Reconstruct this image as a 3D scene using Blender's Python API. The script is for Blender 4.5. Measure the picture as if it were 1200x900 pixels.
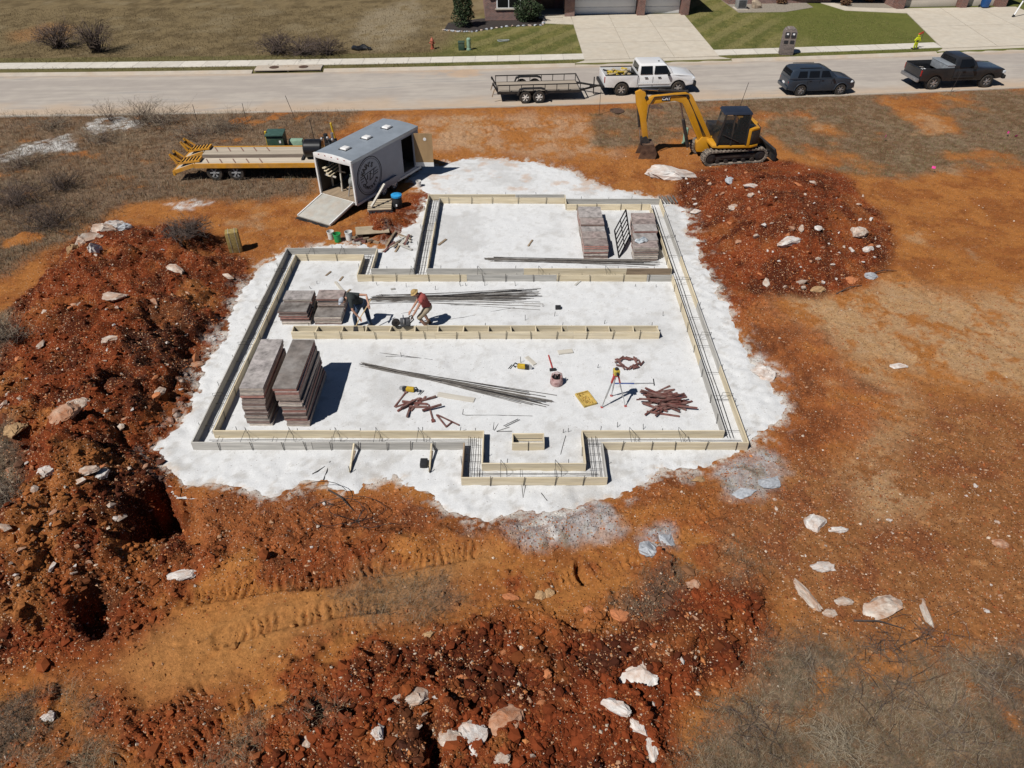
import bpy, bmesh, math, random
import numpy as np
from mathutils import Matrix, Vector, Euler
for o in list(bpy.data.objects): bpy.data.objects.remove(o)
R = math.radians
random.seed(11)
rng = np.random.default_rng(5)
scene = bpy.context.scene
col = scene.collection

# ------------------------------------------------------------------ camera
CAM_H, PITCH, FPX = 14.2, R(39.4), 847.0        # metres, radians below horizontal, focal length in photo pixels
cam_d = bpy.data.cameras.new('camera')
cam_d.sensor_width = 36.0
cam_d.lens = FPX / 1200.0 * 36.0
cam_d.clip_start = 0.2
cam_d.clip_end = 900
cam = bpy.data.objects.new('camera', cam_d)
cam.location = (0, 0, CAM_H)
cam.rotation_euler = (R(90) - PITCH, 0, 0)
col.objects.link(cam)
scene.camera = cam

# ------------------------------------------------------------------ sky and sun
SUN_EL, SUN_TO = 53.0, (-0.75, -0.66)            # elevation; horizontal direction towards the sun
w = bpy.data.worlds.new('World'); scene.world = w; w.use_nodes = True
nt = w.node_tree
bg = nt.nodes['Background']
sky = nt.nodes.new('ShaderNodeTexSky'); sky.sky_type = 'NISHITA'; sky.sun_disc = False
sky.sun_elevation = R(SUN_EL); sky.sun_rotation = math.atan2(SUN_TO[0], SUN_TO[1]) % (2 * math.pi)
sky.altitude = 2500; sky.air_density = 0.7; sky.dust_density = 0.1; sky.ozone_density = 1.5
nt.links.new(sky.outputs[0], bg.inputs[0]); bg.inputs[1].default_value = 0.05
sd = bpy.data.lights.new('sun', 'SUN'); sd.energy = 5.0; sd.angle = R(0.53); sd.color = (1.0, 0.972, 0.93)
sun = bpy.data.objects.new('sun', sd); col.objects.link(sun)
sv = Vector((SUN_TO[0], SUN_TO[1], math.hypot(*SUN_TO) * math.tan(R(SUN_EL))))
sun.rotation_euler = sv.to_track_quat('Z', 'Y').to_euler(); sun.location = (-20, -18, 40)
scene.view_settings.view_transform = 'Standard'; scene.view_settings.look = 'None'
scene.view_settings.exposure = -0.1; scene.view_settings.gamma = 1.0
scene.view_settings.use_curve_mapping = False
scene.render.engine = 'CYCLES'
scene.cycles.max_bounces = 5; scene.cycles.diffuse_bounces = 1; scene.cycles.glossy_bounces = 2

# ------------------------------------------------------------------ photo pixel -> place on a level at height z, or on an upright plane at y
def G(x, y, z=0.0):
    a = (x - 600) / FPX; b = -(y - 450) / FPX
    dy = math.cos(PITCH) + b * math.sin(PITCH); dz = -math.sin(PITCH) + b * math.cos(PITCH)
    t = (z - CAM_H) / dz
    return (a * t, dy * t)
def AY(x, y, Y):
    a = (x - 600) / FPX; b = -(y - 450) / FPX
    dy = math.cos(PITCH) + b * math.sin(PITCH); dz = -math.sin(PITCH) + b * math.cos(PITCH)
    t = Y / dy
    return (a * t, CAM_H + dz * t)

# ------------------------------------------------------------------ mesh helpers
class MB:
    def __init__(s): s.v = []; s.f = []
    def add(s, vs, fs):
        o = len(s.v); s.v += [tuple(v) for v in vs]; s.f += [tuple(i + o for i in f) for f in fs]; return s
    def box(s, c, d, rot=None, top=(1, 1)):
        x, y, z = d[0] / 2, d[1] / 2, d[2] / 2
        vs = [Vector((sx * x * (top[0] if sz > 0 else 1), sy * y * (top[1] if sz > 0 else 1), sz * z)) for sz in (-1, 1) for sy in (-1, 1) for sx in (-1, 1)]
        if rot: m = Euler(rot).to_matrix(); vs = [m @ v for v in vs]
        vs = [v + Vector(c) for v in vs]
        return s.add(vs, [(0, 2, 3, 1), (4, 5, 7, 6), (0, 1, 5, 4), (2, 6, 7, 3), (0, 4, 6, 2), (1, 3, 7, 5)])
    def tube(s, pts, r, n=6, cap=True, sq=1.0):
        P = [Vector(p) for p in pts]; rs = r if isinstance(r, (list, tuple)) else [r] * len(P)
        vs = []; fs = []; up = None
        for i, p in enumerate(P):
            t = (P[min(i + 1, len(P) - 1)] - P[max(i - 1, 0)])
            if t.length < 1e-9: t = Vector((0, 0, 1))
            t.normalize()
            if up is None: up = Vector((0, 0, 1)) if abs(t.z) < .9 else Vector((1, 0, 0))
            a = t.cross(up); a = a.normalized() if a.length > 1e-6 else Vector((1, 0, 0)); b = a.cross(t).normalized(); up = b
            for k in range(n):
                q = 2 * math.pi * (k + .5) / n
                vs.append(p + a * math.cos(q) * rs[i] + b * math.sin(q) * rs[i] * sq)
        for i in range(len(P) - 1):
            for k in range(n):
                k2 = (k + 1) % n; fs.append((i * n + k, i * n + k2, (i + 1) * n + k2, (i + 1) * n + k))
        if cap:
            fs.append(tuple(range(n - 1, -1, -1))); L = (len(P) - 1) * n; fs.append(tuple(L + k for k in range(n)))
        return s.add(vs, fs)
    def cyl(s, a, b, r, r2=None, n=12): return s.tube([a, b], [r, r if r2 is None else r2], n)
    def bar(s, a, b, wd, h):
        # square bar from a to b, width across, height up
        A = Vector(a); B = Vector(b); t = (B - A).normalized(); up = Vector((0, 0, 1)) if abs(t.z) < .95 else Vector((1, 0, 0))
        c = t.cross(up).normalized(); u = c.cross(t).normalized()
        vs = [p + c * sx * wd / 2 + u * su * h / 2 for p in (A, B) for sx, su in ((-1, -1), (1, -1), (1, 1), (-1, 1))]
        return s.add(vs, [(3, 2, 1, 0), (4, 5, 6, 7), (0, 1, 5, 4), (1, 2, 6, 5), (2, 3, 7, 6), (3, 0, 4, 7)])
    def prism(s, poly, lo, hi, axis='y', inset=0.0):
        n = len(poly)
        def P(a, b, c): return {'y': (a, c, b), 'x': (c, a, b), 'z': (a, b, c)}[axis]
        vs = [P(a, b, lo) for a, b in poly] + [P(a, b, hi) for a, b in poly]
        fs = [tuple(range(n)), tuple(range(2 * n - 1, n - 1, -1))]
        fs += [(i, n + i, n + (i + 1) % n, (i + 1) % n) for i in range(n)]
        return s.add(vs, fs)
    def lathe(s, prof, c=(0, 0, 0), axis='z', n=16, cap=True):
        vs = []; fs = []
        for r, h in prof:
            for k in range(n):
                q = 2 * math.pi * k / n; a, b = r * math.cos(q), r * math.sin(q)
                vs.append({'z': (c[0] + a, c[1] + b, c[2] + h), 'y': (c[0] + a, c[1] + h, c[2] + b), 'x': (c[0] + h, c[1] + a, c[2] + b)}[axis])
        for i in range(len(prof) - 1):
            for k in range(n):
                k2 = (k + 1) % n; fs.append((i * n + k, i * n + k2, (i + 1) * n + k2, (i + 1) * n + k))
        if cap:
            fs.append(tuple(range(n - 1, -1, -1))); L = (len(prof) - 1) * n; fs.append(tuple(L + k for k in range(n)))
        return s.add(vs, fs)
    def ell(s, c, r, n=10, m=6, rot=None):
        vs = []; fs = []
        M = Euler(rot).to_matrix() if rot else Matrix.Identity(3)
        for i in range(m + 1):
            t = math.pi * i / m
            for k in range(n):
                q = 2 * math.pi * k / n
                vs.append(M @ Vector((r[0] * math.sin(t) * math.cos(q), r[1] * math.sin(t) * math.sin(q), r[2] * math.cos(t))) + Vector(c))
        for i in range(m):
            for k in range(n):
                k2 = (k + 1) % n; fs.append((i * n + k, (i + 1) * n + k, (i + 1) * n + k2, i * n + k2))
        return s.add(vs, fs)
    def loft(s, secs, cap=True):
        n = len(secs[0]); vs = [p for q in secs for p in q]; fs = []
        for i in range(len(secs) - 1):
            for k in range(n):
                k2 = (k + 1) % n; fs.append((i * n + k, i * n + k2, (i + 1) * n + k2, (i + 1) * n + k))
        if cap: fs.append(tuple(range(n - 1, -1, -1))); L = (len(secs) - 1) * n; fs.append(tuple(L + k for k in range(n)))
        return s.add(vs, fs)
    def warp(s, fn): s.v = [tuple(fn(*p)) for p in s.v]; return s
    def build(s, name, m, parent=None, bevel=0, smooth=False, seg=2, loc=None, rz=0):
        me = bpy.data.meshes.new(name)
        bm = bmesh.new()
        bv = [bm.verts.new(p) for p in s.v]
        for f in s.f:
            try: bm.faces.new([bv[i] for i in f])
            except ValueError: pass
        bmesh.ops.remove_doubles(bm, verts=bm.verts, dist=1e-5)
        bmesh.ops.recalc_face_normals(bm, faces=bm.faces)
        if bevel:
            es = [e for e in bm.edges if len(e.link_faces) == 2 and e.calc_face_angle(0) > R(28)]
            bmesh.ops.bevel(bm, geom=es, offset=bevel, segments=seg, affect='EDGES', clamp_overlap=True, profile=.6)
        if smooth or bevel:
            for f in bm.faces: f.smooth = True
        bm.to_mesh(me); bm.free()
        if smooth or bevel:
            try: me.set_sharp_from_angle(angle=R(38))
            except Exception: pass
        me.materials.append(m)
        return link(name, me, parent, loc, rz)

def link(name, me, parent=None, loc=None, rz=0):
    o = bpy.data.objects.new(name, me); col.objects.link(o)
    if parent: o.parent = parent
    if loc: o.location = loc
    if rz: o.rotation_euler = (0, 0, rz)
    return o
def tag(o, label, cat, group=None, kind=None):
    o['label'] = label; o['category'] = cat
    if group: o['group'] = group
    if kind: o['kind'] = kind
    return o
def thing(name, label, cat, loc=(0, 0, 0), rz=0, group=None):
    o = bpy.data.objects.new(name, None); col.objects.link(o); o.empty_display_size = .3
    o.location = loc; o.rotation_euler = (0, 0, rz)
    return tag(o, label, cat, group)
def struct(o): o['kind'] = 'structure'; return o
def copy_tree(o, parent=None):
    c = o.copy(); col.objects.link(c); c.parent = parent
    for ch in list(o.children): copy_tree(ch, c)
    return c

# ------------------------------------------------------------------ materials
_M = {}
def pm(name, c, rough=.6, metal=0.0, var=.18, scale=6.0, bump=0.0, dust=None, damt=.3, spec=.4, stretch=None, coat=0.0, rnd=0.0, c2=None, fine=0, dlo=.42):
    if name in _M: return _M[name]
    m = bpy.data.materials.new(name); m.use_nodes = True; t = m.node_tree; N = t.nodes; L = t.links
    b = N['Principled BSDF']; b.inputs['Roughness'].default_value = rough; b.inputs['Metallic'].default_value = metal
    b.inputs['Specular IOR Level'].default_value = spec; b.inputs['Coat Weight'].default_value = coat
    tc = N.new('ShaderNodeTexCoord'); mp = N.new('ShaderNodeMapping'); L.new(tc.outputs['Object'], mp.inputs[0])
    if stretch: mp.inputs['Scale'].default_value = stretch
    oi = N.new('ShaderNodeObjectInfo')
    ad = N.new('ShaderNodeVectorMath'); ad.operation = 'ADD'; L.new(mp.outputs[0], ad.inputs[0])
    sc = N.new('ShaderNodeMath'); sc.operation = 'MULTIPLY'; sc.inputs[1].default_value = 37.0; L.new(oi.outputs['Random'], sc.inputs[0]); L.new(sc.outputs[0], ad.inputs[1])
    n1 = N.new('ShaderNodeTexNoise'); n1.inputs['Scale'].default_value = scale; n1.inputs['Detail'].default_value = 5; n1.inputs['Roughness'].default_value = .62
    L.new(ad.outputs[0], n1.inputs['Vector'])
    cr = N.new('ShaderNodeValToRGB'); cr.color_ramp.elements[0].position = .3; cr.color_ramp.elements[1].position = .72
    lo = [max(0, x * (1 - var * 1.5)) for x in c]; hi = [min(1, x * (1 + var)) for x in (c2 or c)]
    cr.color_ramp.elements[0].color = (*lo, 1); cr.color_ramp.elements[1].color = (*hi, 1)
    L.new(n1.outputs[0], cr.inputs[0]); out = cr.outputs[0]
    if rnd:
        mr = N.new('ShaderNodeMapRange'); mr.inputs['To Min'].default_value = 1 - rnd; mr.inputs['To Max'].default_value = 1 + rnd * .7
        L.new(oi.outputs['Random'], mr.inputs[0])
        mx = N.new('ShaderNodeVectorMath'); mx.operation = 'SCALE'; L.new(out, mx.inputs[0]); L.new(mr.outputs[0], mx.inputs['Scale']); out = mx.outputs[0]
    if dust:
        n2 = N.new('ShaderNodeTexNoise'); n2.inputs['Scale'].default_value = scale * .45; n2.inputs['Detail'].default_value = 6; n2.inputs['Roughness'].default_value = .7
        L.new(ad.outputs[0], n2.inputs['Vector'])
        r2 = N.new('ShaderNodeMapRange'); r2.inputs['From Min'].default_value = dlo; r2.inputs['From Max'].default_value = .75; r2.inputs['To Max'].default_value = damt * 1.6
        L.new(n2.outputs[0], r2.inputs[0])
        mx = N.new('ShaderNodeMix'); mx.data_type = 'RGBA'; L.new(r2.outputs[0], mx.inputs[0]); L.new(out, mx.inputs[6]); mx.inputs[7].default_value = (*dust, 1); out = mx.outputs[2]
        rr = N.new('ShaderNodeMapRange'); rr.inputs['To Min'].default_value = rough; rr.inputs['To Max'].default_value = min(1, rough + .4); L.new(r2.outputs[0], rr.inputs[0]); L.new(rr.outputs[0], b.inputs['Roughness'])
    L.new(out, b.inputs['Base Color'])
    if bump:
        n3 = N.new('ShaderNodeTexNoise'); n3.inputs['Scale'].default_value = fine or scale * 4; n3.inputs['Detail'].default_value = 4
        L.new(ad.outputs[0], n3.inputs['Vector'])
        bp = N.new('ShaderNodeBump'); bp.inputs['Strength'].default_value = bump; bp.inputs['Distance'].default_value = .02
        L.new(n3.outputs[0], bp.inputs['Height']); L.new(bp.outputs[0], b.inputs['Normal'])
    _M[name] = m
    return m
def attr_mat(name, rough=.95, bump=0.0, bscale=30, spec=.1, var=.25, vscale=25, speck=None):
    # colour comes from the mesh's colour attribute 'Col' (its own soil, stone or leaf colour)
    m = bpy.data.materials.new(name); m.use_nodes = True; t = m.node_tree; N = t.nodes; L = t.links
    b = N['Principled BSDF']; b.inputs['Roughness'].default_value = rough; b.inputs['Specular IOR Level'].default_value = spec
    at = N.new('ShaderNodeAttribute'); at.attribute_name = 'Col'
    out = at.outputs['Color']
    tc = N.new('ShaderNodeTexCoord')
    if var:
        n = N.new('ShaderNodeTexNoise'); n.inputs['Scale'].default_value = vscale; n.inputs['Detail'].default_value = 6; n.inputs['Roughness'].default_value = .75; L.new(tc.outputs['Object'], n.inputs['Vector'])
        mr = N.new('ShaderNodeMapRange'); mr.inputs['From Min'].default_value = .28; mr.inputs['From Max'].default_value = .72; mr.inputs['To Min'].default_value = 1 - var; mr.inputs['To Max'].default_value = 1 + var; L.new(n.outputs[0], mr.inputs[0])
        mx = N.new('ShaderNodeVectorMath'); mx.operation = 'SCALE'; L.new(out, mx.inputs[0]); L.new(mr.outputs[0], mx.inputs['Scale']); out = mx.outputs[0]
    if speck:
        # small embedded stones: voronoi cells, only where the mesh attribute 'peb' allows
        ap = N.new('ShaderNodeAttribute'); ap.attribute_name = 'peb'
        for sc_, thr, cc in speck:
            v = N.new('ShaderNodeTexVoronoi'); v.inputs['Scale'].default_value = sc_; v.inputs['Randomness'].default_value = 1; L.new(tc.outputs['Object'], v.inputs['Vector'])
            sx = N.new('ShaderNodeSeparateColor'); L.new(v.outputs['Color'], sx.inputs[0])
            g1 = N.new('ShaderNodeMath'); g1.operation = 'MULTIPLY'; g1.inputs[1].default_value = thr; L.new(ap.outputs['Fac'], g1.inputs[0])
            lt = N.new('ShaderNodeMath'); lt.operation = 'LESS_THAN'; L.new(sx.outputs[0], lt.inputs[0]); L.new(g1.outputs[0], lt.inputs[1])
            l2 = N.new('ShaderNodeMath'); l2.operation = 'LESS_THAN'; L.new(v.outputs['Distance'], l2.inputs[0]); l2.inputs[1].default_value = .38
            l3 = N.new('ShaderNodeMath'); l3.operation = 'MULTIPLY'; L.new(lt.outputs[0], l3.inputs[0]); L.new(l2.outputs[0], l3.inputs[1])
            mx = N.new('ShaderNodeMix'); mx.data_type = 'RGBA'; L.new(l3.outputs[0], mx.inputs[0]); L.new(out, mx.inputs[6]); mx.inputs[7].default_value = (*cc, 1); out = mx.outputs[2]
    L.new(out, b.inputs['Base Color'])
    if bump:
        n3 = N.new('ShaderNodeTexNoise'); n3.inputs['Scale'].default_value = bscale; n3.inputs['Detail'].default_value = 5; n3.inputs['Roughness'].default_value = .7; L.new(tc.outputs['Object'], n3.inputs['Vector'])
        bp = N.new('ShaderNodeBump'); bp.inputs['Strength'].default_value = bump; bp.inputs['Distance'].default_value = .03
        L.new(n3.outputs[0], bp.inputs['Height']); L.new(bp.outputs[0], b.inputs['Normal'])
    return m

# ------------------------------------------------------------------ noise
def _h(ix, iy, seed):
    h = (ix.astype(np.int64) * 374761393 + iy.astype(np.int64) * 668265263 + seed * 1442695041) & 0xffffffff
    h = ((h ^ (h >> 13)) * 1274126177) & 0xffffffff
    h = ((h ^ (h >> 16)) * 2246822519) & 0xffffffff
    return ((h ^ (h >> 15)) & 0xffffff) / float(0xffffff)
def vn(x, y, seed=0):
    fx = np.floor(x); fy = np.floor(y); ux = x - fx; uy = y - fy
    ux = ux * ux * ux * (ux * (ux * 6 - 15) + 10); uy = uy * uy * uy * (uy * (uy * 6 - 15) + 10)
    a = _h(fx, fy, seed); b = _h(fx + 1, fy, seed); c = _h(fx, fy + 1, seed); d = _h(fx + 1, fy + 1, seed)
    return (a + (b - a) * ux + (c - a) * uy + (a - b - c + d) * ux * uy) * 2 - 1
def fbm(x, y, f, octv, seed=0, gain=.5):
    s = np.zeros_like(x); a = 1.0; t = 0
    ca, sa = math.cos(.65), math.sin(.65)
    for i in range(octv):
        s += a * vn(x * f + 17.3 * i, y * f - 9.1 * i, seed + i * 7); t += a; a *= gain; f *= 2.03
        x, y = x * ca - y * sa, x * sa + y * ca
    return s / t
def clods(x, y, cell, seed, dens=.7):
    # bumps of random size on a jittered grid: lumps of earth
    gx = x / cell; gy = y / cell; ix = np.floor(gx); iy = np.floor(gy); out = np.zeros_like(x)
    for dx in (-1, 0, 1):
        for dy in (-1, 0, 1):
            cx = ix + dx; cy = iy + dy
            px = cx + _h(cx, cy, seed); py = cy + _h(cx, cy, seed + 1); q = _h(cx, cy, seed + 2); rr = .28 + .5 * _h(cx, cy, seed + 3)
            d2 = ((gx - px) ** 2 + (gy - py) ** 2) / (rr * rr)
            out = np.maximum(out, np.where(q < dens, np.sqrt(np.clip(1 - d2, 0, 1)) * rr, 0))
    return out * cell
def sstep(a, b, x):
    t = np.clip((x - a) / (b - a), 0, 1); return t * t * (3 - 2 * t)
def poly_sd(x, y, poly):
    # signed distance, negative inside
    d = np.full(x.shape, 1e9); inside = np.zeros(x.shape, bool); n = len(poly)
    for i in range(n):
        ax, ay = poly[i]; bx, by = poly[(i + 1) % n]
        ex, ey = bx - ax, by - ay; wx = x - ax; wy = y - ay
        t = np.clip((wx * ex + wy * ey) / (ex * ex + ey * ey + 1e-12), 0, 1)
        d = np.minimum(d, (wx - t * ex) ** 2 + (wy - t * ey) ** 2)
        if abs(ey) > 1e-9:
            c = ((ay > y) != (by > y)) & (x < ex * (y - ay) / ey + ax); inside ^= c
    d = np.sqrt(d); return np.where(inside, -d, d)
def PX(s, z=0.0):
    # "x,y x,y ..." photo pixels -> ground polygon
    return [G(*[float(q) for q in p.split(',')], z) for p in s.split()]
def grid_mesh(name, xs, ys, Z, colr=None, peb=None, keep=None):
    nx, ny = len(xs), len(ys)
    X, Y = np.meshgrid(xs, ys)
    V = np.stack([X, Y, Z], -1).reshape(-1, 3)
    i = (np.arange(ny - 1)[:, None] * nx + np.arange(nx - 1)[None, :])
    if keep is not None: i = i[keep]
    i = i.ravel()
    Q = np.stack([i, i + 1, i + nx + 1, i + nx], -1)
    if keep is not None:
        used = np.unique(Q); mp = np.full(nx * ny, -1); mp[used] = np.arange(len(used)); Q = mp[Q]; V = V[used]
        if colr is not None: colr = colr.reshape(-1, 3)[used]
        if peb is not None: peb = peb.reshape(-1)[used]
    return raw_mesh(name, V, Q, colr, peb, smooth=True)
def raw_mesh(name, V, Fc, colr=None, peb=None, smooth=False):
    me = bpy.data.meshes.new(name); V = np.asarray(V, np.float32); Fc = np.asarray(Fc, np.int32); k = Fc.shape[1]
    me.vertices.add(len(V)); me.vertices.foreach_set('co', V.ravel())
    me.loops.add(Fc.size); me.loops.foreach_set('vertex_index', Fc.ravel())
    me.polygons.add(len(Fc)); me.polygons.foreach_set('loop_start', np.arange(len(Fc), dtype=np.int32) * k)
    me.polygons.foreach_set('loop_total', np.full(len(Fc), k, np.int32))
    me.polygons.foreach_set('use_smooth', np.full(len(Fc), smooth))
    me.update(calc_edges=True)
    if colr is not None:
        c = np.ones((len(V), 4), np.float32); c[:, :3] = np.asarray(colr).reshape(-1, 3)
        a = me.color_attributes.new('Col', 'FLOAT_COLOR', 'POINT'); a.data.foreach_set('color', c.ravel())
    if peb is not None:
        a = me.attributes.new('peb', 'FLOAT', 'POINT'); a.data.foreach_set('value', np.asarray(peb, np.float32).ravel())
    return me
# ================================================================== GROUND
def yS(x): return 42.6 + .082 * x + .00085 * x * x          # south edge of the road
def stepped(a, b, d0, d1):
    out = [a]; d = d0; n = 0
    while out[-1] < b:
        t = (out[-1] - a) / (b - a); out.append(out[-1] + d0 + (d1 - d0) * t)
    return out
xr = stepped(0, 11, .048, .052); xr += stepped(xr[-1] + .06, 46, .07, .28); xr += stepped(xr[-1] + .5, 320, .6, 45)
xs = np.array([-q for q in xr[:0:-1]] + xr)
yr = [-120, -80, -50, -30, -18, -10, -5, -2, 0, 1, 2, 2.8, 3.5, 4] + stepped(4.1, 14, .042, .05) + stepped(14.06, 30, .055, .09)[0:]
yr += stepped(yr[-1] + .1, 45, .1, .14); yr += stepped(yr[-1] + .18, 74, .18, .35); yr += stepped(yr[-1] + .6, 420, .8, 60)
ys = np.array(yr)
X, Y = np.meshgrid(xs, ys)
wx = X + .35 * fbm(X, Y, .55, 3, 1) + .22 * fbm(X, Y, 1.7, 4, 2, .6)
wy = Y + .35 * fbm(X, Y, .55, 3, 3) + .22 * fbm(X, Y, 1.7, 4, 4, .6)
def zone(s, soft=.3, k=1.0, off=0.0):
    P = PX(s); px = [p[0] for p in P]; py = [p[1] for p in P]
    i0, i1 = np.searchsorted(xs, [min(px) - 3.5, max(px) + 3.5]); j0, j1 = np.searchsorted(ys, [min(py) - 3.5, max(py) + 3.5])
    d = np.full(X.shape, 9.0)
    a = slice(j0, j1), slice(i0, i1)
    d[a] = poly_sd(X[a] + (wx[a] - X[a]) * k, Y[a] + (wy[a] - Y[a]) * k, P) + off
    return d
PAD = "482,207 505,195 560,186 625,189 665,200 700,218 785,238 802,252 814,290 842,345 857,385 872,418 896,440 910,490 882,514 852,532 815,549 772,552 722,580 645,600 590,606 550,609 512,580 482,563 440,562 405,572 365,564 330,580 290,573 250,566 222,572 196,542 190,525 214,494 240,440 264,390 284,340 309,312 334,292 424,287 452,290 468,277 486,262 497,240 499,228 492,221"
d_pad = zone(PAD, k=.8) + .2 * fbm(X, Y, 3.2, 3, 5, .65)
redL = zone("-300,420 0,375 40,330 70,295 110,262 150,262 190,270 225,258 262,285 300,303 288,335 266,385 242,440 216,498 198,545 205,590 235,640 190,690 120,735 60,770 0,790 -300,800")
redB = zone("240,960 290,860 380,795 470,750 540,735 600,715 660,745 700,720 760,690 830,682 890,690 905,740 870,800 800,830 775,960")
redR = zone("795,205 860,188 930,190 990,205 1030,250 1045,290 1020,335 960,350 900,350 865,385 850,375 822,330 805,290 785,240")
redM = zone("200,590 260,575 330,583 400,577 440,572 470,577 520,600 500,620 420,625 330,645 250,645")
redE = zone("850,360 905,350 970,390 1010,440 1060,470 1010,520 930,545 870,540 912,490 885,420")
redS = zone("750,560 850,540 890,520 900,535 830,560 780,590 740,600 640,610 560,620 520,600 560,612 640,604 720,588")
brown = zone("820,700 860,610 920,545 1020,520 1100,470 1300,480 1300,760 1100,750 960,735 900,690")
tan1 = zone("880,350 960,346 1040,330 1130,345 1320,330 1320,480 1180,460 1090,440 1010,425 940,395")
tan2 = zone("985,420 1060,430 1080,480 1040,540 1100,600 1020,610 990,540")
gr = [zone("-400,132 0,132 130,128 300,132 420,128 400,150 380,158 380,205 365,225 300,238 215,232 150,238 118,262 60,292 0,322 -300,380"),
      zone("690,133 745,127 800,118 900,112 1400,98 1400,195 1200,196 1100,200 1050,215 960,195 930,180 905,160 760,172 690,172"),
      zone("790,960 812,880 880,810 905,745 960,738 1060,765 1120,770 1300,745 1300,960"),
      zone("-100,800 50,800 110,842 135,872 205,960 -100,960"), zone("200,960 300,835 345,822 400,822 390,850 310,880 270,960"),
      zone("-100,355 22,368 30,420 0,455 -100,460"), zone("-100,530 38,528 46,570 30,612 0,640 -100,660"),
      zone("400,690 450,672 520,672 540,700 480,720 420,712"), zone("690,700 760,672 860,640 900,670 800,700 740,730")]
stone = np.minimum.reduce([zone("828,565 858,535 902,528 926,560 912,582 868,592 838,588", k=1.4), zone("582,628 606,610 655,598 700,592 722,612 736,640 690,652 640,646 604,648", k=1.6), zone("752,628 796,618 792,650 758,656")])
white = np.minimum.reduce([zone("0,182 34,170 80,160 94,172 62,180 8,189", k=1.8), zone("95,150 110,140 150,136 160,150 120,156", k=1.5), zone("874,412 892,412 914,442 906,452 884,440", k=.7), zone("235,395 300,385 305,400 262,408", k=.8),
      zone("600,610 650,600 700,598 660,615 640,640 615,625", k=1.8), zone("200,240 235,232 250,238 215,246", k=1.5)])
dark_patch = np.minimum.reduce([zone(q, k=1.6) for q in ("128,450 205,372 255,398 236,440 205,510 186,560 150,520", "150,300 205,268 262,290 240,318 190,312", "40,700 140,672 150,730 80,752", "395,905 440,835 520,830 560,905", "660,775 770,765 800,800 740,830 690,810", "840,395 900,400 930,450 890,470", "150,560 210,570 230,640 130,650", "330,590 440,575 520,600 440,622 350,625")])
redN = zone("432,240 478,226 505,224 499,250 480,274 455,286 430,280")
trk = zone("120,790 190,735 300,700 430,676 520,652 575,640 570,665 480,700 420,725 330,755 260,795 180,815")
def m(d, soft=.3): return sstep(soft, -soft, d)

far = sstep(-.4, .6, Y - yS(X))                                  # road strip and beyond
# ---- height
h = .05 * fbm(X, Y, .25, 3, 9) + .028 * fbm(X, Y, 1.3, 4, 10, .55)
lump = fbm(X, Y, .45, 4, 12, .55)
dl = zone("-300,420 0,380 40,335 75,300 115,270 190,275 225,262 258,290 285,312 270,345 248,400 222,460 200,520 192,560 190,590 200,630 170,680 110,725 50,760 0,780 -300,790", k=1.3)
h += sstep(.1, -2.4, dl) * (.95 + .6 * lump)
dr = zone("800,222 860,210 930,212 985,222 1020,258 1035,290 1010,325 955,342 900,338 855,320 815,285", k=1.2)
h += sstep(.2, -2.8, dr) * (1.15 + .4 * lump)
db = zone("250,960 300,870 390,810 480,765 560,745 640,760 720,735 790,705 870,700 890,735 850,795 790,815 760,960", k=1.4)
h += sstep(.2, -1.3, db) * (.32 + .35 * lump)
dm = zone("200,660 260,640 420,628 540,622 620,612 720,598 800,570 870,545 900,560 850,590 760,620 640,650 540,645 420,660 300,690", k=1.2)
h += sstep(.2, -.9, dm) * (.26 + .2 * lump)
h += .42 * sstep(.2, -.8, redN)
h += .38 * np.exp(-(((X - G(225, 282)[0]) / .9) ** 2 + ((Y - G(225, 290)[1]) / .8) ** 2))
# rough, dug earth
southz = zone('-200,640 200,600 500,620 700,640 860,600 900,700 880,800 780,960 -200,960')
ssr = m(southz, 1.0) * sstep(-.25, .25, fbm(X, Y, .75, 4, 64, .62)) * (1 - .85 * m(trk, .4))
mr = np.maximum.reduce([m(redL, .4), m(redR, .4), m(redB, .5), m(redN, .3) * .8]); me_ = np.maximum.reduce([m(redM, .4), m(redE, .6) * .7, m(dm, .5) * .8, m(redS, .3)])
rough = np.clip(mr + .55 * me_ + .6 * ssr, 0, 1)
patch = .35 + .65 * sstep(-.25, .35, fbm(X, Y, .7, 3, 15))
c1 = clods(wx, wy, .62, 21, .55); c2 = clods(wx, wy, .27, 31, .6); c3 = clods(X, Y, .13, 41, .55)
left = m(dl, 1.0) * .75 + .45
h += rough * patch * (c1 * .55 * left + c2 * .5 + c3 * .4 + .16 * np.abs(fbm(wx, wy, 1.6, 4, 23, .6)) * left) + (1 - rough) * (1 - far) * (.36 * c3 * sstep(-.3, .3, fbm(X, Y, .9, 3, 20)) + .03 * fbm(X, Y, 6.0, 3, 19, .6) + .16 * c2 * sstep(.1, .5, fbm(X, Y, .5, 3, 18)))
h += rough * .1 * fbm(X, Y, 2.2, 4, 16, .6) * left
h += .055 * fbm(X, Y, 3.5, 3, 17, .6) * np.maximum.reduce([m(g, .3) for g in gr]) * (1 - far)
rdg = (1 - np.abs(fbm(wx * .8 + wy * .45, wy - wx * .3, .9, 3, 24, .5)) * 2.6).clip(0, 1) ** 2
h += np.clip(m(redB, .6) + .7 * ssr, 0, 1) * (1 - .8 * m(trk, .4)) * rdg * .26
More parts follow.
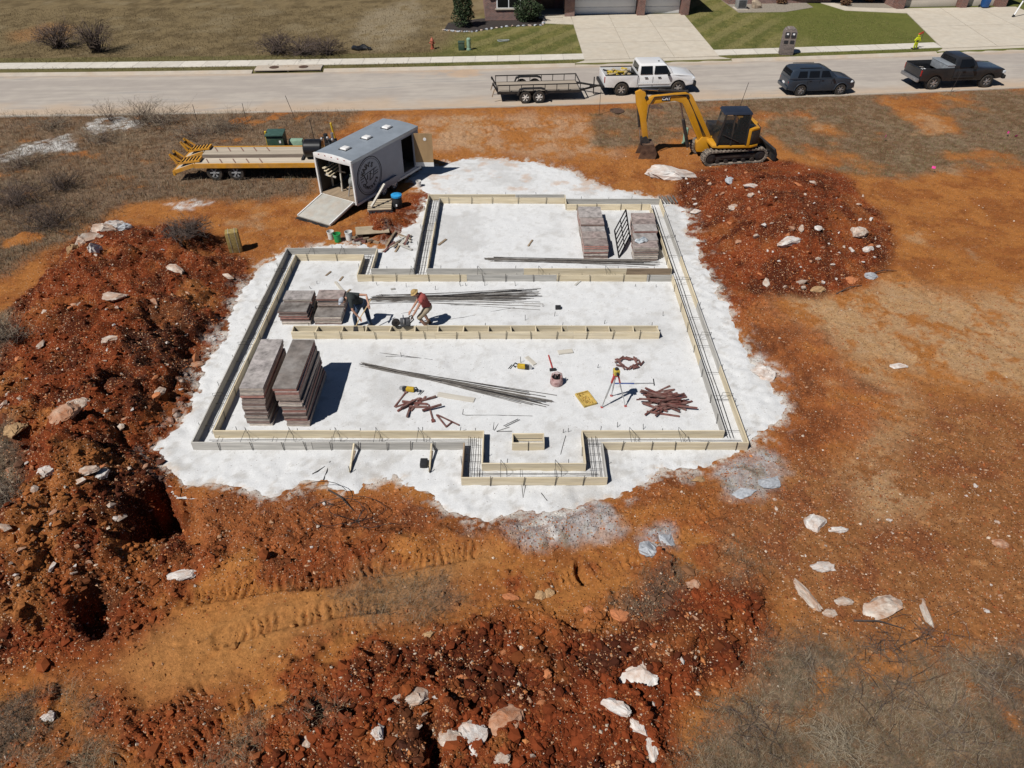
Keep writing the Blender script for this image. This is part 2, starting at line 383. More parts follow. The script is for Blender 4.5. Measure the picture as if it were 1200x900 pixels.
# scoops with a steep west side: the dark hollows in the spoil
for px, py, rx, ry, dp in ((190, 597, .75, 1.15, 1.3), (212, 622, .7, .35, .5), (128, 632, .8, .35, .55), (112, 718, .55, .5, .55), (235, 405, .5, .9, .25), (215, 455, .45, .9, .3), (145, 470, .45, .8, .25), (225, 300, .35, .35, .45), (60, 545, .4, .3, .3),
                           (425, 830, .35, .3, .4), (512, 875, .2, .4, .5), (675, 675, .14, .35, .35), (690, 742, .5, .2, .2), (745, 800, .5, .22, .25)):
    gx, gy = G(px, py); qx = (wx - gx) / rx; qy = (wy - gy) / ry
    h -= dp * sstep(.35, .85, d_pad) * sstep(1.25, .55, np.sqrt(qx * qx + qy * qy)) * (1 - .35 * np.clip(qx, -1, 1))
# machine track ruts
def rut(s, wdt, dep, cleat=.16):
    global h
    P = PX(s); L0 = 0
    for (ax, ay), (bx, by) in zip(P[:-1], P[1:]):
        ex, ey = bx - ax, by - ay; L = math.hypot(ex, ey)
        t = ((X - ax) * ex + (Y - ay) * ey) / L; s_ = ((X - ax) * ey - (Y - ay) * ex) / L + .1 * fbm(X, Y, .9, 2, 77)
        k = ((t >= 0) & (t < L)) * sstep(wdt / 2 + .07, wdt / 2 - .05, np.abs(s_)) * (1 - far)
        nz_ = fbm(X, Y, 1.4, 3, 78, .6); h -= 2.1 * k * dep * sstep(-.6, .1, nz_ + .2) * (.75 + .75 * np.sin((t + L0 + .12 * fbm(X, Y, 2.5, 2, 79)) * 2 * math.pi / cleat) * sstep(-.3, .3, fbm(X, Y, 2.2, 2, 80) + .3))
        rim = ((t >= 0) & (t < L)) * np.exp(-((np.abs(s_) - wdt / 2 - .1) / .07) ** 2)
        h += rim * dep * .55
        L0 += L
rut("250,752 330,728 420,712 470,705", .42, .045); rut("210,705 330,686 440,668 560,645", .4, .05)
rut("120,905 185,850 245,805", .36, .045); rut("195,905 250,855 300,822", .36, .05)
rut("400,745 520,716 640,690 760,650 840,600", .38, .025); rut("905,150 935,135 950,125", .5, .03); rut("925,155 955,137 965,124", .5, .03)
rut("1000,470 1100,520 1200,580", .5, .02, .4); rut("960,230 1060,330 1200,420", .5, .018, .4); rut("520,160 600,150 690,140", .5, .02, .4)
# gravel pad bed is dug out; the far strip is level
h = np.where(d_pad < .9, h * sstep(-.05, .75, d_pad), h)
h = h - .16 * sstep(.06, -.22, d_pad)
for cxm, cym, rm in ((-6.2, 31.3, 3.4), (-12.2, 33.2, 3.4), (10.6, 35.2, 2.6)):        # packed level ground under the trailers and the excavator
    for ox in (-1.6, 0, 1.6):
        q = np.sqrt((X - cxm - ox) ** 2 + (Y - cym) ** 2); kk = sstep(rm, rm * .6, q); h = h * (1 - kk)
h = h * (1 - far) - .055 * far + .145 * sstep(7.74, 7.9, Y - yS(X))
GZ = h
def zat(x, y):
    i = min(max(np.searchsorted(xs, x) - 1, 0), len(xs) - 2); j = min(max(np.searchsorted(ys, y) - 1, 0), len(ys) - 2)
    u = (x - xs[i]) / (xs[i + 1] - xs[i]); v = (y - ys[j]) / (ys[j + 1] - ys[j])
    return float((GZ[j, i] * (1 - u) + GZ[j, i + 1] * u) * (1 - v) + (GZ[j + 1, i] * (1 - u) + GZ[j + 1, i + 1] * u) * v)
def zatv(A, x, y):
    i = np.clip(np.searchsorted(xs, x) - 1, 0, len(xs) - 2); j = np.clip(np.searchsorted(ys, y) - 1, 0, len(ys) - 2)
    u = np.clip((x - xs[i]) / (xs[i + 1] - xs[i]), 0, 1); v = np.clip((y - ys[j]) / (ys[j + 1] - ys[j]), 0, 1)
    if A.ndim == 3: u = u[:, None]; v = v[:, None]
    return (A[j, i] * (1 - u) + A[j, i + 1] * u) * (1 - v) + (A[j + 1, i] * (1 - u) + A[j + 1, i + 1] * u) * v
def OG(px, py):
    # photo pixel -> point on the uneven ground
    z = 0.0
    for _ in range(6):
        x, y = G(px, py, z); z = .5 * z + .5 * max(zat(x, y), -.05)
    return x, y, zat(x, y)

# ---- soil colour (each earth's own colour, plus darker patches)
def C3(*c): return np.array(c)[None, None, :]
def mixc(A, B, t): return A + (B - A) * t[..., None]
n1 = fbm(X, Y, .35, 4, 51, .6); n2 = fbm(X, Y, 1.1, 5, 52, .6); n3 = fbm(X, Y, 4.0, 4, 53, .65)
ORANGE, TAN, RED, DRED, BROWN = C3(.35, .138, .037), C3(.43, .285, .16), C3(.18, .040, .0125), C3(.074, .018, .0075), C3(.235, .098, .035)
C = mixc(ORANGE * np.ones(X.shape + (1,)), C3(.25, .088, .025), sstep(-.3, .4, n2 + .4 * n3))
C = mixc(C, TAN, sstep(.22, .6, n1 + .35 * n3) * .5 * sstep(12, 16, Y))
C = mixc(C, mixc(RED * 1.15, C3(.14, .042, .016), sstep(-.2, .4, n3 + n2 * .5)), m(southz, 1.2) * sstep(-.22, .2, fbm(X, Y, .75, 4, 64, .62)) * .9)
sw_ = zone('-200,690 120,700 200,760 250,800 180,830 60,800 -200,800')
C = mixc(C, RED * 1.05, m(sw_, .9) * sstep(-.5, .1, n2 + .25) * .75)
C = mixc(C, mixc(BROWN, C3(.38, .18, .07), sstep(-.1, .5, n3 + .5 * n2)), m(brown, 1.0))
C = mixc(C, C3(.17, .055, .022), m(brown, 1.0) * sstep(-.02, .4, n2 + .5 * n3) * .85)
tan3 = zone('420,140 560,132 690,136 735,185 640,184 560,176 500,178 470,150', k=1.6)
C = mixc(C, C3(.46, .285, .165), m(tan3, .9) * .7 * sstep(-.35, .3, n2 + .4 * n3))
C = mixc(C, mixc(TAN, C3(.40, .24, .115), sstep(-.2, .4, n3 + n2)), np.maximum(m(tan1, .9) * .9, m(tan2, .8) * .8) * sstep(-.3, .3, n2 + .6 * n3 + .18))
C = mixc(C, C3(.40, .185, .06), m(trk, .5) * .75 * sstep(-.5, .1, n2 + .3))
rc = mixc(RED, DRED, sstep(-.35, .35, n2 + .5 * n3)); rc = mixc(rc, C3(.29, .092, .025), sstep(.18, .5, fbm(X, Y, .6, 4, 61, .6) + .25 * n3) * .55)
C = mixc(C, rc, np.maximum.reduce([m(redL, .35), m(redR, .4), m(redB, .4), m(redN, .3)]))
n4 = fbm(X, Y, 9.0, 3, 54, .7)
C = mixc(C, C3(.045, .02, .013), m(dark_patch, .5) * sstep(-.2, .4, n2 + .6 * n3) * .65)  # near-black brown mixed into these patches, broken up by noise
rc2 = mixc(C3(.27, .085, .028), C3(.14, .042, .016), sstep(-.2, .4, n2 + .4 * n3))
C = mixc(C, rc2, np.maximum.reduce([m(redM, .35) * .85, m(redE, .6) * .8 * sstep(-.5, .2, n2 + .3), m(redS, .3) * .7]))
C = mixc(C, C3(.34, .13, .038), np.clip(m(redB, .5) + m(redL, .5), 0, 1) * sstep(.3, .6, fbm(X, Y, .55, 3, 63) + .3 * n3) * .7)
n5 = fbm(X, Y, .9, 4, 73, .6)
grw = [m(gr[0], .6) * sstep(-.3, .25, n2 + .5 - .9 * sstep(.35, .7, fbm(X, Y, .45, 3, 71))), m(gr[1], .5) * sstep(-.22, .28, fbm(X, Y, .3, 4, 72, .6) + .2), m(gr[2], .6) * sstep(-.4, .2, n5 + .36), m(gr[3], .6) * sstep(-.25, .35, n5) * .8, m(gr[4], .6) * .6 * sstep(-.3, .3, n5), m(gr[5], .3), m(gr[6], .3), m(gr[7], .4) * .6, m(gr[8], .4) * .5 * sstep(-.2, .3, n2)]
GW = np.maximum.reduce(grw) * (1 - sstep(.3, -.1, d_pad))
C = mixc(C, mixc(C3(.092, .068, .046), C3(.19, .145, .098), sstep(-.4, .4, n3 + .5 * n2)), GW * .8)
C = mixc(C, mixc(C3(.40, .41, .42), C3(.27, .22, .17), sstep(-.1, .5, n3 + .4 * n2)), m(stone, .25) * (.45 + .55 * sstep(-.4, .3, n3)))
C = mixc(C, C3(.60, .58, .55), m(white, .22) * sstep(-.35, .35, n3 + .5 * n2 + .15) * .9)
# dusting of spilled gravel around the pad
C = mixc(C, C3(.60, .56, .50), sstep(.75, 0, d_pad) * sstep(.05, .45, n3 + .35 * n2 + .3 * sstep(.4, 0, d_pad)) * .8 * (1 - far))
# verge dirt washed on to the road edge, lawns and the dry field beyond the road
fd = Y - yS(X)
field = mixc(C3(.19, .14, .072), C3(.115, .083, .042), sstep(-.3, .4, n2 + n3 * .5)); field = mixc(field, C3(.26, .205, .12), sstep(.15, .55, n1 + .3 * n2) * .55)
field = mixc(field, C3(.30, .15, .06), m(zone("10,40 60,28 90,32 80,45 20,52"), .8) * .6)
field = mixc(field, C3(.33, .27, .18), m(zone("400,48 430,14 480,2 500,15 480,45 440,58", k=4), 1.5) * .6 * sstep(-.4, .3, n2 + .2))
lawn = mixc(C3(.105, .11, .032), C3(.17, .155, .05), sstep(-.35, .4, n2 + n3 * .5))
stripe = np.sin((X * .82 - Y * .57) * 2 * math.pi / 1.9)
lawn = mixc(lawn, C3(.235, .20, .085), sstep(-.2, .5, stripe + .5 * n2) * .55 * (X < 22))
lw = np.maximum(sstep(-7.5, -4.5, X + .9 * n1 - .35 * (Y - 52)) * 1.0, 0)
farC = mixc(field, lawn, lw)
farC = mixc(farC, C3(.10, .10, .03), sstep(8.2, 7.7, np.abs(fd - 4)) * 0 + ((fd > 7.4) & (fd < 8.95)) * .6 + ((fd > 10.1) & (fd < 11.4)) * .55 * (X < 0))
farC = mixc(farC, C3(.115, .125, .03), sstep(19, 23, X) * .75)
C = mixc(C, farC, sstep(2.5, 3.2, fd))
C = mixc(C, C * .5, (sstep(.12, .5, n3 * .7 + n4 * .6) * .55 * (1 - far))[...])
C = mixc(C, np.clip(C * 1.5, 0, .8), sstep(.2, .6, n4 * .8 - n3 * .4 + .2 * n2) * .4 * (1 - far))
C = C * (1 + .2 * n3[..., None] * (1 - .5 * far[..., None]))
C = np.clip(C, .004, .8)
peb = np.clip(rough * .9 + .4 * (1 - far) * (1 - GW) + .5 * m(brown, 1), 0, 1) * (1 - sstep(0, 1.5, fd)) * (1 - .8 * m(trk, .3))
Mground = attr_mat('soil', bump=.9, bscale=26, var=.36, vscale=16, speck=[(15, .14, (.31, .095, .03)), (23, .22, (.07, .024, .012)), (21, .07, (.42, .25, .14)), (33, .18, (.37, .14, .05)), (37, .06, (.52, .39, .28))])
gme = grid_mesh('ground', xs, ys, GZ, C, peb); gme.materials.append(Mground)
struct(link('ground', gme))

# ---- crushed-stone pad
bx = np.arange(-11.6, 9.8, .075); by = np.arange(11.6, 36.2, .075)
BX, BY = np.meshgrid(bx, by)
bw = .35 * fbm(BX, BY, .55, 3, 1) + .22 * fbm(BX, BY, 1.7, 4, 2, .6); bw2 = .35 * fbm(BX, BY, .55, 3, 3) + .22 * fbm(BX, BY, 1.7, 4, 4, .6)
bd = poly_sd(BX + .8 * bw, BY + .8 * bw2, PX(PAD)) + .2 * fbm(BX, BY, 3.2, 3, 5, .65)
outs = sstep(.25, -.35, np.maximum.reduce([BX - 6.7, -9.0 - BX, 14.1 - BY]))       # trodden, lumpy gravel outside the forms
bz = .012 * fbm(BX, BY, 1.2, 4, 81, .6) + (.012 + .02 * (1 - outs)) * fbm(BX, BY, 4.2, 3, 82, .6) - .13 * np.clip(bd, -.12, 1) - .01 * clods(BX, BY, .3, 83, .25) * 4
bz -= .03 * clods(BX, BY, .26, 84, .5) * (1 - outs) * 4
bn = fbm(BX, BY, .5, 4, 85, .6); bn3 = fbm(BX, BY, 3.5, 4, 86, .65)
BC = mixc(C3(.66, .66, .655) * np.ones(BX.shape + (1,)), C3(.54, .535, .525), sstep(-.1, .5, bn + .5 * bn3))
south = sstep(15.6, 13.6, BY)
BC = mixc(BC, C3(.50, .49, .475), south * .45 * sstep(-.3, .3, bn3 + bn))
BC = mixc(BC, C3(.55, .38, .24), sstep(-.28, .1, bd) * sstep(.05, .5, bn3 + .2 * bn) * .8)
BC = mixc(BC, C3(.50, .30, .17), sstep(.1, .5, fbm(BX, BY, 1.4, 4, 88, .6)) * sstep(30.6, 31.4, BY) * .5)
BC = mixc(BC, C3(.47, .455, .43), sstep(.1, .5, bn3 + .5 * fbm(BX, BY, 7, 3, 87, .6)) * (.4 + .3 * (1 - outs)))
BC = BC * (1 + .08 * bn3[..., None])
kp = (bd[:-1, :-1] < .55) & (bd[1:, 1:] < .55)
pme = grid_mesh('gravel_pad', bx, by, bz, BC, np.ones(BX.shape) * .35, kp)
Mpad = attr_mat('crushed_stone', bump=.5, bscale=30, var=.14, vscale=30, speck=[(22, .06, (.42, .40, .38)), (38, .1, (.72, .70, .67))])
pme.materials.append(Mpad); struct(link('gravel_pad', pme))
def pz(x, y):
    i = min(max(int((x + 11.6) / .075), 0), len(bx) - 1); j = min(max(int((y - 11.6) / .075), 0), len(by) - 1); return float(bz[j, i])
# ================================================================== ROAD, KERBS, PAVEMENT, HOUSES
def strip(name, x0, x1, d0, d1, z0, z1, mat_, nx=60, parent=None, cfn=None, nd=2, thick=.3):
    xx = np.linspace(x0, x1, nx); dd = np.linspace(d0, d1, nd)
    XX, DD = np.meshgrid(xx, dd); YY = yS(XX) + DD
    V = np.stack([XX, YY, np.full(XX.shape, z1) + (z0 - z1) * (1 - (DD - d0) / (d1 - d0))], -1).reshape(-1, 3)
    i = (np.arange(nd - 1)[:, None] * nx + np.arange(nx - 1)[None, :]).ravel(); Q = np.stack([i, i + 1, i + nx + 1, i + nx], -1)
    cc = cfn(XX, DD) if cfn else None
    n = len(V); e = np.arange(nx - 1)
    V2 = V.copy(); V2[:, 2] -= thick; b0 = (nd - 1) * nx
    sides = np.concatenate([np.stack([e + n, e + 1 + n, e + 1, e], -1), np.stack([e + b0, e + b0 + 1, e + b0 + 1 + n, e + b0 + n], -1)])
    V = np.concatenate([V, V2]); Q = np.concatenate([Q, sides])
    if cc is not None: cc = np.concatenate([cc.reshape(-1, 3)] * 2)
    me = raw_mesh(name, V, Q, cc, np.zeros(len(V)), smooth=False); me.materials.append(mat_)
    return link(name, me, parent)
def roadcol(x, d):
    a = fbm(x, d, .5, 4, 91, .6); b = fbm(x * .25, d * 2.2, 1.0, 4, 92, .6); c = fbm(x, d, 3, 3, 93)
    k = mixc(C3(.37, .325, .285) * np.ones(x.shape + (1,)), C3(.44, .39, .335), sstep(-.3, .4, b + .4 * a))
    k = mixc(k, C3(.50, .37, .255), sstep(2.6 + 0 * x, .2 + 0 * x, d + 1.4 * a) * .75)
    k = mixc(k, C3(.48, .35, .24), sstep(6.9, 7.6, d + .5 * a) * .55)
    k = mixc(k, C3(.50, .33, .20), sstep(.15, .5, fbm(x, d, .28, 3, 95) + .2 * c) * sstep(9, 3, np.abs(x - 0)) * .6)
    k = mixc(k, C3(.27, .25, .24), sstep(.3, .6, b) * .5)
    return k * (1 + .06 * c[..., None])
Mroad = attr_mat('worn_concrete_road', rough=.85, bump=.15, bscale=40, var=.07, vscale=18, spec=.25)
struct(strip('road', -70, 70, .35, 7.55, 0, 0, Mroad, 700, None, roadcol, 70, .2))
Mconc = pm('pale_concrete', (.55, .49, .40), .85, 0, .08, 2.0, .1, dust=(.45, .36, .26), damt=.25, rnd=.05)
Mkerb = pm('kerb_concrete', (.47, .41, .34), .85, 0, .1, 1.5, .1, dust=(.45, .32, .2), damt=.4)
ks = struct(strip('kerb', -70, 70, 0, .352, .04, -.004, Mkerb, 120, None, None, 2, .2))
for a, b in ((-70, -16.9), (-12.3, 4.2), (14.9, 29.6)):
    k = strip('kerb', a, b, 7.553, 7.95, 0.004, .125, Mkerb, 40, None, None, 2, .2); struct(k)
for a, b in ((4.2, 14.9), (29.6, 50)):
    k = strip('kerb', a, b, 7.553, 8.0, 0.004, .05, Mkerb, 20, None, None, 2, .2); struct(k)
Mbed = pm('joint_sand', (.36, .32, .26), .95)
sw = struct(strip('sidewalk', -70, 46, 8.86, 10.16, .098, .098, Mbed, 120, None, None, 2, .2))
Mslab = pm('sidewalk_concrete', (.62, .575, .50), .85, 0, .07, 2.5, .1, dust=(.5, .42, .32), damt=.18, rnd=.08)
x = -52.0
while x < 44:
    L = 1.5
    if not (4.6 < x + L / 2 < 14.4 or x + L / 2 > 30.2): strip('slab', x + .008, x + L - .008, 8.85, 10.17, .122, .122, Mslab, 3, sw, None, 2, .15)
    x += L
def quadslab(name, P, z, mat_, parent=None, t=.18):
    mb = MB(); mb.prism(P, z - t, z, 'z'); return mb.build(name, mat_, parent)
def panels(parent, c, nu, nv, z, mat_, gap=.0022):
    # c: four corners, split into nu x nv poured panels
    A, B, D, E = [Vector((p[0], p[1])) for p in c]
    def q(u, v): return (A * (1 - u) + B * u) * (1 - v) + (E * (1 - u) + D * u) * v
    for i in range(nu):
        for j in range(nv):
            u0, u1, v0, v1 = i / nu + gap, (i + 1) / nu - gap, j / nv + gap, (j + 1) / nv - gap
            quadslab('slab', [tuple(q(a, b)) for a, b in ((u0, v0), (u1, v0), (u1, v1), (u0, v1))], z, mat_, parent)
def drive(c, apron, nu, nv):
    d_ = struct(quadslab('driveway', c, .10, Mbed)); panels(d_, c, nu, nv, .128, Mconc)
    quadslab('apron', apron, .1, Mconc, d_, .15); return d_
y1 = yS(4.9) + 8.6; y2 = yS(14.2) + 8.6
drive([(4.9, y1), (14.2, y2), (14.0, 64.75), (4.75, 64.2)], [(4.2, yS(4.2) + 8.0), (14.9, yS(14.9) + 8.0), (14.2, y2 - .02), (4.9, y1 - .02)], 3, 3)
y1 = yS(30.4) + 8.6; y2 = yS(42) + 8.6
drive([(30.4, y1), (43, y2), (42.4, 67.2), (32.6, 66.6)], [(29.7, yS(29.7) + 8.0), (44, yS(44) + 8.0), (43, y2 - .02), (30.4, y1 - .02)], 3, 2)
struct(quadslab('footpath', [(32.55, 64.9), (27.6, 65.9), (25.5, 71), (26.6, 71), (28.3, 67.0), (32.6, 66.5)], .125, Mconc))
struct(quadslab('footpath', [(4.8, 61.3), (2.6, 61.6), (2.5, 64.5), (4.7, 64.2)], .125, Mconc))
struct(quadslab('concrete_patch', [G(92, 8), G(130, 12), G(195, 9), G(215, -8), G(80, -8)], .06, pm('grey_concrete', (.44, .42, .40), .9, 0, .1, 1.0)))

# ---- bricks
def brick_mat(name, c1, c2, mort):
    m_ = bpy.data.materials.new(name); m_.use_nodes = True; N = m_.node_tree.nodes; L = m_.node_tree.links; b = N['Principled BSDF']; b.inputs['Roughness'].default_value = .9
    tc = N.new('ShaderNodeTexCoord'); sx = N.new('ShaderNodeSeparateXYZ'); L.new(tc.outputs['Object'], sx.inputs[0])
    ad = N.new('ShaderNodeMath'); ad.operation = 'ADD'; L.new(sx.outputs[0], ad.inputs[0]); L.new(sx.outputs[1], ad.inputs[1])
    cb = N.new('ShaderNodeCombineXYZ'); L.new(ad.outputs[0], cb.inputs[0]); L.new(sx.outputs[2], cb.inputs[1])
    br = N.new('ShaderNodeTexBrick'); L.new(cb.outputs[0], br.inputs['Vector']); br.inputs['Color1'].default_value = (*c1, 1); br.inputs['Color2'].default_value = (*c2, 1); br.inputs['Mortar'].default_value = (*mort, 1)
    br.inputs['Scale'].default_value = 1; br.inputs['Brick Width'].default_value = .23; br.inputs['Row Height'].default_value = .085; br.inputs['Mortar Size'].default_value = .008; br.inputs['Bias'].default_value = -.1
    n = N.new('ShaderNodeTexNoise'); n.inputs['Scale'].default_value = 3.5; L.new(cb.outputs[0], n.inputs['Vector'])
    mx = N.new('ShaderNodeMix'); mx.data_type = 'RGBA'; mx.blend_type = 'MULTIPLY'; mx.inputs[0].default_value = .5; L.new(br.outputs[0], mx.inputs[6]); L.new(n.outputs[0], mx.inputs[7]); L.new(mx.outputs[2], b.inputs['Base Color'])
    bp = N.new('ShaderNodeBump'); bp.inputs['Strength'].default_value = .6; bp.inputs['Distance'].default_value = .01; bp.invert = True; L.new(br.outputs['Fac'], bp.inputs['Height']); L.new(bp.outputs[0], b.inputs['Normal'])
    return m_
Mbrick = brick_mat('brown_brick', (.34, .16, .12), (.20, .105, .095), (.42, .39, .36)); Mbrick2 = brick_mat('red_brick', (.26, .10, .07), (.17, .07, .055), (.36, .33, .30))
Mwhite = pm('white_paint', (.80, .80, .80), .45, 0, .03, 1.0); Mbeige = pm('beige_paint', (.52, .46, .39), .55, 0, .04, 1.0)
Mtrim = pm('grey_trim', (.44, .46, .48), .6); Mroof = pm('roof_shingle', (.09, .085, .08), .9, 0, .3, 5, .4); Mdark = pm('dark_void', (.02, .02, .022), .7)
Mglass = pm('window_glass', (.008, .009, .011), .12, 0, .1, 2, spec=.3)
def garage_door(parent, x0, x1, y, z0, mat_, n=4, hgt=2.15):
    d = MB(); d.box(((x0 + x1) / 2, y + .06, z0 + hgt / 2), (x1 - x0, .04, hgt)); g = d.build('garage_door', mat_, parent)
    for i in range(n):
        q = MB(); q.box(((x0 + x1) / 2, y + .02, z0 + hgt * (i + .5) / n), (x1 - x0 - .02, .05, hgt / n - .02)); q.build('panel', mat_, g, bevel=.008)
def house(loc, rz, label, specs):
    t = thing('brick_house', label, 'house', loc, rz); specs(t); return t
def specL(t):
    W_ = MB(); H = 2.9
    # garage front x -5..4.6 at y 0; entry and brick wing to the left
    for x0, x1 in ((-5.15, -4.35), (.75, 1.35), (4.35, 4.95)): 
        q = MB(); q.box(((x0 + x1) / 2, .1, 1.35), (x1 - x0, .75, 2.7)); q.build('pillar', Mbrick2 if x0 > 0 else Mbrick, t)
    W_.box((-.1, .45, H - .3), (9.9, .3, .6)); W_.box((4.85, 4.3, H / 2), (.25, 7.7, H)); W_.box((-4.9, 4.3, H / 2), (.25, 7.7, H))
    W_.build('wall', Mtrim, t)
    garage_door(t, -4.33, .73, .42, 0, Mwhite); garage_door(t, 1.37, 4.33, .42, 0, Mwhite)
    q = MB(); q.box((-9.6, -1.0, H / 2), (3.9, .3, H)); q.box((-11.4, 3.2, H / 2), (.3, 8.0, H)); q.box((-7.8, .6, H / 2), (.3, 2.9, H)); q.build('wall', Mbrick, t)
    q = MB(); q.box((-6.3, 2.1, H / 2), (2.8, .2, H)); q.build('wall', Mbrick2, t)
    d = MB(); d.box((-6.3, 1.96, 1.25), (1.0, .06, 2.1)); dd = d.build('door', pm('door_brown', (.10, .05, .03), .5), t); d = MB(); d.ell((-5.95, 1.9, 1.2), (.03, .03, .03)); d.build('handle', pm('brass', (.5, .38, .15), .3, 1), dd)
    d = MB(); d.box((-6.3, .9, .08), (2.7, 2.3, .16)); d.box((-6.3, -.45, .04), (1.9, .5, .08)); d.build('step', Mconc, t)
    for x0 in (-10.3,):
        f = MB(); f.box((x0 + .6, -1.16, 1.55), (1.9, .05, 1.35)); fo = f.build('window', Mwhite, t); 
        for k in (-.45, .45):
            g = MB(); g.box((x0 + .6 + k, -1.19, 1.55), (.82, .02, 1.2)); g.build('pane', Mglass, fo)
        f = MB(); f.box((x0 + .6, -1.18, .82), (2.1, .12, .09)); f.build('sill', Mconc, fo)
    r = MB(); r.add([(-12, -1.9, H), (5.6, -.6, H), (5.6, 8.8, H), (-12, 8.8, H), (-8, 3.5, H + 2.4), (1.5, 4.0, H + 2.4)], [(0, 1, 5, 4), (1, 2, 5), (2, 3, 4, 5), (3, 0, 4), (3, 2, 1, 0)]); r.build('roof', Mroof, t)
house((9.35, 64.3, .1), R(3.2), 'brown brick house with two white garage doors and an entry step', specL)
def specR(t):
    H = 2.9
    for x0, x1 in ((-.6, 0), (4.9, 5.45), (8.2, 8.9)):
        q = MB(); q.box(((x0 + x1) / 2, .1, 1.35), (x1 - x0, .7, 2.7)); q.build('pillar', Mbrick2, t)
    garage_door(t, .02, 4.88, .42, 0, Mbeige); garage_door(t, 5.47, 8.18, .42, 0, Mbeige)
    q = MB(); q.box((4.1, .45, H - .3), (9.6, .3, .6)); q.box((8.75, 4, H / 2), (.3, 7, H)); q.build('wall', Mbrick2, t)
    q = MB(); q.box((-9.5, 2.8, H / 2), (9, .3, H)); q.box((-13.9, 6, H / 2), (.3, 6, H)); q.box((-.45, 4, H / 2), (.3, 7, H)); q.box((-3, 4.4, H / 2), (5, .3, H)); q.build('wall', Mbrick, t)
    f = MB(); f.box((-9, 2.62, 1.6), (1.8, .05, 1.4)); fo = f.build('window', Mwhite, t); g = MB(); g.box((-9, 2.59, 1.6), (1.6, .02, 1.2)); g.build('pane', Mglass, fo)
    r = MB(); r.add([(-14.6, 1.9, H), (9.5, -.6, H), (9.5, 8.8, H), (-14.6, 9.2, H), (-9, 5, H + 2.5), (4.5, 4.0, H + 2.5)], [(0, 1, 5, 4), (1, 2, 5), (2, 3, 4, 5), (3, 0, 4), (3, 2, 1, 0)]); r.build('roof', Mroof, t)
house((32.6, 66.6, .1), R(4.5), 'brick house with two beige garage doors beside a gravel bed', specR)
# mulch beds
Mmulch = pm('dark_mulch', (.045, .035, .03), .95, 0, .4, 12, .6); Mrockbed = pm('pea_gravel_bed', (.30, .26, .21), .95, 0, .3, 14, .5)
struct(quadslab('mulch_bed', [(-5.2, 59.4), (-3.0, 59.0), (-.5, 60.6), (2.4, 61.0), (2.5, 63.8), (-2.4, 63.2), (-5.0, 61.8)], .115, Mmulch, None, .1))
struct(quadslab('gravel_bed', [(18.6, 65.2), (22.5, 65.4), (25.3, 67.0), (25.2, 71), (18.2, 70)], .115, Mrockbed, None, .1))
struct(quadslab('gravel_bed', [(27.9, 66.1), (32.4, 66.75), (32.0, 70), (27.0, 70)], .115, Mrockbed, None, .1))

# ---- small street furniture
def small(name, label, cat, x, y, z=.09, rz=0): return thing(name, label, cat, (x, y, z), rz)
# storm drain inlet
xa, xb = -16.75, -12.45
t = small('storm_inlet', 'long concrete storm drain inlet with two round lids in the kerb', 'storm drain', (xa + xb) / 2, yS(-14.6) + 7.62, 0, R(3.3))
q = MB(); q.box((0, .62, .135), (4.3, 1.05, .07)); top = q.build('top_slab', Mkerb, t, bevel=.01)
q = MB(); q.box((0, .95, .04), (4.3, .4, .11)); q.build('back_wall', Mkerb, t)
for sx in (-1, 1):
    q = MB(); q.box((sx * 1.08, .3, .02), (1.95, .1, .16)); q.build('opening', Mdark, t)
    q = MB(); q.lathe([(.31, 0), (.31, .02), (.27, .03)], (sx * .95, .62, .168), n=18); q.build('lid', pm('rusty_iron', (.14, .085, .06), .75, .5, .3, 12), t)
for sx in (-1, 0, 1):
    q = MB(); q.box((sx * 2.1, .28, .04), (.1, .22, .12)); q.build('pier', Mkerb, t)
# fire hydrant
Mhyd = pm('faded_red_paint', (.36, .085, .045), .55, 0, .2, 9, dust=(.4, .25, .15), damt=.3)
x, y = G(507, 59); t = small('fire_hydrant', 'small faded red fire hydrant on the verge grass', 'hydrant', x, y)
q = MB(); q.lathe([(.16, 0), (.16, .05), (.11, .06), (.11, .5), (.14, .51), (.14, .56), (.12, .6), (.08, .7), (.03, .75), (.03, .79)], n=14); q.build('barrel', Mhyd, t, smooth=True)
for a, r_ in ((0, .05), (math.pi, .05), (-math.pi / 2, .075)):
    q = MB(); q.cyl((0.08 * math.cos(a), .08 * math.sin(a), .4), (.2 * math.cos(a), .2 * math.sin(a), .4), r_, n=10); q.cyl((.2 * math.cos(a), .2 * math.sin(a), .4), (.22 * math.cos(a), .22 * math.sin(a), .4), r_ * .6, n=6); q.build('nozzle', Mhyd, t)
# utility pedestals on the lawn
Mped = pm('pale_green_metal', (.24, .36, .26), .6, 0, .12, 5); Mdgreen = pm('dark_green_metal', (.035, .075, .05), .5, 0, .15, 4, dust=(.2, .16, .1), damt=.2)
x, y = G(541, 60); t = small('utility_box', 'dark green utility box beside the pale round pedestal on the lawn', 'utility box', x, y)
q = MB(); q.box((0, 0, .25), (.42, .42, .5)); q.build('cabinet', Mdgreen, t, bevel=.02); q = MB(); q.box((0, 0, .52), (.46, .46, .06)); q.build('lid', Mdgreen, t, bevel=.015)
x, y = G(549.5, 60); t = small('utility_pedestal', 'pale green round utility pedestal on the mown lawn', 'utility pedestal', x, y)
q = MB(); q.lathe([(.17, 0), (.17, .1), (.14, .12), (.14, .62), (.15, .63), (.15, .72), (.1, .78)], n=14); q.build('post', Mped, t, smooth=True); q = MB(); q.lathe([(.19, 0), (.19, .05)], n=14); q.build('collar', Mped, t)
